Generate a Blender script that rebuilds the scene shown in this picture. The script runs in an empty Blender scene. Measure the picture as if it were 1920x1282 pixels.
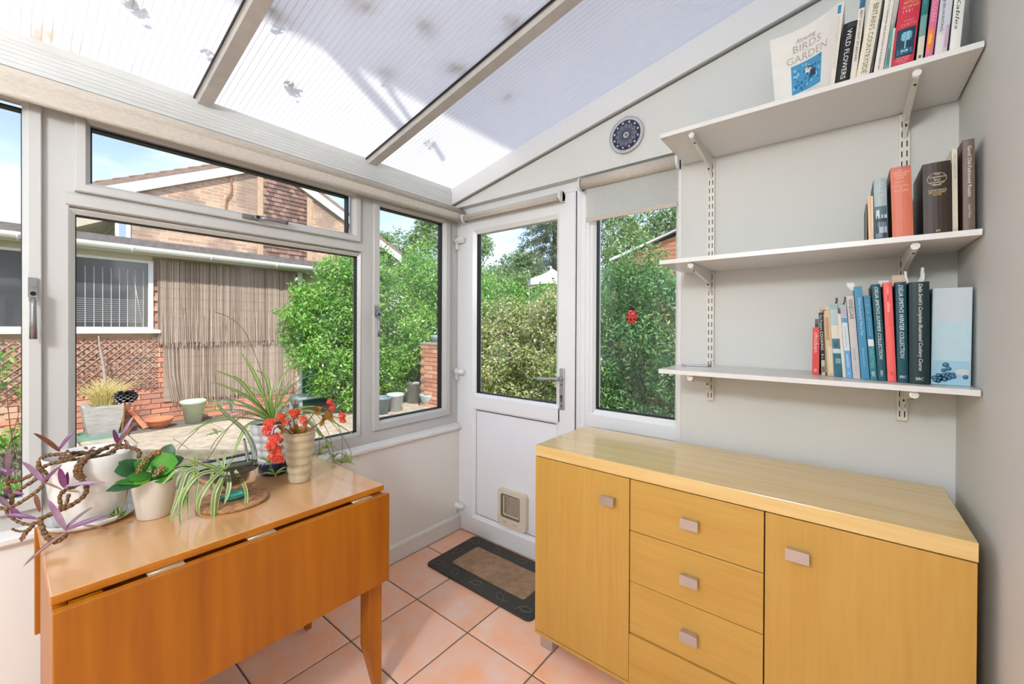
import bpy, bmesh, math, random
import numpy as np
from mathutils import Vector, Matrix

SC = bpy.context.scene
COL = SC.collection
random.seed(7)
RNG = np.random.default_rng(7)
PI = math.pi

# ------------------------------------------------------------------ camera
F_PX, YAW, PITCH, ROLL, CY = 770.84, 0.677977, -0.0047979, 0.00449638, 618.18
CAM = Vector((0.0, 0.0, 1.30))
_c, _s = math.cos, math.sin
_fwd = Vector((-_s(YAW)*_c(PITCH), _c(YAW)*_c(PITCH), _s(PITCH)))
_rt = Vector((_c(YAW), _s(YAW), 0.0)); _up = _rt.cross(_fwd)
RT = _c(ROLL)*_rt + _s(ROLL)*_up
UP = -_s(ROLL)*_rt + _c(ROLL)*_up
FW = _fwd
cam_data = bpy.data.cameras.new('camera')
cam = bpy.data.objects.new('camera', cam_data); COL.objects.link(cam)
cam.matrix_world = Matrix(((RT.x, UP.x, -FW.x, CAM.x), (RT.y, UP.y, -FW.y, CAM.y), (RT.z, UP.z, -FW.z, CAM.z), (0, 0, 0, 1)))
cam_data.sensor_fit = 'HORIZONTAL'; cam_data.sensor_width = 36.0
cam_data.lens = 36.0*F_PX/1920.0
cam_data.shift_y = -(641.0-CY)/1920.0
cam_data.clip_start = 0.02; cam_data.clip_end = 500
SC.camera = cam

# ------------------------------------------------------------------ world, sun, exposure
SC.view_settings.view_transform = 'Standard'
SC.view_settings.look = 'None'
SC.view_settings.gamma = 1.0
SC.view_settings.use_curve_mapping = False
SC.view_settings.exposure = 1.7
SUN_DIR = Vector((0.55, -0.33, 0.77)).normalized()      # towards the sun
world = bpy.data.worlds.new('sky'); SC.world = world; world.use_nodes = True
wn = world.node_tree; wn.nodes.clear()
def wnode(t, **kw):
    n = wn.nodes.new(t)
    for k, v in kw.items(): setattr(n, k, v)
    return n
w_out = wnode('ShaderNodeOutputWorld'); w_bg = wnode('ShaderNodeBackground')
w_sky = wnode('ShaderNodeTexSky'); w_sky.sky_type = 'NISHITA'; w_sky.sun_disc = False
w_sky.sun_elevation = math.asin(SUN_DIR.z); w_sky.sun_rotation = math.atan2(SUN_DIR.x, SUN_DIR.y)
w_sky.air_density = 1.0; w_sky.dust_density = 0.6; w_sky.ozone_density = 1.0; w_sky.altitude = 50
w_tc = wnode('ShaderNodeTexCoord'); w_map = wnode('ShaderNodeMapping'); w_map.inputs['Scale'].default_value = (1.0, 1.0, 2.2)
w_no = wnode('ShaderNodeTexNoise'); w_no.inputs['Scale'].default_value = 2.6; w_no.inputs['Detail'].default_value = 8; w_no.inputs['Roughness'].default_value = 0.6
w_rmp = wnode('ShaderNodeValToRGB'); w_rmp.color_ramp.elements[0].position = 0.42; w_rmp.color_ramp.elements[1].position = 0.68
w_gain = wnode('ShaderNodeVectorMath', operation='SCALE'); w_gain.inputs['Scale'].default_value = 0.13
w_mix = wnode('ShaderNodeMixRGB'); w_mix.inputs['Color2'].default_value = (0.58, 0.60, 0.66, 1)
wl = wn.links
wl.new(w_tc.outputs['Generated'], w_map.inputs['Vector']); wl.new(w_map.outputs[0], w_no.inputs['Vector'])
wl.new(w_no.outputs['Fac'], w_rmp.inputs['Fac']); wl.new(w_rmp.outputs['Color'], w_mix.inputs['Fac'])
w_tint = wnode('ShaderNodeMixRGB', blend_type='MULTIPLY'); w_tint.inputs['Fac'].default_value = 1; w_tint.inputs['Color2'].default_value = (1.12, .98, .94, 1)
wl.new(w_sky.outputs['Color'], w_gain.inputs[0]); wl.new(w_gain.outputs[0], w_tint.inputs['Color1']); wl.new(w_tint.outputs[0], w_mix.inputs['Color1'])
wl.new(w_mix.outputs['Color'], w_bg.inputs['Color']); wl.new(w_bg.outputs[0], w_out.inputs['Surface'])
w_bg.inputs['Strength'].default_value = 0.72
sun_d = bpy.data.lights.new('sun', 'SUN'); sun_d.energy = 1.75; sun_d.angle = math.radians(0.9); sun_d.color = (1.0, 0.95, 0.87)
sun_o = bpy.data.objects.new('sun', sun_d); COL.objects.link(sun_o)
sun_o.rotation_euler = SUN_DIR.to_track_quat('Z', 'Y').to_euler(); sun_o.location = SUN_DIR*30

# added fill lamp: an unseen globe behind the camera that brightens the room
LAMP = Vector((-.40, -1.22, 2.08))
lamp_d = bpy.data.lights.new('fill_light', 'POINT'); lamp_d.energy = 33; lamp_d.shadow_soft_size = .13; lamp_d.color = (.93, .965, 1.0)
lamp_o = bpy.data.objects.new('fill_light', lamp_d); COL.objects.link(lamp_o); lamp_o.location = LAMP

# ------------------------------------------------------------------ helpers
def at(px, py, X=None, Y=None, Z=None):
    """the point of the plane X=, Y= or Z= that the photograph shows at px, py"""
    d = (px-960.0)*RT - (py-CY)*UP + F_PX*FW
    t = (X-CAM.x)/d.x if X is not None else (Y-CAM.y)/d.y if Y is not None else (Z-CAM.z)/d.z
    return CAM + t*d

class MB:
    """collects shapes and links them as ONE mesh object"""
    def __init__(self): self.v = []; self.f = []; self.m = []; self.s = []
    def add(self, verts, faces, mi=0, smooth=False):
        o = len(self.v); self.v.extend([tuple(p) for p in verts])
        for fc in faces: self.f.append([o+i for i in fc]); self.m.append(mi); self.s.append(smooth)
        return self
    def box(self, x0, x1, y0, y1, z0, z1, mi=0, b=0.0):
        if b > 0: return self.cbox(x0, x1, y0, y1, z0, z1, b, mi)
        v = [(x, y, z) for z in (z0, z1) for y in (y0, y1) for x in (x0, x1)]
        return self.add(v, [(0,2,3,1),(4,5,7,6),(0,1,5,4),(2,6,7,3),(0,4,6,2),(1,3,7,5)], mi)
    def cbox(self, x0, x1, y0, y1, z0, z1, b, mi=0):
        """box with all edges chamfered by b"""
        bm = bmesh.new(); bmesh.ops.create_cube(bm, size=1)
        for v in bm.verts: v.co = Vector(((x0+x1)/2+v.co.x*(x1-x0), (y0+y1)/2+v.co.y*(y1-y0), (z0+z1)/2+v.co.z*(z1-z0)))
        bmesh.ops.bevel(bm, geom=list(bm.edges), offset=min(b, .45*min(abs(x1-x0), abs(y1-y0), abs(z1-z0))), segments=2, profile=.5, affect='EDGES')
        bm.verts.index_update()
        self.add([v.co.copy() for v in bm.verts], [[v.index for v in f.verts] for f in bm.faces], mi, False); bm.free(); return self
    def obox(self, c, ax, ay, az, mi=0):
        """box by centre and three half-axis vectors"""
        c = Vector(c); ax = Vector(ax); ay = Vector(ay); az = Vector(az)
        v = [c+i*ax+j*ay+k*az for k in (-1, 1) for j in (-1, 1) for i in (-1, 1)]
        return self.add(v, [(0,2,3,1),(4,5,7,6),(0,1,5,4),(2,6,7,3),(0,4,6,2),(1,3,7,5)], mi)
    def bar(self, p, q, w, t, up=(0,0,1), mi=0):
        """square bar from p to q, w across, t along up"""
        p = Vector(p); q = Vector(q); d = q-p; u = Vector(up); sd = d.cross(u).normalized(); u = sd.cross(d).normalized()
        return self.obox((p+q)/2, d/2, sd*w/2, u*t/2, mi)
    def tube(self, pts, r, n=6, mi=0, caps=True, closed=False):
        pts = [Vector(p) for p in pts]; k = len(pts)
        rs = r if isinstance(r, (list, tuple)) else [r]*k
        o = len(self.v); prev = None
        for i, p in enumerate(pts):
            a = pts[i-1] if (i > 0 or closed) else pts[0]; b = pts[(i+1) % k] if (i < k-1 or closed) else pts[-1]
            t = (b-a); t = t.normalized() if t.length > 1e-9 else Vector((0,0,1))
            if prev is None:
                ref = Vector((0,0,1)) if abs(t.z) < .9 else Vector((1,0,0)); n1 = t.cross(ref).normalized()
            else:
                n1 = prev - t*prev.dot(t); n1 = n1.normalized() if n1.length > 1e-9 else t.orthogonal().normalized()
            prev = n1; n2 = t.cross(n1)
            for j in range(n):
                a_ = 2*PI*j/n; self.v.append(tuple(p + rs[i]*(math.cos(a_)*n1 + math.sin(a_)*n2)))
        rng = k if closed else k-1
        for i in range(rng):
            i2 = (i+1) % k
            for j in range(n):
                j2 = (j+1) % n
                self.f.append([o+i*n+j, o+i*n+j2, o+i2*n+j2, o+i2*n+j]); self.m.append(mi); self.s.append(True)
        if caps and not closed:
            self.f.append([o+j for j in reversed(range(n))]); self.m.append(mi); self.s.append(False)
            self.f.append([o+(k-1)*n+j for j in range(n)]); self.m.append(mi); self.s.append(False)
        return self
    def lathe(self, c, prof, n=32, mi=0, smooth=True, sx=1.0, sy=1.0, axis='z'):
        """profile [(r, h), ...] turned about an axis through c; r = 0 closes to a point"""
        o = len(self.v); c = Vector(c); rows = []
        for (r, h) in prof:
            if r < 1e-6:
                rows.append([len(self.v)]); q = (0, 0, h); pts = [q]
            else:
                rows.append(list(range(len(self.v), len(self.v)+n)))
                pts = [(r*sx*math.cos(2*PI*j/n), r*sy*math.sin(2*PI*j/n), h) for j in range(n)]
            for (x, y, z) in pts:
                p = (x, y, z) if axis == 'z' else ((z, x, y) if axis == 'x' else (y, z, x))
                self.v.append((c.x+p[0], c.y+p[1], c.z+p[2]))
        for a, b in zip(rows, rows[1:]):
            for j in range(n):
                j2 = (j+1) % n
                if len(a) == 1 and len(b) == 1: continue
                if len(a) == 1: fc = [a[0], b[j2], b[j]]
                elif len(b) == 1: fc = [a[j], a[j2], b[0]]
                else: fc = [a[j], a[j2], b[j2], b[j]]
                self.f.append(fc); self.m.append(mi); self.s.append(smooth)
        return self
    def prism(self, poly, lo, hi, axis='z', mi=0):
        """2D polygon extruded along an axis; poly in the other two coordinates (x: yz, y: xz, z: xy)"""
        n = len(poly)
        def p3(a, b, h): return (a, b, h) if axis == 'z' else ((h, a, b) if axis == 'x' else (a, h, b))
        v = [p3(a, b, lo) for a, b in poly] + [p3(a, b, hi) for a, b in poly]
        f = [list(reversed(range(n))), [n+i for i in range(n)]] + [[i, (i+1) % n, n+(i+1) % n, n+i] for i in range(n)]
        return self.add(v, f, mi)
    def ring(self, a0, a1, b0, b1, prof, M, mi=0, close=True):
        """mitred rectangular frame; prof = [(inset, depth), ...]; M(a, b, depth) -> world"""
        o = len(self.v); k = len(prof)
        for (d, h) in prof:
            for (a, b) in ((a0+d, b0+d), (a1-d, b0+d), (a1-d, b1-d), (a0+d, b1-d)): self.v.append(tuple(M(a, b, h)))
        for i in range(k if close else k-1):
            i2 = (i+1) % k
            for j in range(4):
                j2 = (j+1) % 4
                self.f.append([o+i*4+j, o+i*4+j2, o+i2*4+j2, o+i2*4+j]); self.m.append(mi); self.s.append(False)
        return self
    def ball(self, c, r, mi=0, n=10, m=6, sc=(1,1,1)):
        prof = [(math.sin(PI*i/m), -math.cos(PI*i/m)) for i in range(m+1)]
        o = len(self.v); self.lathe((0,0,0), prof, n, mi)
        c = Vector(c)
        for i in range(o, len(self.v)):
            p = self.v[i]; self.v[i] = (c.x+p[0]*r*sc[0], c.y+p[1]*r*sc[1], c.z+p[2]*r*sc[2])
        return self
    def build(self, name, mats, parent=None, loc=None, label=None, kind=None, fix=True):
        if not isinstance(mats, (list, tuple)): mats = [mats]
        base = Vector(loc) if loc is not None else (root_loc(parent) if parent else Vector((0,0,0)))
        me = bpy.data.meshes.new(name)
        me.from_pydata([(p[0]-base.x, p[1]-base.y, p[2]-base.z) for p in self.v], [], self.f)
        for m in mats: me.materials.append(m)
        if len(mats) > 1: me.polygons.foreach_set('material_index', self.m)
        me.polygons.foreach_set('use_smooth', self.s)
        if fix and len(self.f) < 60000:
            bm = bmesh.new(); bm.from_mesh(me); bmesh.ops.recalc_face_normals(bm, faces=bm.faces); bm.to_mesh(me); bm.free()
        me.update()
        ob = bpy.data.objects.new(name, me); COL.objects.link(ob)
        if parent: ob.parent = parent
        else: ob.location = base
        if label: ob['label'] = label
        if kind: ob['kind'] = kind
        return ob

def root_loc(o):
    v = Vector((0,0,0))
    while o is not None: v += o.location; o = o.parent
    return v
def tag(o, label=None, cat=None, group=None, kind=None):
    for k, v in (('label', label), ('category', cat), ('group', group), ('kind', kind)):
        if v: o[k] = v
    return o
def thing(name, label, cat, loc=(0,0,0), group=None, kind=None):
    o = bpy.data.objects.new(name, None); COL.objects.link(o); o.location = loc; o.empty_display_size = .05
    return tag(o, label, cat, group, kind)
def struct(name, label=None, loc=(0,0,0)):
    o = bpy.data.objects.new(name, None); COL.objects.link(o); o.location = loc; o.empty_display_size = .05
    return tag(o, label, None, None, 'structure')
def place(me, name, parent, loc, rot=None):
    """one more object of a shared mesh"""
    o = bpy.data.objects.new(name, me); COL.objects.link(o); o.parent = parent
    o.location = Vector(loc) - root_loc(parent)
    if rot: o.rotation_euler = rot
    return o
def mesh_of(mb, name, mats):
    o = mb.build(name, mats); me = o.data; bpy.data.objects.remove(o); return me
def bez(p0, p1, p2, n):
    p0, p1, p2 = Vector(p0), Vector(p1), Vector(p2)
    return [(1-t)**2*p0 + 2*t*(1-t)*p1 + t*t*p2 for t in [i/n for i in range(n+1)]]
def smooth_path(pts, sub=4):
    """Catmull-Rom through the points"""
    P = [Vector(p) for p in pts]; out = []
    for i in range(len(P)-1):
        a = P[max(i-1, 0)]; b = P[i]; c = P[i+1]; d = P[min(i+2, len(P)-1)]
        for k in range(sub):
            t = k/sub
            out.append(.5*((2*b)+(c-a)*t+(2*a-5*b+4*c-d)*t*t+(3*b-a-3*c+d)*t**3))
    out.append(P[-1]); return out

# ------------------------------------------------------------------ materials
MATS = {}
def mat(name, col, rough=.5, metal=0.0, spec=.5, var=None, bump=None, trans=0.0, coat=0.0, alpha=None, obj_var=0.0, col2=None, stretch=(1,1,1), emit=None):
    """principled material; var=(scale, amount[, detail]) mottles the colour towards col2, bump=(scale, strength)"""
    m = bpy.data.materials.new(name); m.use_nodes = True; nt = m.node_tree; b = nt.nodes['Principled BSDF']
    b.inputs['Roughness'].default_value = rough; b.inputs['Metallic'].default_value = metal
    b.inputs['Specular IOR Level'].default_value = spec
    if coat: b.inputs['Coat Weight'].default_value = coat; b.inputs['Coat Roughness'].default_value = .12
    if trans: b.inputs['Transmission Weight'].default_value = trans
    col = tuple(col)+(1,) if len(col) == 3 else col
    b.inputs['Base Color'].default_value = col
    src = None
    tc = nt.nodes.new('ShaderNodeTexCoord'); mp = nt.nodes.new('ShaderNodeMapping'); mp.inputs['Scale'].default_value = stretch
    nt.links.new(tc.outputs['Object'], mp.inputs['Vector']); vec = mp.outputs[0]
    if obj_var:
        oi = nt.nodes.new('ShaderNodeObjectInfo'); sc = nt.nodes.new('ShaderNodeVectorMath'); sc.operation = 'SCALE'; sc.inputs['Scale'].default_value = 37.0
        cb = nt.nodes.new('ShaderNodeCombineXYZ')
        for k in 'XYZ': nt.links.new(oi.outputs['Random'], cb.inputs[k])
        nt.links.new(cb.outputs[0], sc.inputs[0]); ad = nt.nodes.new('ShaderNodeVectorMath'); ad.operation = 'ADD'
        nt.links.new(vec, ad.inputs[0]); nt.links.new(sc.outputs[0], ad.inputs[1]); vec = ad.outputs[0]
    if var:
        no = nt.nodes.new('ShaderNodeTexNoise'); no.inputs['Scale'].default_value = var[0]; no.inputs['Detail'].default_value = var[2] if len(var) > 2 else 5
        no.inputs['Roughness'].default_value = .62
        nt.links.new(vec, no.inputs['Vector'])
        mr = nt.nodes.new('ShaderNodeMapRange'); mr.inputs['From Min'].default_value = .3; mr.inputs['From Max'].default_value = .7
        mr.inputs['To Min'].default_value = 0; mr.inputs['To Max'].default_value = var[1]
        nt.links.new(no.outputs['Fac'], mr.inputs['Value'])
        mx = nt.nodes.new('ShaderNodeMixRGB'); mx.inputs['Color1'].default_value = col
        c2 = col2 if col2 else tuple(c*.55 for c in col[:3])
        mx.inputs['Color2'].default_value = tuple(c2)[:3]+(1,)
        nt.links.new(mr.outputs[0], mx.inputs['Fac']); src = mx.outputs['Color']
    if obj_var:
        hs = nt.nodes.new('ShaderNodeHueSaturation'); m2 = nt.nodes.new('ShaderNodeMapRange')
        m2.inputs['To Min'].default_value = 1-obj_var; m2.inputs['To Max'].default_value = 1+obj_var
        nt.links.new(oi.outputs['Random'], m2.inputs['Value']); nt.links.new(m2.outputs[0], hs.inputs['Value'])
        if src is not None: nt.links.new(src, hs.inputs['Color'])
        else: hs.inputs['Color'].default_value = col
        src = hs.outputs['Color']
    if src is not None: nt.links.new(src, b.inputs['Base Color'])
    if bump:
        n2 = nt.nodes.new('ShaderNodeTexNoise'); n2.inputs['Scale'].default_value = bump[0]; n2.inputs['Detail'].default_value = 4
        nt.links.new(vec, n2.inputs['Vector']); bp = nt.nodes.new('ShaderNodeBump'); bp.inputs['Strength'].default_value = bump[1]; bp.inputs['Distance'].default_value = .004
        nt.links.new(n2.outputs['Fac'], bp.inputs['Height']); nt.links.new(bp.outputs[0], b.inputs['Normal'])
    if emit: b.inputs['Emission Color'].default_value = tuple(emit)+(1,); b.inputs['Emission Strength'].default_value = 1
    MATS[name] = m; return m

def glass_mat(name, tint=(1,1,1), refl=1.0, rough=0.0, dirt=0.0):
    """thin pane: clear transmission plus a fresnel reflection, and a thin film of dust"""
    m = bpy.data.materials.new(name); m.use_nodes = True; nt = m.node_tree; nt.nodes.clear()
    out = nt.nodes.new('ShaderNodeOutputMaterial'); tr = nt.nodes.new('ShaderNodeBsdfTransparent'); gl = nt.nodes.new('ShaderNodeBsdfGlossy')
    tr.inputs['Color'].default_value = tuple(tint)+(1,); gl.inputs['Roughness'].default_value = rough
    fr = nt.nodes.new('ShaderNodeFresnel'); fr.inputs['IOR'].default_value = 1.45
    mu = nt.nodes.new('ShaderNodeMath'); mu.operation = 'MULTIPLY'; mu.inputs[1].default_value = refl
    mix = nt.nodes.new('ShaderNodeMixShader'); nt.links.new(fr.outputs[0], mu.inputs[0]); nt.links.new(mu.outputs[0], mix.inputs['Fac'])
    nt.links.new(tr.outputs[0], mix.inputs[1]); nt.links.new(gl.outputs[0], mix.inputs[2]); last = mix
    if dirt:
        df = nt.nodes.new('ShaderNodeBsdfTranslucent'); df.inputs['Color'].default_value = (.8,.83,.85,1)
        d2 = nt.nodes.new('ShaderNodeBsdfDiffuse'); d2.inputs['Color'].default_value = (.8,.83,.85,1); ms = nt.nodes.new('ShaderNodeMixShader'); ms.inputs['Fac'].default_value = .5
        nt.links.new(df.outputs[0], ms.inputs[1]); nt.links.new(d2.outputs[0], ms.inputs[2])
        tc = nt.nodes.new('ShaderNodeTexCoord'); no = nt.nodes.new('ShaderNodeTexNoise'); no.inputs['Scale'].default_value = 5; no.inputs['Detail'].default_value = 6
        mp = nt.nodes.new('ShaderNodeMapping'); mp.inputs['Scale'].default_value = (1, 1, .3); nt.links.new(tc.outputs['Object'], mp.inputs[0]); nt.links.new(mp.outputs[0], no.inputs['Vector'])
        mr = nt.nodes.new('ShaderNodeMapRange'); mr.inputs['From Min'].default_value = .45; mr.inputs['From Max'].default_value = .75; mr.inputs['To Max'].default_value = dirt
        nt.links.new(no.outputs['Fac'], mr.inputs['Value'])
        m2 = nt.nodes.new('ShaderNodeMixShader'); nt.links.new(mr.outputs[0], m2.inputs['Fac']); nt.links.new(mix.outputs[0], m2.inputs[1]); nt.links.new(ms.outputs[0], m2.inputs[2]); last = m2
    nt.links.new(last.outputs[0], out.inputs['Surface']); MATS[name] = m; return m

def leaf_mat(name, col, trans=.45, rough=.45, col2=None, gloss=.06, stripe=None):
    """leaf: diffuse front, light through the blade, a little gloss"""
    m = bpy.data.materials.new(name); m.use_nodes = True; nt = m.node_tree; nt.nodes.clear()
    out = nt.nodes.new('ShaderNodeOutputMaterial'); d = nt.nodes.new('ShaderNodeBsdfDiffuse'); t = nt.nodes.new('ShaderNodeBsdfTranslucent'); g = nt.nodes.new('ShaderNodeBsdfGlossy')
    g.inputs['Roughness'].default_value = rough; g.inputs['Color'].default_value = (1,1,1,1)
    tc = nt.nodes.new('ShaderNodeTexCoord'); no = nt.nodes.new('ShaderNodeTexNoise'); no.inputs['Scale'].default_value = 30
    nt.links.new(tc.outputs['Object'], no.inputs['Vector'])
    mx = nt.nodes.new('ShaderNodeMixRGB'); mx.inputs['Color1'].default_value = tuple(col)+(1,)
    c2 = col2 or tuple(c*.6 for c in col); mx.inputs['Color2'].default_value = tuple(c2)+(1,)
    nt.links.new(no.outputs['Fac'], mx.inputs['Fac'])
    for n_ in (d, t): nt.links.new(mx.outputs[0], n_.inputs['Color'])
    a = nt.nodes.new('ShaderNodeMixShader'); a.inputs['Fac'].default_value = trans; nt.links.new(d.outputs[0], a.inputs[1]); nt.links.new(t.outputs[0], a.inputs[2])
    b = nt.nodes.new('ShaderNodeMixShader'); b.inputs['Fac'].default_value = gloss; nt.links.new(a.outputs[0], b.inputs[1]); nt.links.new(g.outputs[0], b.inputs[2])
    nt.links.new(b.outputs[0], out.inputs['Surface']); MATS[name] = m; return m

def wood_mat(name, c1, c2, axis, rough=.35, coat=.0, fine=60, spec=.5, blotch=.35):
    """grain running along axis x, y or z"""
    m = bpy.data.materials.new(name); m.use_nodes = True; nt = m.node_tree; b = nt.nodes['Principled BSDF']
    b.inputs['Roughness'].default_value = rough; b.inputs['Specular IOR Level'].default_value = spec
    if coat: b.inputs['Coat Weight'].default_value = coat; b.inputs['Coat Roughness'].default_value = .15
    tc = nt.nodes.new('ShaderNodeTexCoord'); mp = nt.nodes.new('ShaderNodeMapping')
    s = [1.0, 1.0, 1.0]; s['xyz'.index(axis)] = .06; mp.inputs['Scale'].default_value = s
    nt.links.new(tc.outputs['Object'], mp.inputs[0])
    n1 = nt.nodes.new('ShaderNodeTexNoise'); n1.inputs['Scale'].default_value = fine; n1.inputs['Detail'].default_value = 4; nt.links.new(mp.outputs[0], n1.inputs['Vector'])
    n2 = nt.nodes.new('ShaderNodeTexNoise'); n2.inputs['Scale'].default_value = 9; n2.inputs['Detail'].default_value = 3; n2.inputs['Distortion'].default_value = 1.2; nt.links.new(mp.outputs[0], n2.inputs['Vector'])
    ad = nt.nodes.new('ShaderNodeMath'); ad.operation = 'MULTIPLY_ADD'; ad.inputs[1].default_value = 1-blotch; nt.links.new(n1.outputs['Fac'], ad.inputs[0])
    mu = nt.nodes.new('ShaderNodeMath'); mu.operation = 'MULTIPLY'; mu.inputs[1].default_value = blotch; nt.links.new(n2.outputs['Fac'], mu.inputs[0]); nt.links.new(mu.outputs[0], ad.inputs[2])
    r = nt.nodes.new('ShaderNodeMapRange'); r.inputs['From Min'].default_value = .3; r.inputs['From Max'].default_value = .7; nt.links.new(ad.outputs[0], r.inputs['Value'])
    mx = nt.nodes.new('ShaderNodeMixRGB'); mx.inputs['Color1'].default_value = tuple(c1)+(1,); mx.inputs['Color2'].default_value = tuple(c2)+(1,)
    nt.links.new(r.outputs[0], mx.inputs['Fac']); nt.links.new(mx.outputs[0], b.inputs['Base Color']); MATS[name] = m; return m
def S(r, g, b):
    return tuple(((c/255)/12.92 if c <= 10 else ((c/255+.055)/1.055)**2.4) for c in (r, g, b))

m_upvc = mat('white_upvc', S(236,237,239), rough=.28, spec=.5)
m_upvc_dim = mat('shaded_white_upvc', S(198,197,194), rough=.3, spec=.5)  # darker copy of the white uPVC: backlit shade put into the long-wall frames' colour
m_seam = mat('seam_shadow_gap', S(70,70,72), rough=.8)
m_gasket = mat('black_rubber', S(14,15,18), rough=.55)
m_paint = mat('warm_white_paint', S(217,217,212), rough=.75, spec=.25, var=(3.0,.12), col2=S(207,206,199), bump=(240,.05))
m_lowpaint = mat('grey_white_paint', S(240,238,232), rough=.7, spec=.25, var=(2.5,.25), col2=S(228,224,216), bump=(200,.05))
m_gloss = mat('white_gloss_paint', S(232,230,226), rough=.3)
m_alu = mat('dull_white_aluminium', S(198,194,188), rough=.4, var=(14,.35), col2=S(150,146,140), stretch=(1,1,1))
m_beam = mat('grubby_white_beam', S(214,214,211), rough=.4, var=(9,.4,8), col2=S(178,178,174), stretch=(1,.25,1))
m_glass = glass_mat('window_glass', (.97,.985,.98), refl=.9, dirt=.10)
m_steel = mat('satin_steel', S(186,188,192), rough=.3, metal=.85)
m_hand = mat('grey_handle_metal', S(152,152,154), rough=.34, metal=.8)
m_chrome = mat('bright_chrome', S(215,215,218), rough=.12, metal=1)
m_dark = mat('dark_hole', S(18,17,16), rough=.9)
m_linen = mat('oatmeal_blind_fabric', S(205,196,184), rough=.95, spec=.1, var=(160,.5,2), col2=S(176,166,152), stretch=(1,.35,1), bump=(300,.3))
m_plastic = mat('white_plastic', S(228,228,226), rough=.4)
m_cream = mat('cream_plastic', S(226,214,192), rough=.4)
m_grout = mat('grey_grout', S(128,112,100), rough=.95, var=(60,.4))
m_tile = mat('terracotta_floor_tile', S(255,186,140), rough=.32, spec=.45, var=(9,.95,5), col2=S(248,214,196), obj_var=.09, bump=(50,.08))

# sun-lit linen lets light through
def blind_mat(name, c):
    m = bpy.data.materials.new(name); m.use_nodes = True; nt = m.node_tree; nt.nodes.clear()
    out = nt.nodes.new('ShaderNodeOutputMaterial'); d = nt.nodes.new('ShaderNodeBsdfDiffuse'); t = nt.nodes.new('ShaderNodeBsdfTranslucent')
    tc = nt.nodes.new('ShaderNodeTexCoord'); no = nt.nodes.new('ShaderNodeTexNoise'); no.inputs['Scale'].default_value = 170; no.inputs['Detail'].default_value = 3
    nt.links.new(tc.outputs['Object'], no.inputs['Vector']); mx = nt.nodes.new('ShaderNodeMixRGB'); mx.inputs['Color1'].default_value = tuple(c)+(1,); mx.inputs['Color2'].default_value = tuple(k*.72 for k in c)+(1,)
    nt.links.new(no.outputs['Fac'], mx.inputs['Fac']); nt.links.new(mx.outputs[0], d.inputs['Color']); nt.links.new(mx.outputs[0], t.inputs['Color'])
    a = nt.nodes.new('ShaderNodeMixShader'); a.inputs['Fac'].default_value = .6; nt.links.new(d.outputs[0], a.inputs[1]); nt.links.new(t.outputs[0], a.inputs[2]); nt.links.new(a.outputs[0], out.inputs['Surface'])
    return m
m_sheer = blind_mat('light_filtering_linen', S(248,246,242))

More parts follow.
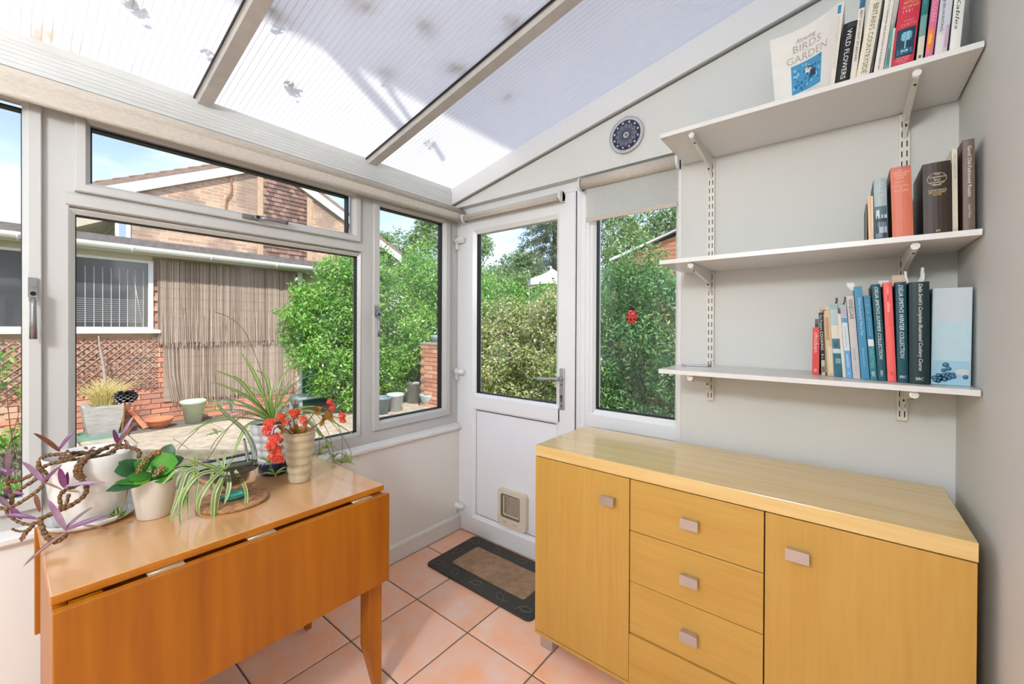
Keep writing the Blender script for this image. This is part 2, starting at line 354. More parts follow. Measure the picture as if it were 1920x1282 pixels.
def poly_mat(name, c, tf=.62):
    m = bpy.data.materials.new(name); m.use_nodes = True; nt = m.node_tree; nt.nodes.clear()
    out = nt.nodes.new('ShaderNodeOutputMaterial'); d = nt.nodes.new('ShaderNodeBsdfDiffuse'); t = nt.nodes.new('ShaderNodeBsdfTranslucent'); g = nt.nodes.new('ShaderNodeBsdfGlossy'); g.inputs['Roughness'].default_value = .35
    tc = nt.nodes.new('ShaderNodeTexCoord')
    n1 = nt.nodes.new('ShaderNodeTexNoise'); n1.inputs['Scale'].default_value = 70; n1.inputs['Detail'].default_value = 6; n1.inputs['Roughness'].default_value = .75
    n0 = nt.nodes.new('ShaderNodeTexNoise'); n0.inputs['Scale'].default_value = 2.2; n0.inputs['Detail'].default_value = 3
    for n_ in (n0, n1): nt.links.new(tc.outputs['Object'], n_.inputs['Vector'])
    r1 = nt.nodes.new('ShaderNodeMapRange'); r1.inputs['From Min'].default_value = .66; r1.inputs['From Max'].default_value = .75; r1.inputs['To Max'].default_value = .7; nt.links.new(n1.outputs['Fac'], r1.inputs['Value'])
    r0 = nt.nodes.new('ShaderNodeMapRange'); r0.inputs['From Min'].default_value = .38; r0.inputs['From Max'].default_value = .68; nt.links.new(n0.outputs['Fac'], r0.inputs['Value'])
    mu = nt.nodes.new('ShaderNodeMath'); mu.operation = 'MULTIPLY'; nt.links.new(r0.outputs[0], mu.inputs[0]); nt.links.new(r1.outputs[0], mu.inputs[1])
    mx = nt.nodes.new('ShaderNodeMixRGB'); mx.inputs['Color1'].default_value = tuple(c)+(1,); mx.inputs['Color2'].default_value = tuple(k*.35 for k in c)+(1,)
    nt.links.new(mu.outputs[0], mx.inputs['Fac'])
    # rust-coloured seepage near the eaves at the left end of the roof
    sx = nt.nodes.new('ShaderNodeSeparateXYZ'); nt.links.new(tc.outputs['Object'], sx.inputs[0])
    n3 = nt.nodes.new('ShaderNodeTexNoise'); n3.inputs['Scale'].default_value = 22; mp3 = nt.nodes.new('ShaderNodeMapping'); mp3.inputs['Scale'].default_value = (.25,1,1); nt.links.new(tc.outputs['Object'], mp3.inputs[0]); nt.links.new(mp3.outputs[0], n3.inputs['Vector'])
    e1 = nt.nodes.new('ShaderNodeMapRange'); e1.inputs['From Min'].default_value = -1.82; e1.inputs['From Max'].default_value = -1.95; nt.links.new(sx.outputs['X'], e1.inputs['Value'])
    e2 = nt.nodes.new('ShaderNodeMapRange'); e2.inputs['From Min'].default_value = .42; e2.inputs['From Max'].default_value = .12; nt.links.new(sx.outputs['Y'], e2.inputs['Value'])
    e3 = nt.nodes.new('ShaderNodeMapRange'); e3.inputs['From Min'].default_value = .45; e3.inputs['From Max'].default_value = .7; e3.inputs['To Max'].default_value = .8; nt.links.new(n3.outputs['Fac'], e3.inputs['Value'])
    q1 = nt.nodes.new('ShaderNodeMath'); q1.operation = 'MULTIPLY'; nt.links.new(e1.outputs[0], q1.inputs[0]); nt.links.new(e2.outputs[0], q1.inputs[1])
    q2 = nt.nodes.new('ShaderNodeMath'); q2.operation = 'MULTIPLY'; nt.links.new(q1.outputs[0], q2.inputs[0]); nt.links.new(e3.outputs[0], q2.inputs[1])
    m2 = nt.nodes.new('ShaderNodeMixRGB'); m2.inputs['Color2'].default_value = S(206,160,112)+(1,); nt.links.new(q2.outputs[0], m2.inputs['Fac']); nt.links.new(mx.outputs[0], m2.inputs['Color1'])
    for n_ in (d, t): nt.links.new(m2.outputs[0], n_.inputs['Color'])
    a = nt.nodes.new('ShaderNodeMixShader'); a.inputs['Fac'].default_value = tf; nt.links.new(d.outputs[0], a.inputs[1]); nt.links.new(t.outputs[0], a.inputs[2])
    b = nt.nodes.new('ShaderNodeMixShader'); b.inputs['Fac'].default_value = .05; nt.links.new(a.outputs[0], b.inputs[1]); nt.links.new(g.outputs[0], b.inputs[2])
    nt.links.new(b.outputs[0], out.inputs['Surface']); return m
m_poly = poly_mat('polycarbonate_skin', (.93,.935,.95), .52)
m_rib = poly_mat('polycarbonate_rib_line', (.72,.725,.75), .52)

# room extents
XL, XR, YB, YF = -1.935, 0.27, 1.825, -1.45       # low wall, right wall, back wall, wall behind the camera
def roof_z(x): return 2.188 + .217*(x+1.95)

# ------------------------------------------------------------------ floor: every tile an object
fl = MB().box(-2.05, XR+.1, YF-.1, 1.98, -.05, -.004).build('floor', m_grout, kind='structure', loc=(0,0,0))
fl['label'] = 'terracotta tiled floor with grey grout joints'
TP, TX, TY = .34, -1.581, 1.247
def tile_mb(w, d):
    g = .0035; a, b = w/2-g, d/2-g; e = .003
    mb = MB(); v = [(-a,-b,-.004),(a,-b,-.004),(a,b,-.004),(-a,b,-.004),(-a,-b,-.0015),(a,-b,-.0015),(a,b,-.0015),(-a,b,-.0015),(-a+e,-b+e,0),(a-e,-b+e,0),(a-e,b-e,0),(-a+e,b-e,0)]
    f = [(8,9,10,11)]
    for i in range(4):
        j = (i+1) % 4; f += [(i,j,4+j,4+i),(4+i,4+j,8+j,8+i)]
    return mb.add(v, f)
full_tile = mesh_of(tile_mb(TP, TP), 'tile', [m_tile])
for i in range(-2, 7):
    for j in range(-9, 3):
        x0, x1 = max(TX+i*TP, -1.921), min(TX+(i+1)*TP, XR); y0, y1 = max(TY+j*TP, YF), min(TY+(j+1)*TP, 1.90)
        if x1-x0 < .02 or y1-y0 < .02: continue
        me = full_tile if (x1-x0 > TP-.001 and y1-y0 > TP-.001) else mesh_of(tile_mb(x1-x0, y1-y0), 'tile', [m_tile])
        place(me, 'tile', fl, ((x0+x1)/2, (y0+y1)/2, 0))

# ------------------------------------------------------------------ walls
w = MB().box(-2.06, XL, YF-.1, 1.95, -.05, .655).build('wall_left', m_lowpaint, kind='structure', loc=(0,0,0)); w['label'] = 'low grey-white wall under the long window'
MB().prism([(XL,0),(-1.92,0),(-1.92,.083),(-1.924,.092),(XL,.096)], YF, 1.86, 'y').build('baseboard_left', m_gloss, kind='structure', label='white gloss skirting board below the long window')
MB().prism([(-2.05,.650),(-1.915,.650),(-1.911,.655),(-1.911,.668),(-1.915,.673),(-1.945,.684),(-2.05,.684)], YF, 1.858, 'y').build('trim_1', m_gloss, kind='structure', label='white window sill running along the low wall')
# back wall: gable piece over the door, pier behind the shelves, strip under the side window
wb = MB()
pts = [(-2.06,2.062),(-.545,2.062),(-.545,-.05),(XR+.12,-.05),(XR+.12,roof_z(XR+.12)),(-2.06,roof_z(-2.06))]
wb.prism(pts, YB, 1.98, 'y')
wb.box(-1.0, -.545, 1.865, 1.95, -.05, .80)
wb.build('wall_back', m_paint, kind='structure', label='warm white gable wall above the door and behind the shelves')
MB().box(XR, XR+.25, YF-.1, 1.98, -.05, 4.0).build('wall_right', m_paint, kind='structure', label='smooth pale wall at the right of the shelves')
mb = MB(); mb.box(-2.06, XR+.1, YF-.12, YF, -.05, .70); mb.box(-2.06, XR+.1, YF-.12, YF, 2.08, 2.9); mb.box(-2.06, -1.90, YF-.12, YF, .70, 2.08); mb.box(.12, XR+.1, YF-.12, YF, .70, 2.08)
mb.build('wall_front', m_paint, kind='structure', label='pale wall with an added wide window closing the near end of the room')
# the house this lean-to stands against: upper wall and eaves above the roof
hb = MB().box(XR+.25, 4.5, -5.0, 1.98, -.05, 4.0); hb.box(-.13, 4.5, -5.3, 2.2, 4.0, 4.16)
hb.prism([(-.13,4.16),(4.5,4.16),(2.2,5.6)], -5.3, 2.2, 'y')
hb.build('wall_house', mat('house_render', S(196,176,156), rough=.9), kind='structure', label='wall and eaves of the house the lean-to stands against')

# ------------------------------------------------------------------ ceiling: polycarbonate sheets, rafters
ceil = struct('ceiling', 'sloping ribbed polycarbonate lean-to roof with white rafters')
def sheet(y0, y1, ribs):
    mb = MB(); x0, x1 = -2.25, XR; n = 5
    xs = [x0+(x1-x0)*i/n for i in range(n+1)]
    prof = []; p = (y1-y0)/ribs
    for k in range(ribs):
        ya = y0+k*p
        prof += [(ya, -.0012), (ya+.0012, 0.0), (ya+p-.0012, 0.0)]
    prof.append((y1, -.0012)); np_ = len(prof); o = 0; v = []; f = []; mi = []
    for x in xs:
        for (y, dz) in prof: v.append((x, y, roof_z(x)-dz*0 + dz))
    for i in range(n):
        for j in range(np_-1):
            f.append((i*np_+j, (i+1)*np_+j, (i+1)*np_+j+1, i*np_+j+1)); mi.append(0 if j % 3 == 1 else 1)
    mb.add(v, f); mb.m = mi
    return mb
RAFT = [(-1.003,-.94), (-.268,-.208), (.467,.527), (1.20,1.265)]
edges = [YF] + [a for r in RAFT for a in r] + [1.80]
spans = [(YF,-1.003),(-.94,-.268),(-.208,.467),(.527,1.20),(1.265,1.803)]
for a, b in spans:
    sheet(a-.004, b+.004, max(3, round((b-a)/.0205))).build('polycarbonate_sheet', [m_poly, m_rib], ceil, fix=False)
for a, b in RAFT:
    mb = MB(); c = (a+b)/2
    # cross-section of the glazing bar (y, drop below the sheet), run up the slope
    sec = [(a,.004),(a,-.010),(a+.006,-.010),(a+.008,-.030),(b-.008,-.030),(b-.006,-.010),(b,-.010),(b,.004)]
    v = []; 
    for x in (-1.955, XR-.002):
        for (y, dz) in sec: v.append((x, y, roof_z(x)+dz))
    n = len(sec); mb.add(v, [[i, (i+1) % n, n+(i+1) % n, n+i] for i in range(n)] + [list(range(n)), list(range(2*n-1, n-1, -1))])
    mb.build('rafter', m_alu, ceil)
    mb = MB(); v = []
    for x in (-1.955, XR-.002):
        for (y, dz) in ((a-.003,.003),(a,.003),(a,-.0105),(a-.003,-.0105)): v.append((x, y, roof_z(x)+dz))
    mb.add(v, [(0,1,5,4),(1,2,6,5),(2,3,7,6),(3,0,4,7)]); mb.build('glazing_gasket', m_gasket, ceil)
# eaves beam with shallow ribs, and the fascia board with its painted shadow line
sec = [(-2.06,2.075),(-1.945,2.075)]
z = 2.080
while z < 2.150: sec += [(-1.945, z), (-1.9465, z+.002), (-1.9465, z+.010), (-1.945, z+.012)]; z += .0135
sec += [(-1.945,2.156),(-1.953,2.160),(-1.953,2.187),(-2.06,2.187)]
MB().prism(sec, YF, 1.80, 'y').build('trim_2', m_beam, kind='structure', label='grubby ribbed white eaves beam above the long blind')
f0 = lambda x: 2.089+.2066*(x+1.918)
tb = MB(); xs = [-1.945, XR-.001]
tb.prism([(xs[0],f0(xs[0])),(xs[1],f0(xs[1])),(xs[1],roof_z(xs[1])-.004),(xs[0],roof_z(xs[0])-.004)], 1.800, YB+.001, 'y'); tb.build('trim_3', mat('fascia_white', S(224,223,222), rough=.35), kind='structure', label='sloping white fascia board under the roof edge')
tb = MB(); tb.prism([(xs[0],f0(xs[0])-.006),(xs[1],f0(xs[1])-.006),(xs[1],f0(xs[1])),(xs[0],f0(xs[0]))], 1.815, YB+.001, 'y'); tb.build('fascia_shadow_strip', mat('fascia_shadow', S(120,118,114), rough=.9), kind='structure', label='painted shadow line below the sloping fascia board')  # dark strip: the shadow under the fascia board put into colour

# ------------------------------------------------------------------ windows of the long wall (a = y, b = z, depth towards the room)
XG = -1.985
def ML(a, b, h): return (XG+h, a, b)
SASH = lambda w_: [(0,.0),(0,.046),(.003,.050),(w_-.016,.050),(w_-.003,.030),(w_-.003,.0)]
FRM = lambda w_: [(0,-.03),(0,.032),(w_-.014,.032),(w_-.002,.018),(w_-.002,-.03)]
def pane(parent, a0, a1, b0, b1, M, nm='pane'):
    mb = MB(); mb.add([M(a0,b0,0),M(a1,b0,0),M(a1,b1,0),M(a0,b1,0)], [(0,1,2,3)])
    return mb.build(nm, m_glass, parent, fix=False)
def gasket(parent, a0, a1, b0, b1, M, d=.022, w_=.006):
    return MB().ring(a0-.003, a1+.003, b0-.003, b1+.003, [(0,-.012),(0,d),(w_,d),(w_,-.012)], M).build('gasket', m_gasket, parent)

def window_handle(parent, c, along, out, L=.15):
    """espagnolette handle: base plate, neck with key barrel, lever; c on the sash face"""
    c = Vector(c); a = Vector(along); o = Vector(out); s = a.cross(o)
    mb = MB(); mb.obox(c-a*.012+o*.004, a*.030, s*.0095, o*.004)
    mb.tube([c-a*.022, c-a*.022+o*.014], .0095, 12); mb.tube([c+a*.004, c+a*.004+o*.026], .0095, 12)
    mb.bar(c+a*.000+o*.024, c+a*.030+o*.027, .017, .010, o)
    h = mb.build('handle', m_hand, parent)
    mb = MB(); P = [c+a*.020+o*.026, c+a*.05+o*.029, c+a*.09+o*.030, c+a*(L)+o*.028]
    mb.tube(P, [.0075,.0065,.0072,.0085], 10); mb.build('lever', m_hand, h)
    mb = MB(); mb.tube([c+a*.008+o*.026, c+a*.008+o*.031], .0065, 12); mb.build('key_barrel', m_dark, h)
    return h

w1 = struct('window_1', 'tall white casement window at the left edge')
MB().ring(-.60, .0795, .735, 2.02, SASH(.043), ML).build('sash', m_upvc_dim, w1)
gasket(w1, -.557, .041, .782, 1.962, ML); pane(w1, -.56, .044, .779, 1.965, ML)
MB().box(-2.03, -1.957, YF, -.60, .684, 2.08).build('frame', m_upvc_dim, w1)
MB().box(-2.03, -1.957, -.62, .0795, .684, .742).build('frame', m_upvc_dim, w1)
MB().box(-2.03, -1.957, -.62, .0795, 2.01, 2.08).build('frame', m_upvc_dim, w1)
window_handle(w1, (XG+.050, .060, 1.405), (0,0,-1), (1,0,0), .145)

w2 = struct('window_2', 'large white window with a fixed lower pane and a top light')
# mitred jambs, transom and rails as one welded frame
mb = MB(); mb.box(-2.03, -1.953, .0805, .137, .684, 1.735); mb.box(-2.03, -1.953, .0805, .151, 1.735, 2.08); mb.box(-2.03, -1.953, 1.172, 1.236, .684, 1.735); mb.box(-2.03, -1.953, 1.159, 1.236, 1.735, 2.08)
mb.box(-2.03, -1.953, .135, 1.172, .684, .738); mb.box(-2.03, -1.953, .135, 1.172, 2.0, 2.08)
mb.build('frame', m_upvc_dim, w2)
mb = MB(); mb.prism([(-2.03,1.690),(-1.953,1.690),(-1.947,1.694),(-1.947,1.726),(-1.956,1.738),(-2.03,1.738)], .130, 1.176, 'y'); mb.build('transom', m_upvc_dim, w2)
def bead(parent, a0, a1, b0, b1, w_=.016, d0=.020, d1=.032):
    """sloping glazing bead round an opening"""
    return MB().ring(a0-w_, a1+w_, b0-w_, b1+w_, [(0,-.01),(0,d1),(.002,d1),(w_,d0),(w_,-.01)], ML).build('glazing_bead', m_upvc_dim, parent)
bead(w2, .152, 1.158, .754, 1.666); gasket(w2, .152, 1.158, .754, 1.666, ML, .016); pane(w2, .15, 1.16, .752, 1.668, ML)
MB().ring(.149, 1.1615, 1.738, 2.005, SASH(.040), ML).build('sash', m_upvc_dim, w2)
gasket(w2, .188, 1.106, 1.774, 1.960, ML); pane(w2, .185, 1.108, 1.772, 1.963, ML)
window_handle(w2, (XG+.050, .665, 1.757), (0,1,0), (1,0,0), .125)

w3 = struct('window_3', 'narrow white casement window beside the door')
MB().ring(1.2365, 1.781, .748, 2.0, SASH(.050), ML).build('sash', m_upvc_dim, w3)
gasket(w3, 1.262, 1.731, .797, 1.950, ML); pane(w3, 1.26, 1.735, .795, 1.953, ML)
mb = MB(); mb.box(-2.03, -1.955, 1.7815, 1.858, .684, 2.08); mb.box(-2.03, -1.953, 1.236, 1.7815, .684, .750); mb.box(-2.03, -1.953, 1.236, 1.7815, 1.998, 2.08); mb.build('frame', m_upvc_dim, w3)
window_handle(w3, (XG+.050, 1.249, 1.375), (0,0,-1), (1,0,0), .125)

# ------------------------------------------------------------------ door, its frame and the side window (a = x, b = z, depth towards the room)
YD = 1.895
def MD(a, b, h): return (a, YD-h, b)
d1 = struct('door_1', 'white half-glazed back door with a cat flap')
mb = MB(); mb.box(-2.03, -1.9165, 1.862, 1.95, -.02, 2.08); mb.box(-1.9165, -1.0, 1.875, 1.95, 2.012, 2.08); mb.box(-1.0765, -1.0005, 1.868, 1.95, -.02, 2.08)
mb.box(-1.058, -1.052, 1.865, 1.87, 0, 2.06); mb.box(-1.030, -1.024, 1.865, 1.87, 0, 2.06); mb.box(-1.9165, -1.0765, 1.885, 1.95, -.02, .004)
mb.build('frame', m_upvc, d1)
# leaf: outer ring, mid rail
leaf = [(0,-.02),(0,.034),(.004,.038),(.100,.038),(.122,.022),(.122,-.02)]
mb = MB()
W = .838
mb.ring(-1.9155, -1.0775, .006, 2.008, leaf, MD)
mb.prism([(1.902,.790),(1.862,.790),(1.857,.800),(1.857,.872),(1.872,.890),(1.902,.890)], -1.800, -1.170, 'x')
mb.build('leaf_frame', m_upvc, d1)
MB().box(-1.0772, -1.0762, 1.860, 1.90, .006, 2.008).build('leaf_gap', m_seam, d1)
MB().box(-1.80, -1.17, 1.876, 1.90, .120, .800).build('door_panel', mat('panel_white', S(240,241,245), rough=.25), d1)
MB().ring(-1.797, -1.176, .126, .784, [(0,.016),(0,.0215),(.0035,.0215),(.0035,.016)], MD).build('panel_seal', m_gasket, d1)
def MDg(a, b, h): return MD(a, b, h)
gasket(d1, -1.79, -1.176, .894, 1.900, MD, .020, .004); pane(d1, -1.795, -1.172, .888, 1.905, MD)
# lever handle on a long plate
c = Vector((-1.152, YD-.038, 0)); hp = MB(); hp.cbox(-1.167, -1.137, YD-.048, YD-.038, .868, 1.088, .004); h = hp.build('handle_plate', m_steel, d1)
mb = MB(); mb.tube([(-1.152, YD-.045, 1.035), (-1.152, YD-.085, 1.035)], .011, 12); mb.tube(smooth_path([(-1.148,YD-.083,1.035),(-1.175,YD-.089,1.034),(-1.22,YD-.090,1.031),(-1.287,YD-.084,1.026)],3), [.0105,.010,.0095,.009,.009,.009,.009,.0092,.0095,.0095], 10); mb.build('lever', m_steel, h)
mb = MB(); mb.tube([(-1.152,YD-.047,.94),(-1.152,YD-.0505,.94)], .0085, 12); mb.cbox(-1.1565,-1.1475,YD-.0505,YD-.047,.912,.94,.001); mb.tube([(-1.152,YD-.047,1.002),(-1.152,YD-.0495,1.002)], .005, 8); mb.tube([(-1.152,YD-.047,.888),(-1.152,YD-.0495,.888)], .005, 8); mb.build('keyhole', mat('dull_brass', S(120,108,92), rough=.35, metal=.8), h)
for zz in (1.857, 1.018, .158):
    mb = MB(); mb.tube(smooth_path([(-1.948,1.843,zz),(-1.93,1.838,zz),(-1.90,1.838,zz),(-1.872,1.845,zz-.002)],2), [.018,.019,.020,.020,.020,.019,.012], 12)
    mb.cbox(-1.952,-1.931,1.835,1.862,zz-.055,zz-.012,.004); mb.cbox(-1.952,-1.93,1.835,1.862,zz-.02,zz+.021,.004)
    mb.build('hinge', m_plastic, d1)
# cat flap
cf = MB()
def rrect(a0, a1, b0, b1, r, n=5):
    out = []
    for (cx, cz, s) in ((a1-r,b1-r,0),(a0+r,b1-r,1),(a0+r,b0+r,2),(a1-r,b0+r,3)):
        for k in range(n+1):
            t = PI/2*(s+k/n); out.append((cx+r*math.cos(t), cz+r*math.sin(t)))
    return out
def rring(mb, o, i, M, h0, h1, mi=0):
    n = len(o); v = [M(a,b,h0) for a,b in o]+[M(a,b,h1) for a,b in o]+[M(a,b,h1) for a,b in i]+[M(a,b,h0) for a,b in i]; f = []
    for k in range(n):
        j = (k+1) % n
        for q in range(4): q2 = (q+1) % 4; f.append((q*n+k, q*n+j, q2*n+j, q2*n+k))
    return mb.add(v, f, mi)
rring(cf, rrect(-1.592,-1.382,.140,.353,.026), rrect(-1.571,-1.427,.186,.326,.012), MD, .018, .047); cfo = cf.build('cat_flap', m_cream, d1, label='cream cat flap frame')
mb = MB(); rring(mb, rrect(-1.573,-1.425,.184,.328,.013), rrect(-1.560,-1.438,.197,.315,.010), MD, .02, .040); mb.build('flap_rim', mat('grey_rim', S(112,106,96), rough=.5), cfo)
mb = MB(); rring(mb, rrect(-1.561,-1.437,.196,.316,.010), rrect(-1.554,-1.444,.203,.309,.008), MD, .02, .036); mb.build('flap_frame', m_cream, cfo)
mb = MB(); pg = rrect(-1.556,-1.442,.201,.311,.008); mb.add([MD(a,b,.028) for a,b in pg], [list(range(len(pg)))]); mb.build('flap', glass_mat('smoky_flap', (.72,.66,.55), dirt=.7), cfo, fix=False)
mb = MB(); p = MD(-1.537,.166,.048); mb.tube([p, (p[0],p[1]-.004,p[2])], .007, 10); mb.box(-1.475,-1.447,YD-.0485,YD-.046,.160,.166); mb.build('latch', mat('worn_cream', S(196,180,154), rough=.5), cfo)

w4 = struct('window_4', 'white side window between the door and the shelves')
w4f = [(0,-.03),(0,.029),(.003,.033),(.026,.033),(.036,.018),(.036,-.03)]
MB().ring(-.9985, -.548, .700, 2.06, [(0,-.03),(0,.029),(.003,.033),(.018,.033),(.030,.018),(.030,-.03)], MD).build('frame', m_upvc, w4)
mb = MB(); mb.prism([(1.91,.803),(1.862,.803),(1.860,.806),(1.860,.866),(1.877,.892),(1.91,.892)], -.9975, -.549, 'x'); mb.build('bottom_rail', m_upvc, w4)
MB().box(-.9985,-.548,1.866,1.9,.797,.803).build('rail_gap', m_seam, w4)
gasket(w4, -.966, -.578, .898, 2.02, MD, .016, .004); pane(w4, -.972, -.570, .89, 2.03, MD)
w5 = struct('window_5', 'wide white window added behind the camera to let in fill light')  # added window in the unseen end wall, opened to brighten the room
def MF(a, b, h): return (a, YF-.08+h, b)
for a0_, a1_ in ((-1.90,-.90),(-.89,.12)):
    MB().ring(a0_, a1_, .70, 2.08, [(0,-.03),(0,.05),(.045,.05),(.06,.03),(.06,-.03)], MF).build('frame', m_upvc, w5); pane(w5, a0_+.055, a1_-.055, .755, 2.025, MF)  # frame and pane of the added window
# strip of wall end and bead at the right of the side window
MB().box(-.555, -.540, 1.822, 1.87, .0, 2.062).build('trim_5', m_gloss, kind='structure', label='white edge trim between the side window and the shelf wall')

# ------------------------------------------------------------------ dead leaves lying on the roof, and an aerial pole over it
def roof_at(px, py):
    d = (px-960.0)*RT - (py-CY)*UP + F_PX*FW; n_ = Vector((-.217, 0, 1)); d0_ = 2.188+.217*1.95
    return CAM + d*((d0_-n_.dot(CAM))/n_.dot(d))
m_rot = mat('rotted_leaf', S(66,60,54), rough=1)
LK = 1.0
DL = ['dark dead leaf clump at the top edge of the leftmost roof panel', 'dark dead leaf clump just right of the left rafter near the top of the picture', 'larger of two touching dead leaf clumps low in the middle roof panel',
 'smaller of two touching dead leaf clumps low in the middle roof panel', 'dark dead leaf clump at the top edge of the middle roof panel', 'dark dead leaf clump at the centre of the middle roof panel', 'dark dead leaf clump in the upper right of the middle roof panel',
 'left one of a pair of dead leaf clumps beside the right rafter', 'dead leaf clump of a pair, the one against the right rafter', 'lone dead leaf clump on the shaded part of the right roof panel', 'dead leaf clump beside the right rafter near the top of the picture',
 'upper of two small leaf scraps in the sunny corner of the right roof panel', 'lower of two small leaf scraps in the sunny corner of the right roof panel', 'small dead leaf scrap at the left side of the left rafter']
for k, (x, y, r) in enumerate(((253,10,.030),(519,33,.030),(545,160,.030),(556,168,.022),(676,17,.034),(727,141,.028),(794,56,.030),(845,127,.030),(862,131,.026),(947,183,.024),(952,47,.032),(802,262,.016),(808,272,.014),(388,92,.018))):
    p = roof_at(x, y); r *= LK; Rl = random.Random(k); t = thing('dead_leaf', DL[k], 'leaf litter', p, 'dead leaf clumps on the roof')
    mb = MB()
    for q in range(13):
        a = Rl.uniform(0, 6.28); c_ = p+Vector((Rl.gauss(0,.55)*r, Rl.gauss(0,.55)*r, 0.010+.0022*q)); ux = Vector((math.cos(a), math.sin(a), .217*math.cos(a))); uy = Vector((-math.sin(a), math.cos(a), -.217*math.sin(a)))
        mb.add([c_-ux*r*.5, c_+uy*r*.32+Vector((0,0,.003)), c_+ux*r*.5, c_-uy*r*.3+Vector((0,0,.003))], [(0,1,2,3)])
    mb.build('litter', m_rot, t, fix=False)
ae = thing('aerial_pole', 'metal aerial pole and rods standing over the roof', 'aerial', roof_at(640,110)+SUN_DIR*1.5)
mb = MB(); Pa, Pb, Pc = [roof_at(*q)+SUN_DIR*1.5 for q in ((560,26),(640,112),(716,198))]; mb.tube([Pa+(Pa-Pb)*.8, Pb, Pc+(Pc-Pb)*.9], .022, 8); mb.build('pole', m_steel, ae)
for (a_, b_) in (((690,110),(770,226)),((812,268),(832,300))):
    mb = MB(); mb.tube([roof_at(*a_)+SUN_DIR*1.5, roof_at(*b_)+SUN_DIR*1.5], .012, 8); mb.build('rod', m_steel, ae)
# ------------------------------------------------------------------ blinds
def chain(mb, x, y, z0, z1, r=.0022, pitch=.008):
    z = z0
    while z > z1: mb.ball((x, y, z), r, 0, 5, 3); z -= pitch
b1 = thing('roller_blind', 'long oatmeal linen roller blind rolled up above the left-hand windows', 'blind', (-1.91, .3, 1.97))
mb = MB(); mb.tube([(-1.905, YF+.05, 2.026), (-1.905, 1.848, 2.026)], .029, 18); mb.build('roll', m_linen, b1)
mb = MB(); mb.box(-1.8805, -1.8785, YF+.06, 1.844, 1.972, 2.022); mb.build('hanging_edge', m_linen, b1)
mb = MB(); mb.tube([(-1.880, YF+.06, 1.970), (-1.880, 1.844, 1.970)], .0105, 12); mb.build('hem_bar', m_linen, b1)
b2 = thing('roller_blind', 'small cream roller blind rolled up at the top of the door', 'blind', (-1.5, 1.83, 1.96))
mb = MB(); mb.tube([(-1.850,1.826,1.984),(-1.152,1.826,1.984)], .0215, 16); mb.build('roll', m_linen, b2)
for x in (-1.862, -1.146):
    mb = MB(); mb.tube([(x-.006,1.826,1.984),(x+.008,1.826,1.984)], .027, 16); mb.box(x-.006,x+.008,1.826,1.858,1.957,2.011); mb.build('end_bracket', m_plastic, b2)
mb = MB(); mb.tube([(-1.84,1.806,1.966),(-1.16,1.806,1.966)], .006, 8); mb.build('hem_bar', m_linen, b2)
mb = MB()
for dx in (0, .006): chain(mb, -1.853+dx, 1.80, 1.96, 1.45, .0016, .007)
mb.build('bead_chain', m_plastic, b2)
b3 = thing('roller_blind', 'linen roller blind pulled part way down over the side window', 'blind', (-.785, 1.81, 1.82))
mb = MB(); mb.tube([(-1.008,1.806,2.012),(-.556,1.806,2.012)], .028, 18); mb.build('roll', m_linen, b3)
for x in (-1.018, -.550):
    mb = MB(); mb.tube([(x-.005,1.806,2.012),(x+.006,1.806,2.012)], .034, 16); mb.box(x-.005,x+.006,1.806,1.85,1.978,2.046); mb.build('end_bracket', m_plastic, b3)
mb = MB(); mb.add([(-.992,1.815,2.01),(-.556,1.815,2.01),(-.556,1.815,1.836),(-.992,1.815,1.836)], [(0,1,2,3)]); mb.build('fabric', m_sheer, b3, fix=False)
mb = MB(); mb.cbox(-.994,-.555,1.811,1.819,1.822,1.844,.003); mb.build('hem_bar', m_linen, b3)
mb = MB()
for dx in (0, .009): chain(mb, -.553+dx, 1.790, 2.0, .815, .0018, .0075)
mb.build('bead_chain', m_plastic, b3)

# ------------------------------------------------------------------ wall plate and ladybird
c = Vector((-.787, 1.825, 2.194)); R_ = .083
wp = thing('wall_plate', 'round blue and white patterned plate hung on the wall above the side window', 'plate', c)
def disc(mb, cx, cz, r, y, n=40, mi=0, sx=1): return mb.add([(cx+r*sx*math.cos(2*PI*k/n), y, cz+r*math.sin(2*PI*k/n)) for k in range(n)], [list(range(n))], mi)
def annulus(mb, cx, cz, r0, r1, y, n=48, mi=0):
    v = [(cx+r*math.cos(2*PI*k/n), y, cz+r*math.sin(2*PI*k/n)) for r in (r0, r1) for k in range(n)]
    return mb.add(v, [(k, (k+1) % n, n+(k+1) % n, n+k) for k in range(n)], mi)
m_pw = mat('plate_white', S(214,214,214), rough=.25); m_pb = mat('plate_blue', S(48,50,72), rough=.25); m_pg = mat('plate_grey_blue', S(142,146,160), rough=.25)
mb = MB(); mb.lathe((c.x, c.y, c.z), [(0,-.008),(R_*.55,-.008),(R_*.9,-.012),(R_,-.013),(R_,-.010),(R_*.6,-.001),(0,-.001)], 48, axis='y'); mb.build('plate_body', m_pw, wp)
pt = MB(); y = c.y-.0142
annulus(pt, c.x, c.z, R_*.97, R_*1.0, y, mi=2)
for k in range(60):
    t = 2*PI*k/60; pt.obox((c.x+R_*.90*math.cos(t), y, c.z+R_*.90*math.sin(t)), (.0016*math.cos(t),0,.0016*math.sin(t)), (0,.0001,0), (-.0022*math.sin(t+.5),0,.0022*math.cos(t+.5)), 2)
annulus(pt, c.x, c.z, R_*.17, R_*.82, y+.0002, mi=1)
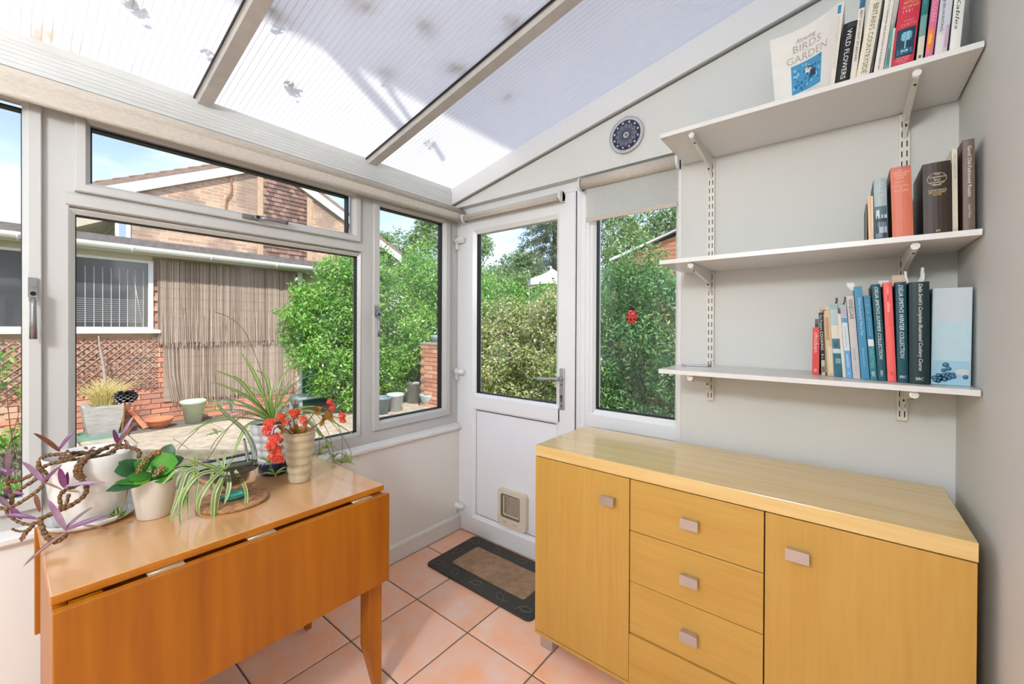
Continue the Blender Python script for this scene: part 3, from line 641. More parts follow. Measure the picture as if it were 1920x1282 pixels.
for k in range(12):
    t = 2*PI*k/12
    def petal(r0, r1, w_, yy, mi):
        P = []
        for (r, w2) in ((r0,0),(r0+(r1-r0)*.35,w_*.6),(r0+(r1-r0)*.72,w_),(r1-.003,w_*.6),(r1,0)): P.append((r, w2))
        pts_ = P + [(r, -w2) for r, w2 in reversed(P[1:-1])]
        pt.add([(c.x+r*math.cos(t)-w2*math.sin(t), yy, c.z+r*math.sin(t)+w2*math.cos(t)) for r, w2 in pts_], [list(range(len(pts_)))], mi)
    petal(R_*.20, R_*.62, R_*.115, y-.0002, 2); petal(R_*.24, R_*.58, R_*.08, y-.0004, 1); petal(R_*.34, R_*.54, R_*.04, y-.0006, 2)
    t2 = t+PI/12
    for a_ in range(4):
        ang = a_*PI/4; d_ = R_*.062
        pt.obox((c.x+R_*.70*math.cos(t2), y-.0002, c.z+R_*.70*math.sin(t2)), (d_*math.cos(ang),0,d_*math.sin(ang)), (0,.0001,0), (-.0012*math.sin(ang),0,.0012*math.cos(ang)), 0)
for k in range(14):
    t = 2*PI*k/14; disc(pt, c.x+R_*.13*math.cos(t), c.z+R_*.13*math.sin(t), R_*.035, y-.0002, 8, 0)
disc(pt, c.x, c.z, R_*.07, y-.0002, 12, 1); disc(pt, c.x, c.z, R_*.03, y-.0004, 8, 0)
pt.build('pattern', [m_pw, m_pb, m_pg], wp, fix=False)
mb = MB(); mb.tube([(c.x-.004,c.y-.006,c.z+R_-.001),(c.x-.003,c.y-.008,c.z+R_+.007),(c.x+.003,c.y-.008,c.z+R_+.007),(c.x+.004,c.y-.006,c.z+R_-.001)], .0008, 5); mb.build('wire_hook', m_steel, wp)

lb = thing('ladybird_ornament', 'red ladybird ornament with black spots stuck on the side window pane', 'ornament', (-.783, 1.88, 1.335))
lc = Vector((-.783, 1.880, 1.357))
m_red = mat('ladybird_red', S(226,50,34), rough=.25, coat=.3); m_blk = mat('ladybird_black', S(16,16,24), rough=.3)
mb = MB(); mb.ball(lc, 1, 0, 20, 12, (.0265,.013,.033)); body = mb.build('wing_case', m_red, lb)
mb = MB()
for (dx, dz, r) in ((-.011,.004,.0052),(.0105,.003,.0056),(-.0205,.010,.004),(.021,.011,.005),(-.017,-.012,.0058),(.0155,-.013,.0052),(0,-.014,.006)):
    yy = .0128*math.sqrt(max(.05, 1-(dx/.0265)**2-(dz/.033)**2)); mb.ball((lc.x+dx, lc.y-yy, lc.z+dz), r, 0, 10, 5, (1,.35,1.1))
mb.bar((lc.x, lc.y-.013, lc.z+.024), (lc.x, lc.y-.0145, lc.z-.006), .0012, .001, (0,-1,0)); mb.build('spot', m_blk, body)
mb = MB(); mb.ball((lc.x, lc.y-.003, lc.z+.035), 1, 0, 14, 7, (.0150,.010,.0075)); mb.ball((lc.x, lc.y-.003, lc.z+.042), 1, 0, 10, 6, (.007,.007,.005))
for s in (-1, 1):
    mb.tube([(lc.x+s*.004,lc.y-.004,lc.z+.045),(lc.x+s*.008,lc.y-.006,lc.z+.052)], .0008, 5)
    for (dz, l) in ((.02,.008),(-.005,.006),(-.02,.009)): mb.tube([(lc.x+s*.022,lc.y-.001,lc.z+dz),(lc.x+s*(.026+l),lc.y-.002,lc.z+dz-.012)], .0011, 5)
mb.build('head', m_blk, lb)
mb = MB(); mb.ball((lc.x, lc.y-.0115, lc.z+.0255), 1, 0, 10, 5, (.006,.003,.0035)); mb.build('collar', mat('ladybird_cream', S(220,210,190), rough=.4), lb)

# ------------------------------------------------------------------ doormat
dm = thing('doormat', 'black rubber-edged doormat with a tan carpet centre before the door', 'doormat', (-1.42,1.66,0))
a0, a1, b0, b1_ = -1.775, -1.065, 1.455, 1.848
def rprism(mb, poly, z0, z1, ch=.004, mi=0):
    n = len(poly); cx = sum(p[0] for p in poly)/n; cy = sum(p[1] for p in poly)/n
    def ins(p): 
        d = Vector((cx-p[0], cy-p[1])); L = d.length; return (p[0]+d.x/L*ch, p[1]+d.y/L*ch)
    v = [(x,y,z0) for x,y in poly]+[(x,y,z1-ch) for x,y in poly]+[(*ins(p),z1) for p in poly]
    f = [list(range(2*n,3*n))]+[[i,(i+1)%n,n+(i+1)%n,n+i] for i in range(n)]+[[n+i,n+(i+1)%n,2*n+(i+1)%n,2*n+i] for i in range(n)]
    return mb.add(v, f, mi)
m_rub = mat('black_mat_rubber', S(66,62,55), rough=.6, bump=(420,.9)); m_rub2 = mat('black_mat_relief', S(104,100,92), rough=.4)
m_carpet = mat('tan_carpet', S(186,150,118), rough=.95, var=(26,.85,7), col2=S(136,110,86), bump=(500,.7))
mb = MB(); rprism(mb, rrect(a0,a1,b0,b1_,.03), .0005, .010); mb.build('rubber_border', m_rub, dm)
mb = MB(); rprism(mb, rrect(a0+.105,a1-.105,b0+.095,b1_-.09,.018), .009, .0125, .002); mb.build('carpet_centre', m_carpet, dm)
mb = MB()
sp = [(a0+.05,b0+.05,.8),(a0+.19,b0+.045,2.3),(a0+.34,b0+.05,.4),(a0+.50,b0+.045,2.6),(a1-.06,b0+.05,.2),(a0+.05,b0+.2,1.3),(a0+.06,b1_-.06,.3),(a0+.22,b1_-.05,2.5),(a0+.40,b1_-.045,.5),(a0+.56,b1_-.05,2.7),(a1-.05,b0+.2,1.6)]
for (x, y, t) in sp:
    mb = MB()
    for side in (1, -1):
        P = [(x+.032*u*math.cos(t)-side*.017*(1-u*u)*math.sin(t), y+.032*u*math.sin(t)+side*.017*(1-u*u)*math.cos(t), .0105) for u in [i/5-1 for i in range(11)]]
        mb.tube(P, .0022, 5)
    mb.tube([(x-.032*math.cos(t),y-.032*math.sin(t),.0105),(x-.05*math.cos(t+.4),y-.05*math.sin(t+.4),.0105)], .0018, 5)
    mb.build('leaf_relief', m_rub2, dm)

# ------------------------------------------------------------------ sideboard
X0, X1, Y0, Y1 = -.970, .238, 1.360, 1.775
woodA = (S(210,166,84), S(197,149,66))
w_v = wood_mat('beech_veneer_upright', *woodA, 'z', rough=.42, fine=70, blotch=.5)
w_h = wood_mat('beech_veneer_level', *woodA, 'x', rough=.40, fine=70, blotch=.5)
w_top = wood_mat('beech_veneer_top', S(240,210,146), S(224,182,108), 'x', rough=.26, fine=60, coat=.7, blotch=.5)  # lighter than the body wood: the top's reflected sheen put into the colour
w_in = mat('sideboard_gap', S(40,26,14), rough=.9)
sb = thing('sideboard', 'yellow beech sideboard with two doors and four drawers beside the door', 'sideboard', ((X0+X1)/2, 1.56, 0))
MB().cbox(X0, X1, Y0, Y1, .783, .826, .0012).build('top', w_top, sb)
mb = MB(); mb.box(X0+.002, X1-.002, Y0+.02, Y1-.004, .076, .781); mb.build('carcass', w_in, sb)
for xa_, xb_ in ((X0+.0005, X0+.018), (X1-.018, X1-.0005)): MB().box(xa_, xb_, Y0+.0195, Y1-.002, .075, .7815).build('side_panel', w_v, sb)
MB().cbox(X0, X1, Y0, Y1-.002, .0625, .0735, .001).build('base_panel', w_h, sb)
def knob(parent, x, z):
    mb = MB(); w_, h_ = .0265, .0155
    # square knob flaring from its stem to a flat face
    v = [(x+sx*w_, Y0-.030, z+sz*h_) for sz in (-1,1) for sx in (-1,1)] + [(x+sx*w_*.93, Y0-.024, z+sz*h_*.93) for sz in (-1,1) for sx in (-1,1)] + [(x+sx*w_*.80, Y0-.0005, z+sz*h_*.62) for sz in (-1,1) for sx in (-1,1)]
    f = [(0,1,3,2)]
    for a in (0, 4): f += [(a,a+1,a+5,a+4),(a+1,a+3,a+7,a+5),(a+3,a+2,a+6,a+7),(a+2,a,a+4,a+6)]
    mb.add(v, f); return mb.build('knob', mat_knob, parent)
mat_knob = mat('brushed_aluminium_knob', S(196,192,190), rough=.32, metal=.75)
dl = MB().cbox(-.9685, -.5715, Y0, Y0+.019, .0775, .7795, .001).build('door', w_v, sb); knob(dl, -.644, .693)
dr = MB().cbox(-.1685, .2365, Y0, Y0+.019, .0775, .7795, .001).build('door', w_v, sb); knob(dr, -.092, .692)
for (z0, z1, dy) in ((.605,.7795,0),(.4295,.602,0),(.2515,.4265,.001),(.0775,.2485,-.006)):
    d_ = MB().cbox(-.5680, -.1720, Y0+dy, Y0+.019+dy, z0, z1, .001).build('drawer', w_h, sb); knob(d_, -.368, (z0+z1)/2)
for (x, y) in ((-.927,1.41),(.195,1.41),(-.927,1.73),(.195,1.73)):
    MB().cbox(x-.029, x+.029, y-.029, y+.029, .0005, .062, .0015).build('leg', mat_knob, sb)

# ------------------------------------------------------------------ drop-leaf table
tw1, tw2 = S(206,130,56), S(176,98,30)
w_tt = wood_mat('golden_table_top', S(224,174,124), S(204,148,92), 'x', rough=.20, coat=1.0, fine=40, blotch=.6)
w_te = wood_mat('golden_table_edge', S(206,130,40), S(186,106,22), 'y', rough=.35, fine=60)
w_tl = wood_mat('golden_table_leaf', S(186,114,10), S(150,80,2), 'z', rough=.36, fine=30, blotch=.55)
tb = thing('drop_leaf_table', 'golden wooden drop-leaf table with its leaves hanging down under the window', 'table', (-1.54,.463,0))
TX0, TX1, TY0, TY1, TZ = -1.800, -1.283, .063, .863, .735
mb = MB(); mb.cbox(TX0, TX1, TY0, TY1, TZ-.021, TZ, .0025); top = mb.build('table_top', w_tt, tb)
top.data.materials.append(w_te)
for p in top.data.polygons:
    if abs(p.normal.z) < .5: p.material_index = 1
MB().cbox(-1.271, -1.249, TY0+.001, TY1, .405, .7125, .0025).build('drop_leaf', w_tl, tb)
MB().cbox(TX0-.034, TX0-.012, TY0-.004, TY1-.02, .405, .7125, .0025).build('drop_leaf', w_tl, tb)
for y in (.25, .46, .77):
    mb = MB(); mb.box(-1.292,-1.262,y-.035,y+.035,.7105,.7135); mb.tube([(-1.275,y-.035,.712),(-1.275,y+.035,.712)], .003, 8); mb.build('hinge', mat('hinge_brass', S(206,190,160), rough=.35, metal=.6), tb)
mb = MB()
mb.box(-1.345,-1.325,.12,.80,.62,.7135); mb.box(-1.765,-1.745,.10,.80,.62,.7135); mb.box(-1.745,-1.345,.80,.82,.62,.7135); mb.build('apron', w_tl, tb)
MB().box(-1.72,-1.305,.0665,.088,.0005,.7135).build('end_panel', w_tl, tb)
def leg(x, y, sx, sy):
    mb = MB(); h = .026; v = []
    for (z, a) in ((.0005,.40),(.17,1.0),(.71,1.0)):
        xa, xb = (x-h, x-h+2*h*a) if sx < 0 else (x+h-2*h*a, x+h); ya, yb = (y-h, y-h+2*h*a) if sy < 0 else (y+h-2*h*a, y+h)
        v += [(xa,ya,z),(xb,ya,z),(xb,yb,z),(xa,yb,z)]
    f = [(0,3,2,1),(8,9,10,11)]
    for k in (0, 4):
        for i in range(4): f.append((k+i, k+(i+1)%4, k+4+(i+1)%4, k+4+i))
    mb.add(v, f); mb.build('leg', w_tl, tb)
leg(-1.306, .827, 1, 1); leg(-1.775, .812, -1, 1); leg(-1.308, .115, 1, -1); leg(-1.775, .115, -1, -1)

# ------------------------------------------------------------------ globe of the added fill lamp (out of view, behind the camera)
pl = thing('fill_lamp', 'frosted globe of the added fill lamp hung unseen behind the camera', 'lamp', LAMP)
gm = bpy.data.materials.new('fill_globe'); gm.use_nodes = True; gn = gm.node_tree; gn.nodes.clear(); g_o = gn.nodes.new('ShaderNodeOutputMaterial'); g_t = gn.nodes.new('ShaderNodeBsdfTransparent'); g_d = gn.nodes.new('ShaderNodeBsdfTranslucent'); g_m = gn.nodes.new('ShaderNodeMixShader'); g_m.inputs['Fac'].default_value = .25
gn.links.new(g_t.outputs[0], g_m.inputs[1]); gn.links.new(g_d.outputs[0], g_m.inputs[2]); gn.links.new(g_m.outputs[0], g_o.inputs['Surface'])
MB().ball(LAMP, .145, 0, 24, 14).build('fill_lamp_globe', gm, pl, fix=False)
mb = MB(); mb.tube([(LAMP.x, LAMP.y, LAMP.z+.14), (LAMP.x, LAMP.y, roof_z(LAMP.x)-.002)], .004, 6); mb.tube([(LAMP.x, LAMP.y, LAMP.z+.13), (LAMP.x, LAMP.y, LAMP.z+.17)], .03, 12); mb.build('cord', m_plastic, pl)
# ------------------------------------------------------------------ lettering: glyph outlines of the built-in font fitted to a rectangle
_glyphs = {}
def glyph_mesh(text, shear=0.0):
    k = (text, shear)
    if k not in _glyphs:
        cu = bpy.data.curves.new('lettering', 'FONT'); cu.body = text; cu.resolution_u = 2; cu.shear = shear; cu.space_line = .85; cu.align_x = 'CENTER'
        ob = bpy.data.objects.new('lettering', cu); COL.objects.link(ob)
        dg = bpy.context.evaluated_depsgraph_get(); me = bpy.data.meshes.new_from_object(ob.evaluated_get(dg), depsgraph=dg)
        v = [tuple(p.co) for p in me.vertices]; f = [list(p.vertices) for p in me.polygons]
        bpy.data.objects.remove(ob); bpy.data.curves.remove(cu); bpy.data.meshes.remove(me)
        xs = [p[0] for p in v]; ys = [p[1] for p in v]; _glyphs[k] = (v, f, min(xs), max(xs), min(ys), max(ys))
    return _glyphs[k]
def letter(mb, text, o, xd, yd, w, h, mi=0, shear=0.0):
    """text filling the w x h rectangle at corner o along xd, yd"""
    v, f, x0, x1, y0, y1 = glyph_mesh(text, shear); o = Vector(o); xd = Vector(xd).normalized(); yd = Vector(yd).normalized()
    mb.add([o + xd*((p[0]-x0)/(x1-x0)*w) + yd*((p[1]-y0)/(y1-y0)*h) for p in v], f, mi)

# ------------------------------------------------------------------ shelves, uprights, brackets
m_melamine = mat('white_melamine', S(226,224,220), rough=.28)
m_edge = mat('shelf_cut_edge', S(70,64,58), rough=.9)
m_rail = mat('cream_metal_rail', S(224,221,210), rough=.35)
SY0, SY1, SX0, SX1 = 1.512, 1.818, -.527, .2655
SZ = {'bottom': 1.1515, 'middle': 1.5495, 'top': 2.0105}
labels = {'top': 'topmost white wall shelf below the sloping fascia', 'middle': 'middle white wall shelf at eye level', 'bottom': 'lowest white wall shelf over the sideboard'}
UX = (-.422, .149)
for kx, UXL in zip(UX, ('slotted cream metal shelf upright nearest the side window', 'slotted cream metal shelf upright near the right-hand corner')):
    u = thing('shelf_upright', UXL, 'shelf upright', (kx, 1.82, 1.008), 'slotted shelf uprights')
    mb = MB(); yf = 1.811
    mb.box(kx-.0130, kx-.0118, yf, 1.8245, 1.008, 1.99); mb.box(kx+.0118, kx+.0130, yf, 1.8245, 1.008, 1.99); mb.box(kx-.0118, kx+.0118, yf, yf+.0015, 1.008, 1.99)
    mb.build('rail', m_rail, u)
    mb = MB(); z = 1.020
    while z < 1.98:
        for dx in (-.0060, .0060): mb.box(kx+dx-.0014, kx+dx+.0014, yf-.0004, yf+.001, z, z+.019)
        z += .032
    mb.build('slots', m_dark, u, kind='stuff')
    mb = MB(); mb.tube([(kx, yf+.001, 1.0455), (kx, yf-.0015, 1.0455)], .0045, 10); mb.build('screw', m_steel, u)
for key, zt in SZ.items():
    s = thing('wall_shelf', labels[key], 'shelf', (-.13, 1.66, zt-.0155), 'shelves of the wall unit')
    MB().cbox(SX0, SX1, SY0, SY1, zt-.0155, zt, .0008).build('board', m_melamine, s)
    for kx in UX:
        mb = MB(); zb = zt-.0160; h = .0055
        prof = [(1.8105, zb), (1.535, zb), (1.527, zb-.006), (1.528, zb-.014), (1.538, zb-.020), (1.76, zb-.048), (1.795, zb-.072), (1.8105, zb-.085)]
        mb.prism(prof, kx-h, kx+h, 'x'); b = mb.build('bracket', m_rail, s)
        mb = MB(); mb.tube([(kx, 1.529, zb-.010), (kx, 1.545, zb-.011)], .0095, 12); mb.build('end_cap', m_plastic, b)
        MB().box(kx-.0025, kx+.0025, 1.566, 1.574, zb-.0255, zb-.019).build('screw', m_dark, b); MB().box(kx-.002, kx+.002, 1.768, 1.774, zb-.060, zb-.050).build('screw', m_dark, b)

# ------------------------------------------------------------------ books
m_pages = mat('page_edges', S(226,212,184), rough=.9, var=(120,.5), stretch=(1,.02,1))
_bm = {}
def cmat(c, rough=.45):
    k = tuple(c)+(rough,)
    if k not in _bm: _bm[k] = mat('cover_%d_%d_%d' % tuple(c), S(*c), rough=rough, spec=.4, var=(30,.12))
    return _bm[k]
def book(label, shelf, tl, tr, bl, br, ys, depth, col, letters=(), bands=(), group=None, hard=True, bend=0, tabs=(), side=None, ztop=None):
    """tl, tr, bl, br: spine corners (photo pixels) on the plane y = ys; letters: (text, s0, s1, t0, t1, colour, direction[, shear])"""
    zs = SZ[shelf]
    TL, TR, BL, BR = [at(*p, Y=ys) for p in (tl, tr, bl, br)]
    def down(T, B): 
        t = (zs+.0008-T.z)/(B.z-T.z); return T+(B-T)*t
    BL, BR = down(TL, BL), down(TR, BR)
    zt = ztop if ztop else (TL.z+TR.z)/2
    def up(T, B): t = (zt-B.z)/(T.z-B.z); return B+(T-B)*t
    TL, TR = up(TL, BL), up(TR, BR)
    t = thing('book', label, 'book', (BL+BR)/2, group)
    u = BR-BL; w = u.length; h = (TL-BL); D = Vector((0, depth, 0))
    def P(a, b, c): return BL + u*a + h*b + D*c        # a across the spine, b up, c into the shelf
    th = min(.0028, w*.14)/w if hard else min(.0006, w*.05)/w
    ov = .004/h.length if hard else 0.0
    mb = MB()
    def slab(a0, a1, b0, b1, c0, c1, mi=0, m=mb):
        m.add([P(a,b,c) for c in (c0,c1) for b in (b0,b1) for a in (a0,a1)], [(0,1,3,2),(4,6,7,5),(0,4,5,1),(2,3,7,6),(0,2,6,4),(1,5,7,3)], mi)
    crv = 0.0 if 'boxed' in label else min((.10 if hard else .02)*w, .0035)
    rd = .0025/depth if hard else .0008/depth
    # slightly rounded spine
    n = 6; rows = []
    for k in range(n+1):
        a = k/n; c = -crv/depth*(1-(2*a-1)**2)+0
        rows.append((a, c))
    v = [P(a, 0, c) for a, c in rows]+[P(a, 1, c) for a, c in rows]+[P(a, 0, rd+.004/depth) for a, c in rows]+[P(a, 1, rd+.004/depth) for a, c in rows]; q = n+1; f = []
    for k in range(n): f += [(k,k+1,q+k+1,q+k),(2*q+k+1,2*q+k,3*q+k,3*q+k+1),(q+k,q+k+1,3*q+k+1,3*q+k),(k+1,k,2*q+k,2*q+k+1)]
    f += [(0,q,3*q,2*q),(n,2*q+n,3*q+n,q+n)]; mb.add(v, f, 0)
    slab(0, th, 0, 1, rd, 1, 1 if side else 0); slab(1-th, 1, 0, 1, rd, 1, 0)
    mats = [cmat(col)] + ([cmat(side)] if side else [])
    mb.build('cover', mats, t)
    mb = MB(); slab(th, 1-th, ov, 1-ov, rd, 1-(.004/depth if hard else 0), 0, mb); mb.build('pages', m_pages, t)
    # bands and pictures printed on the spine, then the words
    def Pf(s, tt, lift):
        a = tt; c = -crv/depth*(1-(2*a-1)**2) - lift/depth
        return P(a, 1-s, c)
    if bands:
        mb = MB(); ms = []
        for (s0, s1, t0, t1, c) in bands:
            mi = len(ms); ms.append(cmat(c)); K = 4
            vv = [Pf(s, t0+(t1-t0)*k/K, .0003) for s in (s0, s1) for k in range(K+1)]
            mb.add(vv, [(k, k+1, K+1+k+1, K+1+k) for k in range(K)], mi)
        mb.build('spine_print', ms, t, fix=False)
    if letters:
        mb = MB(); ms = []
        for L in letters:
            text, s0, s1, t0, t1, c, dr = L[:7]; sh = L[7] if len(L) > 7 else 0.0
            m_ = cmat(c, .35)
            if m_ not in ms: ms.append(m_)
            mi = ms.index(m_); cx = -crv/depth*(1-(t0+t1-1)**2) - .0007/depth
            if dr == 'down': letter(mb, text, P(t0, 1-s0, cx), -h, u, (s1-s0)*h.length, (t1-t0)*w, mi, sh)
            else: letter(mb, text, P(t0, 1-s1, cx), u, h, (t1-t0)*w, (s1-s0)*h.length, mi, sh)
        mb.build('lettering', ms, t, fix=False)
    for (a, hh, ww, c, lean) in tabs:
        mb = MB(); b0 = .97; p = P(a, b0, .25); q_ = P(a, 1, .25)+Vector((lean, 0, hh)); s_ = Vector((ww/2, 0, 0)); d_ = Vector((0, .0004, 0))
        mid = (p+q_)/2+Vector((lean*.3, -.002, 0))
        mb.tube([p, mid, q_], .0001, 4) if False else mb.add([p-s_, p+s_, mid+s_, mid-s_, q_+s_, q_-s_], [(0,1,2,3),(3,2,4,5)]); mb.build('bookmark', cmat(c), t, fix=False)
    return t
def Z4(x, y): return (1500+x/5.575, 500+y/5.575)
def Z5(x, y): return (1640+x/5.34, 490+y/5.34)
def Z3(x, y): return (1600+x/6.411, 250+y/6.411)
def Z1(x, y): return (1430+x/6.409, y/6.409)
def Z2(x, y): return (1620+x/8.014, y/8.014)
GB, GM, GT = 'books on the lowest shelf', 'books on the middle shelf', 'books on the topmost shelf'
YB1 = 1.585
CRM = (232,226,210)
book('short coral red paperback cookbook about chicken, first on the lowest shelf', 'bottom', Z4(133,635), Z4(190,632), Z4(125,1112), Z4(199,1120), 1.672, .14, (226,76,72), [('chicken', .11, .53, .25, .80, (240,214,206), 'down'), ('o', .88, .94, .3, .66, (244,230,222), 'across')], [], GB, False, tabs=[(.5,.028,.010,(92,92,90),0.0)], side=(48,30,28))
book('slim black paperback with white lettering leaning beside the chicken book', 'bottom', Z4(195,480), Z4(238,477), Z4(226,1120), Z4(268,1126), 1.66, .14, (26,26,26), [('The Pressure', .03, .28, .2, .8, (222,222,216), 'down'), ('COOKING', .30, .60, .15, .85, (236,232,220), 'down'), ('& c.', .66, .74, .2, .8, (220,214,200), 'down')], [(.76,1,.05,.95,(204,190,166)), (.86,.95,.1,.9,(90,80,70))], GB, False)
book('thin old paperback with a dark brown spine between black and tan books', 'bottom', Z4(239,455), Z4(252,455), Z4(268,1130), Z4(287,1135), 1.652, .14, (92,62,44), [], [(.06,.95,.2,.8,(176,150,112))], GB, False, tabs=[(.4,.012,.016,(206,180,150),-.006)])
book('worn tan paperback with a stained cream spine on the lowest shelf', 'bottom', Z4(252,463), Z4(303,462), Z4(288,1135), Z4(355,1138), 1.645, .15, (214,188,148), [], [(.1,.45,.1,.6,(186,150,104)), (.55,.95,.35,.95,(226,208,176))], GB, False, tabs=[(.6,.016,.02,(226,214,196),.004)])
book('paperback with a sea and sky picture spine in teal and cream', 'bottom', Z4(306,388), Z4(384,382), Z4(360,1145), Z4(446,1150), 1.636, .155, (140,170,178), [], [(0,.08,.0,1,(150,176,170)),(.08,.30,.02,.98,(176,196,198)),(.30,.48,.02,.98,(222,214,196)),(.48,.62,.02,.98,(64,120,132)),(.52,.60,.2,.7,(30,90,104)),(.62,.68,.02,.98,(196,216,216)),(.68,1,.02,.98,(44,104,120)),(.75,.82,.3,.9,(120,170,180))], GB, False, tabs=[(.7,.020,.006,(60,60,58),.004)])
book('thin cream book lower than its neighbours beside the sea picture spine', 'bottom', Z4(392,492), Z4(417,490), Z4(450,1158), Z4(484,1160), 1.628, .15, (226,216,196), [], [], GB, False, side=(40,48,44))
book('white and sky blue paperback next to the grey vinegar book', 'bottom', Z4(419,398), Z4(478,393), Z4(488,1163), Z4(549,1166), 1.62, .155, (214,222,230), [('home remedies', .30, .58, .3, .7, (150,170,196), 'down'), ('essentials', .68, .86, .3, .7, (214,228,240), 'down'), ('*', .92, .96, .35, .65, (236,240,244), 'across')], [(0,.17,.05,.95,(172,176,190)),(.18,.25,.05,.95,(86,150,190)),(.63,1,.0,1,(104,166,214))], GB, False, tabs=[(.3,.026,.004,(50,50,48),.008)])
book('grey paperback with VINEGAR lettered down its spine', 'bottom', Z4(483,308), Z4(557,303), Z4(555,1165), Z4(634,1166), 1.612, .155, (202,196,192), [('VINEGAR', .04, .285, .22, .80, (66,58,56), 'down'), ('Margaret Briggs', .64, .78, .35, .6, (120,112,108), 'down'), ('abbeydale', .83, .92, .38, .58, (150,142,138), 'down')], [], GB, False)
book('tall mid blue book of choice cooking leaning left', 'bottom', Z4(562,208), Z4(653,204), Z4(642,1168), Z4(728,1172), 1.603, .17, (64,140,178), [('Choice Cooking for One or Two', .12, .53, .30, .72, (206,228,236), 'down', .1), ('Janetson', .66, .86, .35, .62, (160,204,220), 'down')], [], GB, False, tabs=[(.2,.016,.018,(236,234,230),-.012)])
book('blue to teal Christmas cookbook with a white label on its spine', 'bottom', Z4(664,303), Z4(737,300), Z4(737,1176), Z4(807,1178), 1.6, .17, (46,124,160), [("DELIA SMITH'S", .05, .48, .28, .74, (96,176,206), 'down'), ('CHRISTMAS', .60, .86, .22, .78, (118,186,200), 'down'), ('BBC', .90, .965, .25, .75, (226,232,234), 'down')], [(.52,.60,.1,.95,(220,226,226)),(.60,1,.0,1,(40,124,134))], GB, False)
book('dark teal summer collection cookbook leaning against the Christmas one', 'bottom', Z4(747,185), Z4(857,178), Z4(816,1183), Z4(907,1186), 1.594, .185, (22,88,98), [("DELIA SMITH'S SUMMER COLLECTION", .03, .78, .32, .74, (222,230,232), 'down', .25), ('BBC', .895, .955, .34, .62, (228,232,234), 'down')], [], GB)
book('bright coral pink cookbook between the two dark teal ones', 'bottom', Z4(868,165), Z4(979,160), Z4(916,1188), Z4(1009,1192), 1.586, .185, (246,104,102), [("Delia's", .05, .12, .38, .66, (246,196,186), 'down'), ('how to', .13, .19, .38, .66, (150,70,70), 'down'), ('cheat', .20, .30, .36, .70, (250,214,206), 'down'), ('at cooking', .32, .44, .38, .66, (214,86,84), 'down'), ('o', .90, .935, .3, .6, (190,60,66), 'across')], [], GB, True, tabs=[(.4,.010,.022,(232,230,224),-.004)])
book('dark teal winter collection cookbook with white italic lettering', 'bottom', Z4(997,163), (1700.0,528.2), Z5(230,1193), Z5(337,1197), 1.578, .185, (18,78,90), [("DELIA SMITH'S WINTER COLLECTION", .03, .76, .28, .72, (220,228,230), 'down', .25), ('BBC', .93, .955, .18, .82, (226,230,232), 'across', .2)], [], GB, True, tabs=[(.5,.024,.03,(214,186,160),.0)])
book('thick dark green complete illustrated cookery course', 'bottom', Z5(345,212), Z5(551,197), Z5(348,1203), Z5(552,1212), 1.568, .20, (18,46,48), [("Delia Smith's Complete Illustrated Cookery Course", .02, .87, .40, .66, (226,228,222), 'down', .25), ('BBC', .935, .962, .30, .70, (228,230,228), 'across', .2)], [], GB, True, tabs=[(.2,.036,.005,(222,224,220),-.012),(.5,.044,.006,(214,218,216),.012),(.7,.03,.005,(226,228,226),.006)])
YX = 1.590
# slip-case box with a picture of blueberries on its spine
bx = book('wide pale blue boxed book with dark blueberries pictured at its foot', 'bottom', Z5(582,270), Z5(974,256), Z5(563,1214), Z5(961,1232), YX, .20, (176,204,216), [], [(.0,.35,.03,.97,(196,208,216)),(.35,.75,.03,.97,(184,212,220)),(.75,1,.03,.97,(160,202,220))], GB, True)
pr = MB(); 
for (x, y, r) in [(640+1,1140,22),(600,1165,24),(612,1190,20),(655,1170,24),(700,1180,24),(745,1165,22),(690,1140,22),(735,1130,22),(780,1130,20),(790,1155,20),(712,1035,24),(742,1075,20),(692,1090,20),(640,1195,20),(765,1145,18),(720,1150,20),(910,1160,20)]:
    p = at(*Z5(x, y), Y=YX-.0012); disc(pr, p.x, p.z, r/5.34/770*1.15, p.y, 10, 0); disc(pr, p.x-.001, p.z+.0013, r/5.34/770*.5, p.y-.0002, 8, 1)
for q_, (x, y, sx) in enumerate(((875,1115,2.0),(880,1100,1.9))):
    p = at(*Z5(x, y), Y=YX-.0016-.0004*q_); disc(pr, p.x, p.z, 24/5.34/770*1.1, p.y, 16, 2, sx)
pr.build('blueberry_picture', [cmat((40,92,122)), cmat((92,140,164)), cmat((206,212,210))], bx, fix=False)

YM1 = 1.530
book('slim dark booklet at the left end of the middle shelf', 'middle', Z3(149,852), Z3(167,848), Z3(150,1266), Z3(167,1264), YM1, .13, (96,92,84), [], [], GM, False)
book('thin peach paperback, second from the left on the middle shelf', 'middle', Z3(171,757), Z3(205,755), Z3(183,1262), Z3(214,1258), YM1, .13, (232,196,160), [], [], GM, False)
book('thin cream paperback touching the blue animal-photo spine on the middle shelf', 'middle', Z3(206,754), Z3(239,752), Z3(215,1258), Z3(246,1254), YM1, .13, (226,200,168), [('cooking', .80, .95, .3, .7, (120,96,80), 'down')], [], GM, False)
book('paperback with a grey-blue photo spine of animals on the middle shelf', 'middle', Z3(242,556), Z3(404,524), Z3(258,1250), Z3(414,1238), YM1, .15, (168,184,188), [('D J P', .08, .32, .36, .72, (200,206,206), 'down')], [(.46,.60,.02,.98,(84,112,124)),(.60,1,.02,.98,(52,72,84)),(.52,.62,.15,.4,(196,208,210)),(.60,.66,.12,.98,(186,200,206)),(.72,.80,.2,.9,(110,130,140)),(.80,.90,.35,.95,(176,190,196)),(.90,.98,.1,.6,(120,140,150))], GM, True, side=(34,28,24))
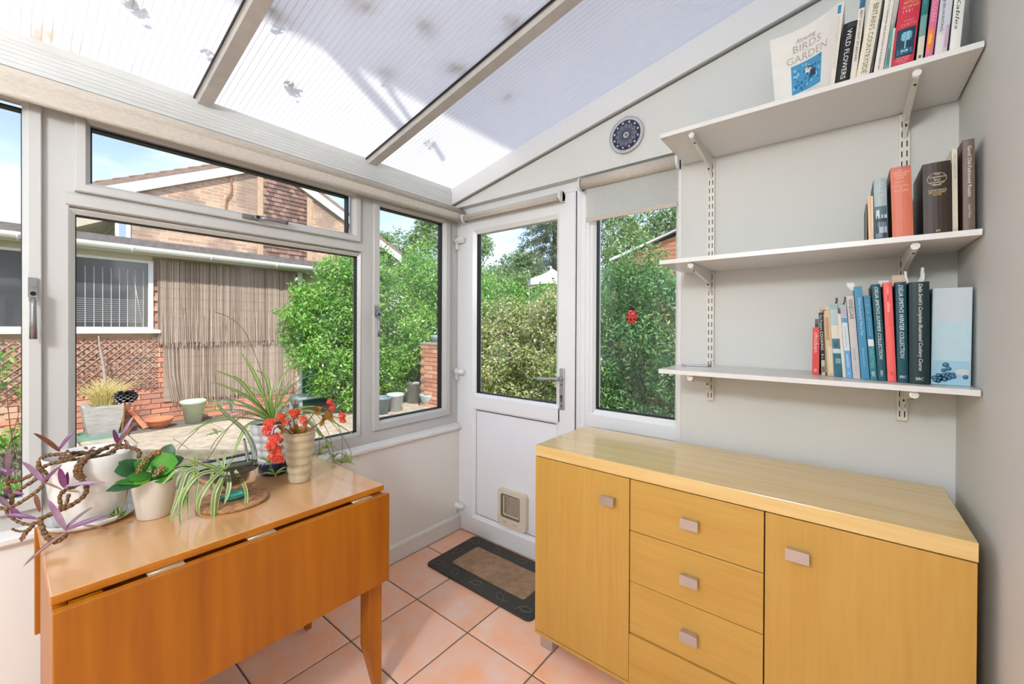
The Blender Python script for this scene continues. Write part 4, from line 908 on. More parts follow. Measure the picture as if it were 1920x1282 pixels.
book('faded salmon cloth cookery book with gilt titles on the middle shelf', 'middle', Z3(442,422), Z3(704,380), Z3(470,1225), Z3(722,1200), YM1-.01, .165, (214,118,92), [('THE', .045, .065, .34, .52, (240,200,176), 'across'), ('CORDON BLEU', .075, .10, .06, .94, (244,204,180), 'across'), ('COOKERY', .11, .14, .20, .80, (244,204,180), 'across'), ('BOOK', .15, .175, .34, .66, (244,204,180), 'across'), ('Rosemary Hume', .265, .29, .12, .86, (244,212,190), 'across'), ('AND', .30, .315, .40, .56, (244,212,190), 'across'), ('Muriel Downes', .33, .355, .14, .82, (244,212,190), 'across')], [(.0,.035,.02,.98,(198,110,104)),(.215,.219,.2,.76,(240,200,176))], GM, True, side=(36,22,18))
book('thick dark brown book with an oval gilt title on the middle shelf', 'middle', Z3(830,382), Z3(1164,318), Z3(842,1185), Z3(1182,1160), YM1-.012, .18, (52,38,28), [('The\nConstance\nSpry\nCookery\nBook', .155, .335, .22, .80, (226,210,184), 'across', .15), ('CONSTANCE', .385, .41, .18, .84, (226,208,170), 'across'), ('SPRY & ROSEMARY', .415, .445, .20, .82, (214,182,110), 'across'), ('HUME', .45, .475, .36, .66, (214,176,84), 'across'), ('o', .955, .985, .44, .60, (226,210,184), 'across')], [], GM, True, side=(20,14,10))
ov = MB(); ctr = at(*Z3(1003,543), Y=YM1-.012-.0046)
ov.tube([(ctr.x+.0165*1.06*math.cos(t), ctr.y, ctr.z+.0155*math.sin(t)) for t in [2*PI*k/40 for k in range(40)]], .0005, 4, closed=True)
ov.build('oval_line', cmat((226,210,184)), [o for o in bpy.data.objects if o.get('label','').startswith('thick dark brown book')][0])
book('thin cream book with pale blue letters between two brown books', 'middle', Z3(1182,190), Z3(1243,180), Z3(1192,1155), Z3(1258,1148), YM1, .16, (222,212,188), [('NELL HEATON', .06, .36, .3, .75, (132,168,190), 'down'), ('o o', .955, .985, .2, .8, (170,110,90), 'across')], [], GM, False)
book('tall brown book with white title lettering against the right wall', 'middle', Z3(1312,90), Z3(1440,56), Z3(1318,1142), Z3(1465,1130), YM1-.005, .19, (112,98,86), [('Good Old-Fashioned Roasts', .075, .63, .40, .72, (234,226,216), 'down'), ('Laura Mason', .72, .865, .44, .68, (206,196,186), 'down')], [], GM, True, side=(98,46,40))
YT1 = 1.517
zt_ = SZ['top']
book('black wild flowers book, shortest on the topmost shelf', 'top', Z1(972,297), Z1(1133,246), Z1(868,995), Z1(1040,950), YT1, .14, (24,24,26), [('WILD FLOWERS', .12, .96, .36, .70, (226,226,222), 'down')], [(.02,.09,.3,.9,(58,58,58))], GT)
book('white days out book with a blue picture at its top', 'top', Z1(1170,0), Z1(1248,0), Z1(1048,945), Z1(1122,925), YT1, .19, (226,218,206), [('BEST DAYS OUT IN BRITAIN', .14, .78, .32, .70, (62,60,58), 'down')], [(.0,.11,.05,.95,(60,104,142))], GT, True, ztop=zt_+.215)
book('wide cream countryside book with tall grey lettering', 'top', Z2(95,0), Z2(250,0), Z1(1126,915), Z1(1282,870), YT1, .20, (232,224,202), [("BOOK OF BRITAIN'S COUNTRYSIDE", .02, .98, .34, .76, (110,106,98), 'down')], [], GT, True, ztop=zt_+.27)
book('slim charcoal book between the cream countryside and furniture project books', 'top', Z2(262,0), Z2(308,0), Z2(88,1085), Z2(128,1080), YT1, .19, (72,74,74), [('collection', .2, .7, .3, .7, (128,130,128), 'down')], [], GT, True, ztop=zt_+.25)
book('white furniture projects paperback with small black lettering', 'top', Z2(322,0), Z2(472,0), Z2(148,1065), Z2(288,1030), YT1, .19, (230,224,214), [('OVER 50 PROJECTS TO TRANSFORM AND REVITALIZE YOUR FURNITURE', .05, .98, .32, .58, (70,62,58), 'down')], [], GT, True, ztop=zt_+.25)
book('thin pale cream book standing behind the short teal booklet', 'top', Z2(476,0), Z2(512,0), Z2(300,1030), Z2(322,1025), YT1+.012, .17, (222,216,198), [], [], GT, False, ztop=zt_+.235)
book('short thin teal booklet on the topmost shelf', 'top', Z2(400,425), Z2(442,415), Z2(318,1022), Z2(364,1012), YT1, .13, (104,164,170), [], [(.5,.9,.1,.8,(70,130,140))], GT, False)
book('short thin cream booklet against the red antiques book', 'top', Z2(445,425), Z2(484,415), Z2(372,1010), Z2(404,1000), YT1, .13, (220,212,186), [('guide', .4, .7, .3, .7, (140,130,110), 'down')], [], GT, False)
book('wide red antiques guide with a blue glass goblet pictured on its spine', 'top', Z2(535,0), Z2(866,0), Z2(412,990), Z2(742,905), YT1, .17, (204,52,74), [('L Y L E', .10, .16, .25, .95, (240,196,190), 'across'), ('ANTIQUES', .18, .23, .22, .92, (236,190,140), 'across'), ('AND THEIR VALUES', .24, .28, .20, .92, (236,190,140), 'across'), ('1 9 8 1', .295, .335, .24, .66, (240,200,190), 'across'), ('TONY', .43, .46, .34, .80, (232,150,150), 'across'), ('CURTIS', .475, .51, .22, .92, (232,150,150), 'across'), ('THE LARGEST', .91, .93, .18, .82, (244,180,180), 'across'), ('ANNUAL PRICE', .94, .96, .16, .78, (244,180,180), 'across'), ('GUIDE', .97, .985, .3, .7, (244,180,180), 'across')],
     [(.535,.90,.08,.93,(22,62,84)), (.60,.68,.30,.78,(120,182,206)), (.585,.70,.36,.72,(132,190,212)), (.70,.80,.49,.55,(150,200,216)), (.80,.87,.2,.86,(64,120,146)), (.82,.84,.35,.68,(170,206,218))], GT, True, ztop=zt_+.20, side=(40,16,20))
book('teal green book fading to cream at its foot beside the red one', 'top', Z2(880,0), Z2(1002,0), Z2(784,890), Z2(886,862), YT1, .18, (42,118,118), [('PAINTED', .10, .40, .3, .72, (110,170,166), 'down')], [(.52,.75,.02,.98,(120,160,160)),(.75,1,.02,.98,(214,210,190)),(.955,.985,.3,.7,(90,90,84))], GT, True, ztop=zt_+.235)
book('pink paperback with an orange flower on its spine', 'top', Z2(1022,0), Z2(1132,0), Z2(914,860), Z2(1030,815), YT1, .18, (216,116,150), [('ANNIE', .12, .34, .22, .80, (240,214,222), 'down'), ('SLOAN', .40, .62, .26, .78, (236,176,196), 'down')], [(.70,.92,.08,.78,(236,140,62)),(.76,.86,.2,.6,(248,190,80))], GT, True, ztop=zt_+.235, side=(88,24,48))
book('pale grey antiques hunting book with small black title', 'top', Z2(1150,0), Z2(1340,0), Z2(1056,805), Z2(1248,745), YT1, .18, (206,208,216), [('NEW A-Z OF ANTIQUES HUNTING', .02, .77, .20, .46, (48,48,52), 'down')], [(.72,.95,.72,.98,(206,170,190)),(.80,1,.1,.6,(222,214,216))], GT, True, ztop=zt_+.24)
book('plain white book with loose black script, last on the topmost shelf', 'top', Z2(1358,0), Z2(1548,0), Z2(1284,735), Z2(1448,692), YT1, .19, (228,228,222), [("Let's", .14, .34, .34, .62, (70,68,64), 'down', .3), ('Kables', .46, .80, .26, .62, (54,54,52), 'down', .3)], [], GT, True, ztop=zt_+.24)
# paperback with its front cover curling open towards the room
bb = thing('book', 'white bird gardening paperback with its front cover curled open on the topmost shelf', 'book', tuple(at(1570,165,Y=1.52)), GT)
TL, TR = at(1571.5,5,Y=1.518), at(1584,3,Y=1.518); BLq, BRq = at(1557,158,Y=1.518), at(1565,155,Y=1.518)
def dn(T, B, z): t = (z-T.z)/(B.z-T.z); return T+(B-T)*t
zb = zt_+.0008; BLq, BRq = dn(TL, BLq, zb), dn(TR, BRq, zb); hgt = TL.z-zb; D = Vector((0,.19,0))
mb = MB(); mb.add([BLq,BRq,TR,TL,BLq+D,BRq+D,TR+D,TL+D], [(0,1,2,3),(5,4,7,6),(0,4,5,1),(3,2,6,7),(1,5,6,2)]); mb.add([BLq+Vector((.0005,.002,.001)),TL+Vector((.0005,.002,-.001)),TL+D+Vector((.0005,0,-.001)),BLq+D+Vector((.0005,0,.001))], [(0,1,2,3)], 1)
mb.build('cover', [cmat((224,218,206)), m_pages], bb)
mb = MB(); u_ = BRq-BLq; hv = TL-BLq
mb.add([BLq+u_*a+hv*b+Vector((0,-.0005,0)) for b in (.86,.96) for a in (.1,.9)], [(0,1,3,2)], 0)
letter(mb, 'ATTRACTING BIRDS TO YOUR GARDEN', BLq+u_*.3+hv*.82+Vector((0,-.0006,0)), -hv, u_, hv.length*.62, u_.length*.4, 1); mb.build('spine_print', [cmat((60,140,176)), cmat((186,178,166))], bb, fix=False)
# curled cover: sheet from the spine edge to the free edge on the left, close to the wall of the gable
free_t, free_b = at(1443,76,Y=1.60), at(1453,190,Y=1.60); free_b = dn(free_t, free_b, zb)
N = 14
def cov(a, b):
    """a = 0 spine .. 1 free edge, b = 0 foot .. 1 head"""
    p = BLq*(1-b)+TL*b; q = free_b*(1-b)+(free_t)*b
    m_ = (p+q)/2 + Vector((.022, .045, 0))
    return (1-a)**2*p + 2*a*(1-a)*m_ + a*a*q
mb = MB(); v = [cov(i/N, j/4) for j in range(5) for i in range(N+1)]
mb.add(v, [(j*(N+1)+i, j*(N+1)+i+1, (j+1)*(N+1)+i+1, (j+1)*(N+1)+i) for j in range(4) for i in range(N)], 0, True); mb.build('front_cover', cmat((232,228,220)), bb, fix=False)
def on_cover(mb2, text, a0, a1, b0, b1, mi, sh=0):
    v, f, x0, x1, y0, y1 = glyph_mesh(text, sh); nrm = Vector((.35,-.93,0))*.0012
    mb2.add([cov(a0+(a1-a0)*(p[0]-x0)/(x1-x0), b0+(b1-b0)*(p[1]-y0)/(y1-y0))+nrm for p in v], f, mi)
pc = MB(); nrm = Vector((.35,-.93,0))*.0008
def patch(a0, a1, b0, b1, mi, k=8, lift=1.0):
    vv = [cov(a0+(a1-a0)*i/k, b0+(b1-b0)*j)+nrm*lift for j in (0,1) for i in range(k+1)]
    pc.add(vv, [(i, i+1, k+2+i, k+1+i) for i in range(k)], mi)
patch(.74, .24, .16, .54, 0)
R2 = np.random.default_rng(3)
for _ in range(46):
    a, b, r = R2.uniform(.27,.71), R2.uniform(.18,.52), R2.uniform(.008,.02); patch(a+r, a-r, b-r, b+r, 1 if R2.random() < .6 else 2, 1, 1.3)
patch(.52,.44,.38,.44,3,2,1.6); patch(.50,.42,.40,.45,4,2,1.8); patch(.44,.34,.30,.39,5,3,1.6); patch(.48,.42,.43,.45,5,2,2.0)
on_cover(pc, 'Attracting', .66, .36, .80, .88, 6, .3); on_cover(pc, 'BIRDS', .70, .27, .70, .795, 7); on_cover(pc, 'to your', .56, .46, .665, .69, 6); on_cover(pc, 'GARDEN', .80, .16, .565, .66, 7)
for i, (a0, a1) in enumerate(((.70,.30),(.72,.32),(.68,.40))): on_cover(pc, 'a fully illustrated guide to birds in the garden', a0, a1, .125-.035*i, .142-.035*i, 8)
pc.build('cover_print', [cmat((72,150,192)), cmat((40,96,142)), cmat((150,200,224)), cmat((232,232,224)), cmat((206,196,150)), cmat((40,60,80)), cmat((150,146,138)), cmat((176,168,156)), cmat((110,104,98))], bb, fix=False)

# metal bulldog clip lying on the lowest shelf
cl = thing('bulldog_clip', 'small steel bulldog clip lying on the lowest shelf by the window end', 'clip', (-.44, 1.72, SZ['bottom']))
a_, b_ = at(1302,686.5,Z=SZ['bottom']+.004), at(1350,688,Z=SZ['bottom']+.004); c0 = Vector((-.47,1.70,SZ['bottom'])); zz = SZ['bottom']
mb = MB(); mb.tube([(-.500,1.70,zz+.003),(-.395,1.725,zz+.003)], .0022, 8); mb.tube([(-.475,1.735,zz+.003),(-.405,1.738,zz+.004)], .0022, 8)
mb.obox((-.445,1.718,zz+.004), (.036,.006,0), (-.002,.010,.0), (0,0,.0012)); mb.build('jaw', m_steel, cl)
mb = MB(); mb.tube([(-.408,1.728,zz+.004),(-.398,1.728,zz+.014)], .004, 8)
mb.tube([(-.396+.007*math.sin(t),1.728,zz+.020+.007*math.cos(t)) for t in [2*PI*k/14 for k in range(14)]], .0016, 6, closed=True); mb.build('lever', m_steel, cl)
# ------------------------------------------------------------------ potted plants on the table
TT = .735
m_potw = mat('white_glazed_pot', S(236,234,228), rough=.22, spec=.5)
m_potm = mat('cream_painted_pot', S(226,220,208), rough=.5)
m_soil = mat('dark_potting_soil', S(52,38,28), rough=1, var=(90,.9), col2=S(112,84,58), bump=(160,1.0))
m_stemb = mat('bark_brown_stem', S(160,122,78), rough=.8, var=(150,.95,5), col2=S(86,58,34), bump=(260,.7))
m_purple = leaf_mat('purple_leaf', S(150,72,132), .35, col2=S(104,42,92)); m_purpl2 = leaf_mat('silver_purple_leaf', S(190,160,186), .35, col2=S(140,84,132))
m_brown = leaf_mat('withered_brown_leaf', S(150,92,58), .3, col2=S(110,62,46)); m_dull = leaf_mat('dull_mauve_leaf', S(142,104,112), .35, col2=S(104,76,84))
m_kal = leaf_mat('fleshy_green_leaf', S(78,150,40), .28, rough=.45, col2=S(44,110,36), gloss=.03); m_kal2 = leaf_mat('bright_green_leaf', S(110,190,50), .4, rough=.5, col2=S(76,160,36), gloss=.02); m_kald = leaf_mat('dark_green_leaf', S(46,104,50), .2, rough=.45, col2=S(30,78,40), gloss=.04)
m_spg = leaf_mat('spider_plant_green', S(128,176,64), .45, col2=S(92,150,48)); m_spl = leaf_mat('spider_plant_pale_edge', S(204,216,142), .45, col2=S(176,196,104))
m_spc = leaf_mat('spider_plant_cream', S(220,224,170), .45, col2=S(190,204,130)); m_run = mat('runner_stem', S(132,120,64), rough=.7)
m_dry = mat('dried_flower', S(190,146,96), rough=.9, var=(200,.7), col2=S(120,82,50)); m_flow = leaf_mat('orange_red_flower', S(255,116,76), .3, col2=S(250,78,48)); m_flow2 = leaf_mat('deep_orange_flower', S(244,80,44), .3, col2=S(226,58,34)); m_autumn = leaf_mat('bronze_leaf', S(196,110,44), .4, col2=S(132,120,40)); m_stalk = mat('dark_red_stalk', S(112,62,44), rough=.7)

def blade(mb, P, W, mi=0, hint=(.6,-.2,.8), mid=None, fold=.18):
    """leaf blade along the path P with half-widths W; edge and midrib columns; mid = slot of the middle stripe"""
    P = [Vector(p) for p in P]; n = len(P); rows = []; hint = Vector(hint); o = len(mb.v)
    for i in range(n):
        t = (P[min(i+1, n-1)]-P[max(i-1, 0)]).normalized(); s = t.cross(hint)
        if s.length < .05: s = t.cross(Vector((1,.3,0)))
        s.normalize(); nn = s.cross(t).normalized(); w_ = W[i]
        cols = (-1, -.45, .45, 1) if mid is not None else (-1, 0, 1)
        for c_ in cols: mb.v.append(tuple(P[i]+s*w_*c_ + nn*w_*fold*(abs(c_)-.2)))
    k = 4 if mid is not None else 3
    for i in range(n-1):
        for c_ in range(k-1):
            mb.f.append([o+i*k+c_, o+i*k+c_+1, o+(i+1)*k+c_+1, o+(i+1)*k+c_]); mb.m.append(mid if (mid is not None and c_ == 1) else mi); mb.s.append(True)
def lance(n, w): return [w*(.35+.65*math.sin(PI*min(1, (i/n)*1.0)**.75)) if i < n else .0004 for i in range(n+1)]
def strap(n, w): return [w*(.75+.25*min(1,i/n*4))*(1 if i/n < .55 else max(.03, 1-((i/n-.55)/.45)**1.6)) for i in range(n+1)]
def PX(lst, X): return [at(p[0], p[1], X=(p[2] if len(p) > 2 else X)) for p in lst]

# ---- big white pot: saucer, pot, purple-leaved trailing plant, pine cone on a stick
BC = Vector((-1.708, .165, TT))
sa = thing('plant_saucer', 'wide white saucer under the big white pot at the window end of the table', 'saucer', BC)
mb = MB(); mb.lathe(BC, [(0,.0006),(.084,.0006),(.100,.012),(.103,.021),(.1005,.0225),(.098,.018),(.082,.006),(0,.006)], 48); mb.build('dish', m_potw, sa)
pb = thing('potted_tradescantia', 'big white pot of purple-leaved plant with bare woody trailing stems', 'potted plant', BC+Vector((0,0,.007)))
mb = MB(); mb.lathe(BC, [(0,.0066),(.070,.0066),(.077,.014),(.083,.07),(.092,.15),(.0985,.196),(.0975,.199),(.0945,.197),(.086,.15),(.08,.14)], 56); mb.build('pot', m_potw, pb)
mb = MB(); mb.lathe(BC, [(.086,.165),(.06,.172),(0,.176)], 32); mb.build('soil', m_soil, pb)
stems = [
 ([(187,857,-1.68),(204,849,-1.66),(217,841,-1.66),(232,838,-1.65),(250.6,840,-1.64),(262,848,-1.63),(259,858,-1.62)], .0052),
 ([(182,851,-1.70),(193,841,-1.71),(204.5,836,-1.72),(218,833,-1.71),(236,835,-1.70),(252,842,-1.69)], .0042),
 ([(150,862,-1.66),(135,861,-1.66),(119,852,-1.68),(101,852,-1.70),(84,855,-1.72),(74,863.5,-1.72),(72,877,-1.71),(74,884,-1.70)], .0052),
 ([(140,860,-1.64),(130.6,862,-1.63),(112,865,-1.63),(91,870.6,-1.64),(74,880,-1.64),(56,891.6,-1.64),(35,901,-1.65),(18,901.5,-1.65),(12.6,894.5,-1.65)], .0048),
 ([(17,893,-1.65),(12.8,897,-1.65),(15.4,912.7,-1.65),(20,928,-1.64),(23,940,-1.64)], .0042),
 ([(180,850,-1.66),(166,855.5,-1.63),(152,863.6,-1.605),(143,877.6,-1.598),(144,891.6,-1.595),(152,899,-1.59),(161,908.5,-1.585),(161,923.7,-1.58),(148,937.7,-1.575),(128,950,-1.57),(109,958,-1.57),(84,969,-1.57),(75,974,-1.57),(79.6,989,-1.56),(87,1005,-1.55),(100,1015,-1.535),(112,1013,-1.53),(125,1002,-1.53)], .0058),
 ([(185,845,-1.68),(160,860,-1.61),(150,873,-1.60),(150,888,-1.597),(158,897,-1.595)], .0062),
 ([(172,852,-1.65),(158,866,-1.612),(147,882,-1.603),(148,895,-1.60)], .0055),
 ([(81,909.6,-1.60),(67,922,-1.60),(51.5,933,-1.605),(31,945.5,-1.61),(12.5,953,-1.62),(-6,952,-1.63)], .0046),
 ([(74,884,-1.66),(65.5,899,-1.64),(47,911,-1.64),(31,922,-1.64),(23,933,-1.64),(22,945.5,-1.63)], .0048),
 ([(12.5,955,-1.62),(14,962,-1.62),(23,970.5,-1.61),(39,980,-1.60),(59,983,-1.59),(74,978,-1.57)], .0036),
 ([(66,978,-1.58),(59,987.6,-1.58),(48,998.6,-1.585),(40.6,1011,-1.59)], .0050),
 ([(56,990,-1.58),(44,995.5,-1.59),(33,995.4,-1.60),(22,991,-1.60)], .0026),
 ([(118.6,919,-1.58),(112,931.5,-1.58),(114,947,-1.575),(115,958,-1.57)], .0044),
 ([(129.5,925,-1.575),(125,942,-1.57),(117,955,-1.57)], .0040),
 ([(152,905,-1.60),(138,913,-1.59),(125,917,-1.58),(116,925,-1.58)], .0048),
 ([(84,904,-1.60),(90,893,-1.61),(80,880,-1.63)], .0040),
 ([(213,850,-1.68),(217,839,-1.68),(222,833,-1.67)], .0040),
 ([(120,858,-1.75),(150,852,-1.74),(185,845,-1.73),(205,840,-1.73)], .0045),
 ([(130,850,-1.72),(155,848,-1.72),(170,856,-1.70)], .0050),
 ([(112,858,-1.70),(128,866,-1.67),(150,866,-1.65),(168,860,-1.66)], .0050),
]
mb = MB()
for pts_, r in stems:
    P = smooth_path(PX(pts_, -1.65), 5)
    # ringed, knobbly bark
    f0_ = len(mb.f); mb.tube(P, [r*(.80+.34*((i*7) % 3)/2) for i in range(len(P))], 7)
    for q in range(f0_, len(mb.f)): mb.m[q] = 1 if ((q-f0_)//7) % 5 in (1, 3) else 0
mb.build('stem', [m_stemb, mat('dark_bark_ring', S(112,80,50), rough=.85, var=(150,.9), col2=S(70,48,30), bump=(260,.7))], pb, kind='stuff')
tl = [  # base, tip (pixels with X), half width, kind
 ((112,846,-1.68),(62.5,812,-1.66),.0075,'b'), ((112,842,-1.68),(140,807,-1.68),.0068,'p'),
 ((222,832,-1.67),(213,804.6,-1.66),.0085,'p'), ((222,832,-1.67),(250.6,780,-1.66),.0075,'s'), ((222,834,-1.66),(257,790.5,-1.64),.0070,'b'),
 ((15,882,-1.65),(18.5,840,-1.65),.0090,'d'), ((14,886,-1.65),(-2,879,-1.66),.0060,'p'), ((14,890,-1.645),(27,878,-1.64),.0090,'p'),
 ((83,904,-1.60),(41,865,-1.60),.0080,'s'), ((83,903,-1.60),(117,871,-1.585),.0066,'p'), ((83,903,-1.60),(81,889,-1.60),.0045,'d'), ((84,905,-1.60),(118,919,-1.57),.0036,'b'),
 ((122,914,-1.58),(112,877,-1.575),.0105,'p'), ((124,911,-1.575),(200,905,-1.545),.0070,'s'), ((126,912,-1.58),(127,884,-1.58),.0060,'p'),
 ((123,992,-1.53),(89,936,-1.53),.0095,'s'), ((123,991,-1.53),(175,950,-1.52),.0062,'d'), ((122,994,-1.528),(207,965,-1.50),.0082,'p'), ((126,997,-1.53),(43.7,1062,-1.52),.0070,'b'), ((156,985,-1.51),(205,992,-1.49),.0040,'b'),
 ((24,925,-1.64),(3,917.5,-1.64),.0060,'p'), ((22,923,-1.64),(45,927,-1.63),.0062,'p'),
 ((16,950,-1.62),(-4,930,-1.63),.0080,'d'), ((12.5,965,-1.61),(72,973,-1.585),.0072,'p'), ((20,953,-1.61),(41,974,-1.60),.0085,'p'),
 ((67,927,-1.60),(75,960,-1.60),.0070,'b'), ((128,921,-1.57),(149,922,-1.56),.0036,'b'), ((47,1000,-1.58),(40,1016,-1.58),.0065,'b'), ((233,824,-1.66),(248,846,-1.64),.0055,'b'),
 ((175,908,-1.585),(163,903,-1.58),.0050,'b')]
kinds = {'p': m_purple, 's': m_purpl2, 'b': m_brown, 'd': m_dull}
for k, (b_, t_, w_, kd) in enumerate(tl):
    B, T = at(b_[0], b_[1], X=b_[2]), at(t_[0], t_[1], X=t_[2]); L = (T-B).length
    M_ = (B+T)/2 + Vector((.10*L*(1 if k % 2 else -.6), 0, .10*L)); P = bez(B, M_, T, 8)
    mb = MB(); blade(mb, P, lance(8, w_*.72), 0, hint=(.7,-.35,.6), fold=.5); mb.build('leaf', kinds[kd], pb, fix=False)
mb = MB(); Rn = random.Random(5)
for k in range(26):
    p = at(Rn.uniform(115,250), Rn.uniform(838,862), X=Rn.uniform(-1.76,-1.68)); d = Vector((Rn.uniform(-1,1), Rn.uniform(-1,1), Rn.uniform(-.1,.5))).normalized()*.016
    blade(mb, bez(p, p+d*.5+Vector((0,0,.004)), p+d, 3), [.002,.0035,.003,.0003])
mb.build('dry_leaf_litter', m_brown, pb, kind='stuff', fix=False)
# pine cone on a stick
pcn = thing('pine_cone_pick', 'black and white pine cone on a stick in the big white pot', 'ornament', tuple(at(228,835,X=-1.70)))
cc = at(236, 743.5, X=-1.70); st0 = at(226, 838, X=-1.70)
mb = MB(); mb.tube([st0, at(231,790,X=-1.70), at(234,757,X=-1.70)], .0022, 8); mb.build('stick', mat('bamboo_stick', S(176,128,76), rough=.7), pcn)
m_cone = mat('cone_black', S(24,20,18), rough=.6); m_tip = mat('cone_white_tip', S(222,218,212), rough=.7)
mb = MB(); mb.ball(cc, 1, 0, 14, 8, (.017,.017,.015)); core = mb.build('cone_core', m_cone, pcn)
rows = [(-.85,6),(-.55,9),(-.25,11),(.05,12),(.35,11),(.62,8),(.85,5)]
sm = []
for ri, (lat, n) in enumerate(rows):
    for k in range(n):
        t = 2*PI*(k+.5*(ri % 2))/n; rr = math.sqrt(1-lat*lat); d = Vector((rr*math.cos(t), rr*math.sin(t), lat*.72)).normalized()
        s_ = Vector((-math.sin(t), math.cos(t), 0)); u_ = s_.cross(d)*-1; u_ = Vector((0,0,1)) if u_.length < .1 else d.cross(s_)
        u_ = s_.cross(d); p0 = cc + Vector((d.x*.012, d.y*.012, d.z*.011)); p1 = cc + Vector((d.x*.027, d.y*.027, d.z*.022))
        mb = MB(); w_ = .0058; h_ = .0016
        v = [p0-s_*w_*.5-u_*h_, p0+s_*w_*.5-u_*h_, p0+s_*w_*.5+u_*h_, p0-s_*w_*.5+u_*h_, p1-s_*w_-u_*h_, p1+s_*w_-u_*h_, p1+s_*w_*.8+u_*h_*1.5, p1-s_*w_*.8+u_*h_*1.5, p1+d*.0035-u_*.0004]
        mb.add(v, [(0,1,5,4),(1,2,6,5),(3,0,4,7),(2,3,7,6),(5,6,8),(6,7,8),(7,4,8)], 0); mb.add(v, [(4,5,8)], 1)
        mb.build('scale', [m_cone, m_tip], pcn)

# ---- small cream pot with fleshy green leaves
KC = Vector((-1.600, .287, TT))
pk = thing('potted_kalanchoe', 'small plain white pot of broad fleshy green leaves with dried flower heads', 'potted plant', KC)
mb = MB(); mb.lathe(KC, [(0,.0006),(.038,.0006),(.0405,.003),(.0565,.117),(.0575,.120),(.0545,.120),(.050,.09),(.048,.088)], 40); mb.build('pot', m_potm, pk)
mb = MB(); mb.lathe(KC, [(.052,.104),(0,.110)], 24); mb.build('soil', m_soil, pk)
def fleshy(b_, t_, w_, m_, lift=.01, hint=(.75,-.2,.65), rnd=.72):
    B, T = at(b_[0], b_[1], X=b_[2]), at(t_[0], t_[1], X=t_[2]); M_ = (B+T)/2+Vector((.01,0,lift)); n = 10; P = bez(B, M_, T, n); W = []
    for i in range(n+1):
        a = i/n; W.append(w_*max(.04, math.sin(PI*min(1, .06+a*.94))**rnd)*(1+.05*math.sin(a*26)))
    mb = MB(); blade(mb, P, W, 0, hint=hint, fold=.22); return mb.build('leaf', m_, pk, fix=False)
fleshy((262,882,-1.59),(214,884,-1.57),.028,m_kald,.008); fleshy((264,884,-1.585),(222,866,-1.59),.020,m_kald,.006); fleshy((300,872,-1.62),(322,832,-1.62),.024,m_kald,.004)
fleshy((282,880,-1.57),(334,866,-1.545),.033,m_kal2,.012,(.85,-.1,.5)); fleshy((300,880,-1.58),(345,858,-1.57),.020,m_kald,.01); fleshy((290,888,-1.57),(330,890,-1.54),.020,m_kal2,.006)
fleshy((286,890,-1.56),(235,897,-1.545),.016,m_kal,.004); fleshy((280,893,-1.555),(243,905,-1.54),.018,m_kal2,.002); fleshy((276,900,-1.55),(198,921,-1.53),.016,m_kald,.006); fleshy((270,904,-1.55),(214,905,-1.535),.010,m_kal,.006)
fleshy((285,895,-1.56),(324,898,-1.535),.017,m_kal,.004); fleshy((276,880,-1.575),(252,866,-1.58),.016,m_kal,.006); fleshy((284,890,-1.56),(300,878,-1.545),.020,m_kald,.004); fleshy((292,868,-1.62),(270,858,-1.62),.017,m_kald,.004)
for k, (n, pts_) in enumerate(((34, [(257,884,-1.555),(266,872,-1.555),(278,858,-1.56),(292,848,-1.565),(306,849,-1.57)]), (18, [(290,888,-1.53),(298,882,-1.53),(304,876,-1.535)]))):
    P = smooth_path(PX(pts_, -1.56), 6); mb = MB(); mb.tube(P, .0012, 5); Rn = random.Random(9+k)
    for _ in range(n*2):
        p = P[Rn.randrange(len(P))]+Vector((Rn.uniform(-.005,.005), Rn.uniform(-.006,.006), Rn.uniform(-.006,.006))); mb.ball(p, Rn.uniform(.0016,.0032), 0, 5, 4, (1,1,1.3))
    mb.build('dried_flower_head', m_dry, pk)
# little green side shoot lying on the table by this pot
mb = MB()
for (t_, w_) in (((216,953),.007),((206,962),.006),((232,956),.008),((240,960),.006),((198,968),.007),((226,948),.007),((205,975),.006),((233,966),.005)):
    B = at(219, 971, Z=TT+.012); T = at(t_[0], t_[1], X=B.x+.01); blade(mb, bez(B, (B+T)/2+Vector((.004,0,.006)), T, 4), lance(4, w_), 0, mid=1)
mb.tube(smooth_path([at(219,976,Z=TT+.002), at(222,968,X=-1.53), at(232,945,X=-1.545), at(240,915,X=-1.55)],4), .0016, 6, mi=2); mb.build('side_shoot', [m_kald, m_spl, m_run], pk, fix=False)

# ---- cork mat and glass swan bowl
CC = Vector((-1.530, .470, TT))
m_cork = mat('cork', S(206,160,112), rough=.95, var=(55,.95,6), col2=S(132,84,52), bump=(120,.9))
ck = thing('cork_mat', 'round cork mat under the glass swan bowl', 'mat', CC)
mb = MB(); mb.lathe(CC, [(0,.0005),(.097,.0005),(.100,.004),(.100,.011),(.097,.0135),(0,.0135)], 48); mb.build('cork_disc', m_cork, ck)
sz = TT+.0135
sw = thing('swan_bowl_plant', 'green glass swan bowl planted with a pale drooping spider plant', 'potted plant', CC+Vector((0,0,.0135)))
m_gsw = mat('pale_green_glass', (.66,.80,.74), rough=.02, trans=1.0, spec=.6); m_gft = mat('emerald_glass', (.10,.62,.40), rough=.03, trans=.9); m_gbd = glass_mat('olive_glass', (.40,.46,.36), refl=2.4)
SB = Vector((CC.x-.0, CC.y-.0, sz))
mb = MB(); mb.lathe(SB, [(0,.0006),(.038,.0006),(.041,.004),(.037,.010),(.022,.020),(.020,.026)], 32); mb.build('foot', m_gft, sw, fix=False)
